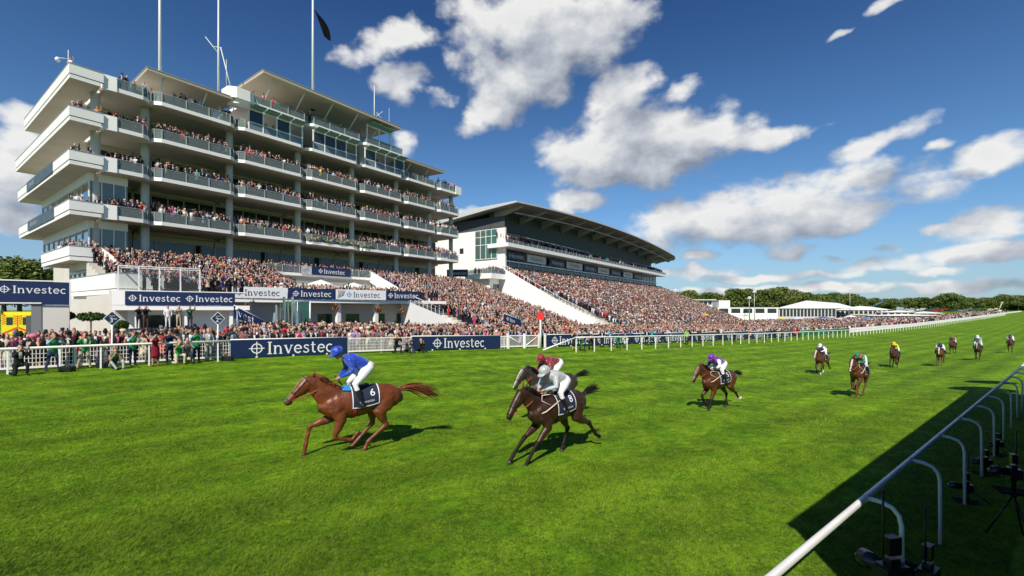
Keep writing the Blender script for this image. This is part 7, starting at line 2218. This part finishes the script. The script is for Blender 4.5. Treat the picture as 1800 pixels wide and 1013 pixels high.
sk = [(1188, 519, 360), (1205, 512, 350), (1222, 516, 380), (1243, 516, 370), (1262, 519, 380), (1282, 521, 370), (1300, 509, 330), (1316, 510, 335), (1335, 512, 340), (1352, 511, 330), (1372, 506, 325), (1392, 511, 345), (1410, 515, 370), (1425, 519, 380), (1440, 518, 390),
      (1458, 516, 420), (1476, 519, 430), (1490, 517, 430), (1505, 523, 450), (1538, 525, 460), (1556, 526, 470), (1568, 526, 470), (1597, 525, 520), (1615, 524, 520), (1632, 524, 510), (1652, 522, 500), (1672, 516, 480), (1690, 524, 520), (1712, 525, 540), (1730, 524, 540), (1750, 522, 560), (1770, 519, 560), (1790, 520, 580), (1808, 520, 580)]
for i, (px, top, Y) in enumerate(sk):
    if i in (6, 10, 14, 17, 26):
        lab = {6: 'dark rounded tree rising where the wood behind the marquee begins', 10: 'tallest tree of the wood, behind the marquee gable', 14: 'tree at the end of the marquee wood before the gap', 17: 'tree behind the lamp mast over the marquee roof', 26: 'single tall tree crown over the distant car park'}[i]
    else: lab = 'green tree crown on the skyline, %s from the far stand' % (['first','second','third','fourth','fifth','sixth','seventh','eighth','ninth','tenth','eleventh','twelfth','13th','14th','15th','16th','17th','18th','19th','20th','21st','22nd','23rd','24th','25th','26th','27th','28th','29th','30th','31st','32nd','33rd','34th'][i])
    put_tree(px, top - 1, Y, lab, 'trees on the skyline', i % 3, 1.35)
# woodland floor mass behind and under the crowns
def wood(name, spans):
    r = np.random.default_rng(4); P_ = []
    for x0, x1, top, Y in spans:
        n = int((x1 - x0) * 85)
        px = x0 + (x1 - x0) * r.random(n); yy = Y + 30 * r.random(n)
        x = (px - CX) / FPX * yy; z0 = np.array([gxy(a, b) for a, b in zip(x, yy)])
        hmax = CZ + (HY - top - 2.5 * np.sin(px * .23) - 2 * np.sin(px * .61)) / FPX * yy - z0
        z = z0 + hmax * r.random(n) ** .7
        P_.append(np.stack([x, yy, z], 1))
    vs, fs = leaf_mesh(np.concatenate(P_), 1.15, r)
    me = bpy.data.meshes.new(name); me.from_pydata(vs.tolist(), [], fs.tolist()); me.materials.append(M_LEAFT)
    o = link_mesh(name, me); tag(o, 'dark wood of trees closing the horizon behind marquees and crowd', 'wood', kind='stuff')
wood('far_wood', [(1170, 1300, 526, 400), (1290, 1450, 522, 380), (1450, 1520, 528, 450), (1530, 1575, 534, 480), (1590, 1700, 532, 540), (1690, 1860, 530, 590)])

def gable_tent(px0, px1, pye, pyr, Y, depth, label, group=None, bays=14, name='marquee', wallpx=None):
    a, b = P(px0, pye, Y), P(px1, pye, Y)
    g = min(gxy(a.x, a.y), gxy(b.x, b.y)) - .5
    root = empty(name, ((a.x + b.x) / 2, Y, g), label, 'marquee', group)
    ze = a.z; zr = P(px0, pyr, Y).z
    m = MB(); mid = (a.x + b.x) / 2
    v = [(a.x, Y, ze), (mid, Y, zr), (b.x, Y, ze), (a.x + depth * .9, Y + depth, ze), (mid + depth * .9, Y + depth, zr), (b.x + depth * .9, Y + depth, ze)]
    m.add(v, [(0, 1, 4, 3), (1, 2, 5, 4), (0, 2, 1)]); m.add([(p[0], p[1] + .02, p[2] - .12) for p in v], [(3, 4, 1, 0), (4, 5, 2, 1), (1, 2, 0)])
    m.build('roof', mat('white_canvas', (.78, .77, .74), .8), root)
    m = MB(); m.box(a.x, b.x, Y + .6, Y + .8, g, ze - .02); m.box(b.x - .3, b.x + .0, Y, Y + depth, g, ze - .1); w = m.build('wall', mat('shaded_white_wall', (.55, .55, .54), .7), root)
    for k in range(bays):
        x0 = a.x + (b.x - a.x) * (k + .12) / bays; x1 = a.x + (b.x - a.x) * (k + .8) / bays
        q = MB(); q.box(x0, x1, Y + .5, Y + .59, g + (ze - g) * .32, g + (ze - g) * .93); q.build('window', M_WIN, root)
    return root
gable_tent(1365, 1470, 542, 528.5, 235, 90, 'big white marquee with a pitched gable over a row of glass bays', bays=17)
gable_tent(1462, 1560, 545, 538, 330, 70, 'lower white marquee continuing behind the big gable', bays=12)
gable_tent(1540, 1610, 549, 546, 300, 60, 'long flat white tent among the far crowd', bays=6)
gable_tent(1520, 1650, 555, 552.5, 210, 14, 'long low white tent roof spread before the far crowd', bays=14)
gable_tent(1590, 1660, 551, 548, 330, 60, 'farthest flat white tent before the car park', bays=5)
# low pavilion and white buildings right of the far stand
def block(name, label, px0, px1, py0, py1, Y, depth, roofpx=1.5, over=3, wins=0, cat='building'):
    a, b = P(px0, py0, Y), P(px1, py0, Y); g = min(gxy(a.x, Y), gxy(b.x, Y)) - 1; zt = a.z; zb = min(P(px0, py1, Y).z, g + 2) if py1 > 560 else P(px0, py1, Y).z
    root = empty(name, ((a.x + b.x) / 2, Y, g), label, cat)
    m = MB(); m.box(a.x, b.x, Y, Y + depth, g, zt); m.build('wall', M_WHITE, root)
    o = over / FPX * Y; h = roofpx / FPX * Y
    m = MB(); m.box(a.x - o, b.x + o, Y - o, Y + depth, zt + .01, zt + h); m.build('roof', M_CONC, root)
    for k in range(wins):
        x0 = a.x + (b.x - a.x) * (k + .1) / wins; x1 = a.x + (b.x - a.x) * (k + .85) / wins
        m = MB(); m.box(x0, x1, Y - .12, Y - .02, zt - (zt - zb) * .85, zt - (zt - zb) * .15); m.build('window', M_WIN, root)
    return root
block('pavilion', 'low flat-roofed pavilion with a glazed front beside the far stand', 1198, 1252, 528, 537, 225, 18, 1.5, 5, 7)
block('service_box', 'plain white cabin roof above the crowd beside the pavilion', 1264, 1283, 529, 540, 232, 8, 1, .5)
block('hall', 'long low white hall with a dark window strip joining the marquee', 1262, 1368, 541, 552, 222, 12, .8, .5, 5)
# lamp masts, crane, poles
for i, (px, top, bot, Y, lab) in enumerate(((1326, 513, 545, 215, 'tall lamp mast in front of the wood, twin lamp head'), (1494, 508, 542, 330, 'thin lattice light mast over the marquee roof'), (1187, 511, 545, 205, 'dark slim mast at the corner of the far stand'), (1317, 524, 545, 215, 'short white pole next to the tall lamp mast'))):
    t_, b_ = P(px, top, Y), P(px, bot, Y); root = empty('lamp_mast', (b_.x, Y, gxy(b_.x, Y)), lab, 'lamp mast')
    m = MB(); m.loft([(b_.x, Y, gxy(b_.x, Y) - .3, .20), (b_.x, Y, t_.z, .13)], 8); m.build('pole', M_GREYST, root)
    m = MB(); m.box(t_.x - .9, t_.x + .9, Y - .2, Y + .2, t_.z - .3, t_.z + .1); m.box(t_.x - .6, t_.x + .6, Y - .35, Y - .21, t_.z + .12, t_.z + .7); m.build('lamp_head', M_STEEL, root)
a, b = P(1535, 539, 420), P(1553, 529, 420); root = empty('crane', (a.x, a.y, gxy(a.x, a.y)), 'blue lattice crane boom slanting over the marquees', 'crane')
m = MB(); m.tube([tuple(a), tuple(b)], .45, 6); m.build('boom', mat('blue_paint', (.05, .17, .42), .5), root)
m = MB(); m.tube([(a.x, a.y, gxy(a.x, a.y)), tuple(a)], .5, 6); m.box(a.x - 2, a.x + 2, a.y - 1, a.y + 1, gxy(a.x, a.y), gxy(a.x, a.y) + 2.5); m.build('base', mat('blue_paint', (.05, .17, .42), .5), root)
a, b = P(1756, 545, 430), P(1761, 533, 430); root = empty('cherry_picker', (a.x, a.y, gxy(a.x, a.y)), 'pale lift arm raised above the far rail', 'crane')
m = MB(); m.tube([tuple(a), tuple(b)], .3, 6); m.build('boom', M_CONC, root)
m = MB(); m.box(b.x - .7, b.x + .7, b.y - .5, b.y + .5, b.z, b.z + 1.1); m.build('basket', M_CONC, root)
m = MB(); m.box(a.x - 1.5, a.x + 1.5, a.y - 1, a.y + 1, gxy(a.x, a.y) - .3, a.z); m.build('base', M_CONC, root)
# umbrellas in the far crowd
um = []
for i, (px, py, Y, r, colr, lab) in enumerate(((1400, 557, 150, 2.0, (.55, .58, .62), 'grey parasol'), (1447, 556, 165, 2.4, (.10, .14, .28), 'navy parasol'), (1495, 554, 190, 2.2, (.7, .7, .7), 'white parasol'), (1525, 558, 165, 2.0, (.14, .18, .30), 'dark blue parasol'), (1375, 559, 140, 1.2, (.70, .50, .02), 'yellow parasol'), (1312, 553, 150, 1.6, (.35, .37, .40), 'slate grey parasol'), (1240, 552, 140, 1.2, (.72, .48, .02), 'amber parasol'), (1476, 559, 160, 1.3, (.62, .58, .5), 'cream parasol'))):
    c = P(px, py, Y); root = empty('parasol', (c.x, Y, gxy(c.x, Y)), '%s open above the heads of the far crowd' % lab, 'parasol', 'parasols in the far crowd')
    m = MB(); m.tube([(c.x, Y, gxy(c.x, Y)), (c.x, Y, c.z)], .03, 5); m.build('pole', M_STEEL, root)
    m = MB(); m.loft([(c.x, Y, c.z - r * .32, r), (c.x, Y, c.z - r * .15, r * .65), (c.x, Y, c.z, .05)], 8, (1, 0, 0), 0, False); m.build('canopy', mat('canopy_' + lab.split()[0], colr, .7), root)
# parked vehicles beyond the marquees: each a small car or van
def far_car():
    t = empty('parked_car', (0, 0, 0), 'x', 'car', 'vehicles parked beyond the marquees')
    m = MB(); m.prism([(-2.1, -.85), (2.1, -.85), (2.1, .85), (-2.1, .85)], .3, .85); m.prism([(-1.3, -.75), (1.1, -.75), (1.1, .75), (-1.3, .75)], .851, [1.45] * 4); m.build('body', M_WHITE, t, world=False)
    m = MB(); m.box(-1.2, 1.0, -.77, .77, .95, 1.35); m.build('window_band', M_WIN, t, world=False)
    for x in (-1.3, 1.3):
        for y in (-.8, .8):
            m = MB(); m.loft([(x, y - .1, .32, .32), (x, y + .1, .32, .32)], 12, (1, 0, 0)); m.build('wheel', M_BLACK, t, world=False)
    return t
CARC = {'silver': (.45, .46, .48), 'white': (.7, .7, .7), 'dark blue': (.03, .05, .14), 'red': (.4, .03, .02), 'black': (.02, .02, .02), 'grey': (.2, .2, .21), 'green': (.04, .12, .06), 'cream': (.6, .55, .4)}
proto = far_car(); k = 0
spots = ['behind the flat tent', 'before the dark wood', 'near the lift arm', 'under the tall tree crown']
for row, (Y, py) in enumerate(((400, 547.0), (430, 546), (460, 545), (480, 544))):
    for i, cn in enumerate(CARC):
        if (row + i) % 8 == 7: continue
        o = proto if k == 0 else copy_tree(proto); k += 1
        px = 1580 + row * 6 + i * 21 + rng.random() * 8
        x = (px - CX) / FPX * Y
        o.location = (x, Y, max(gxy(x, Y), CZ + (HY - py) / FPX * Y - .5)); o.rotation_euler = (0, 0, rng.random() * .6); o.scale = (1.25, 1.25, 1.4)
        o['label'] = '%s car parked far off %s' % (cn, spots[row])
        b = [c for c in o.children if c.name.startswith('body')][0]
        b.material_slots[0].link = 'OBJECT'; b.material_slots[0].material = mat('car_paint_' + cn.replace(' ', '_'), CARC[cn], .3, spec=.6)
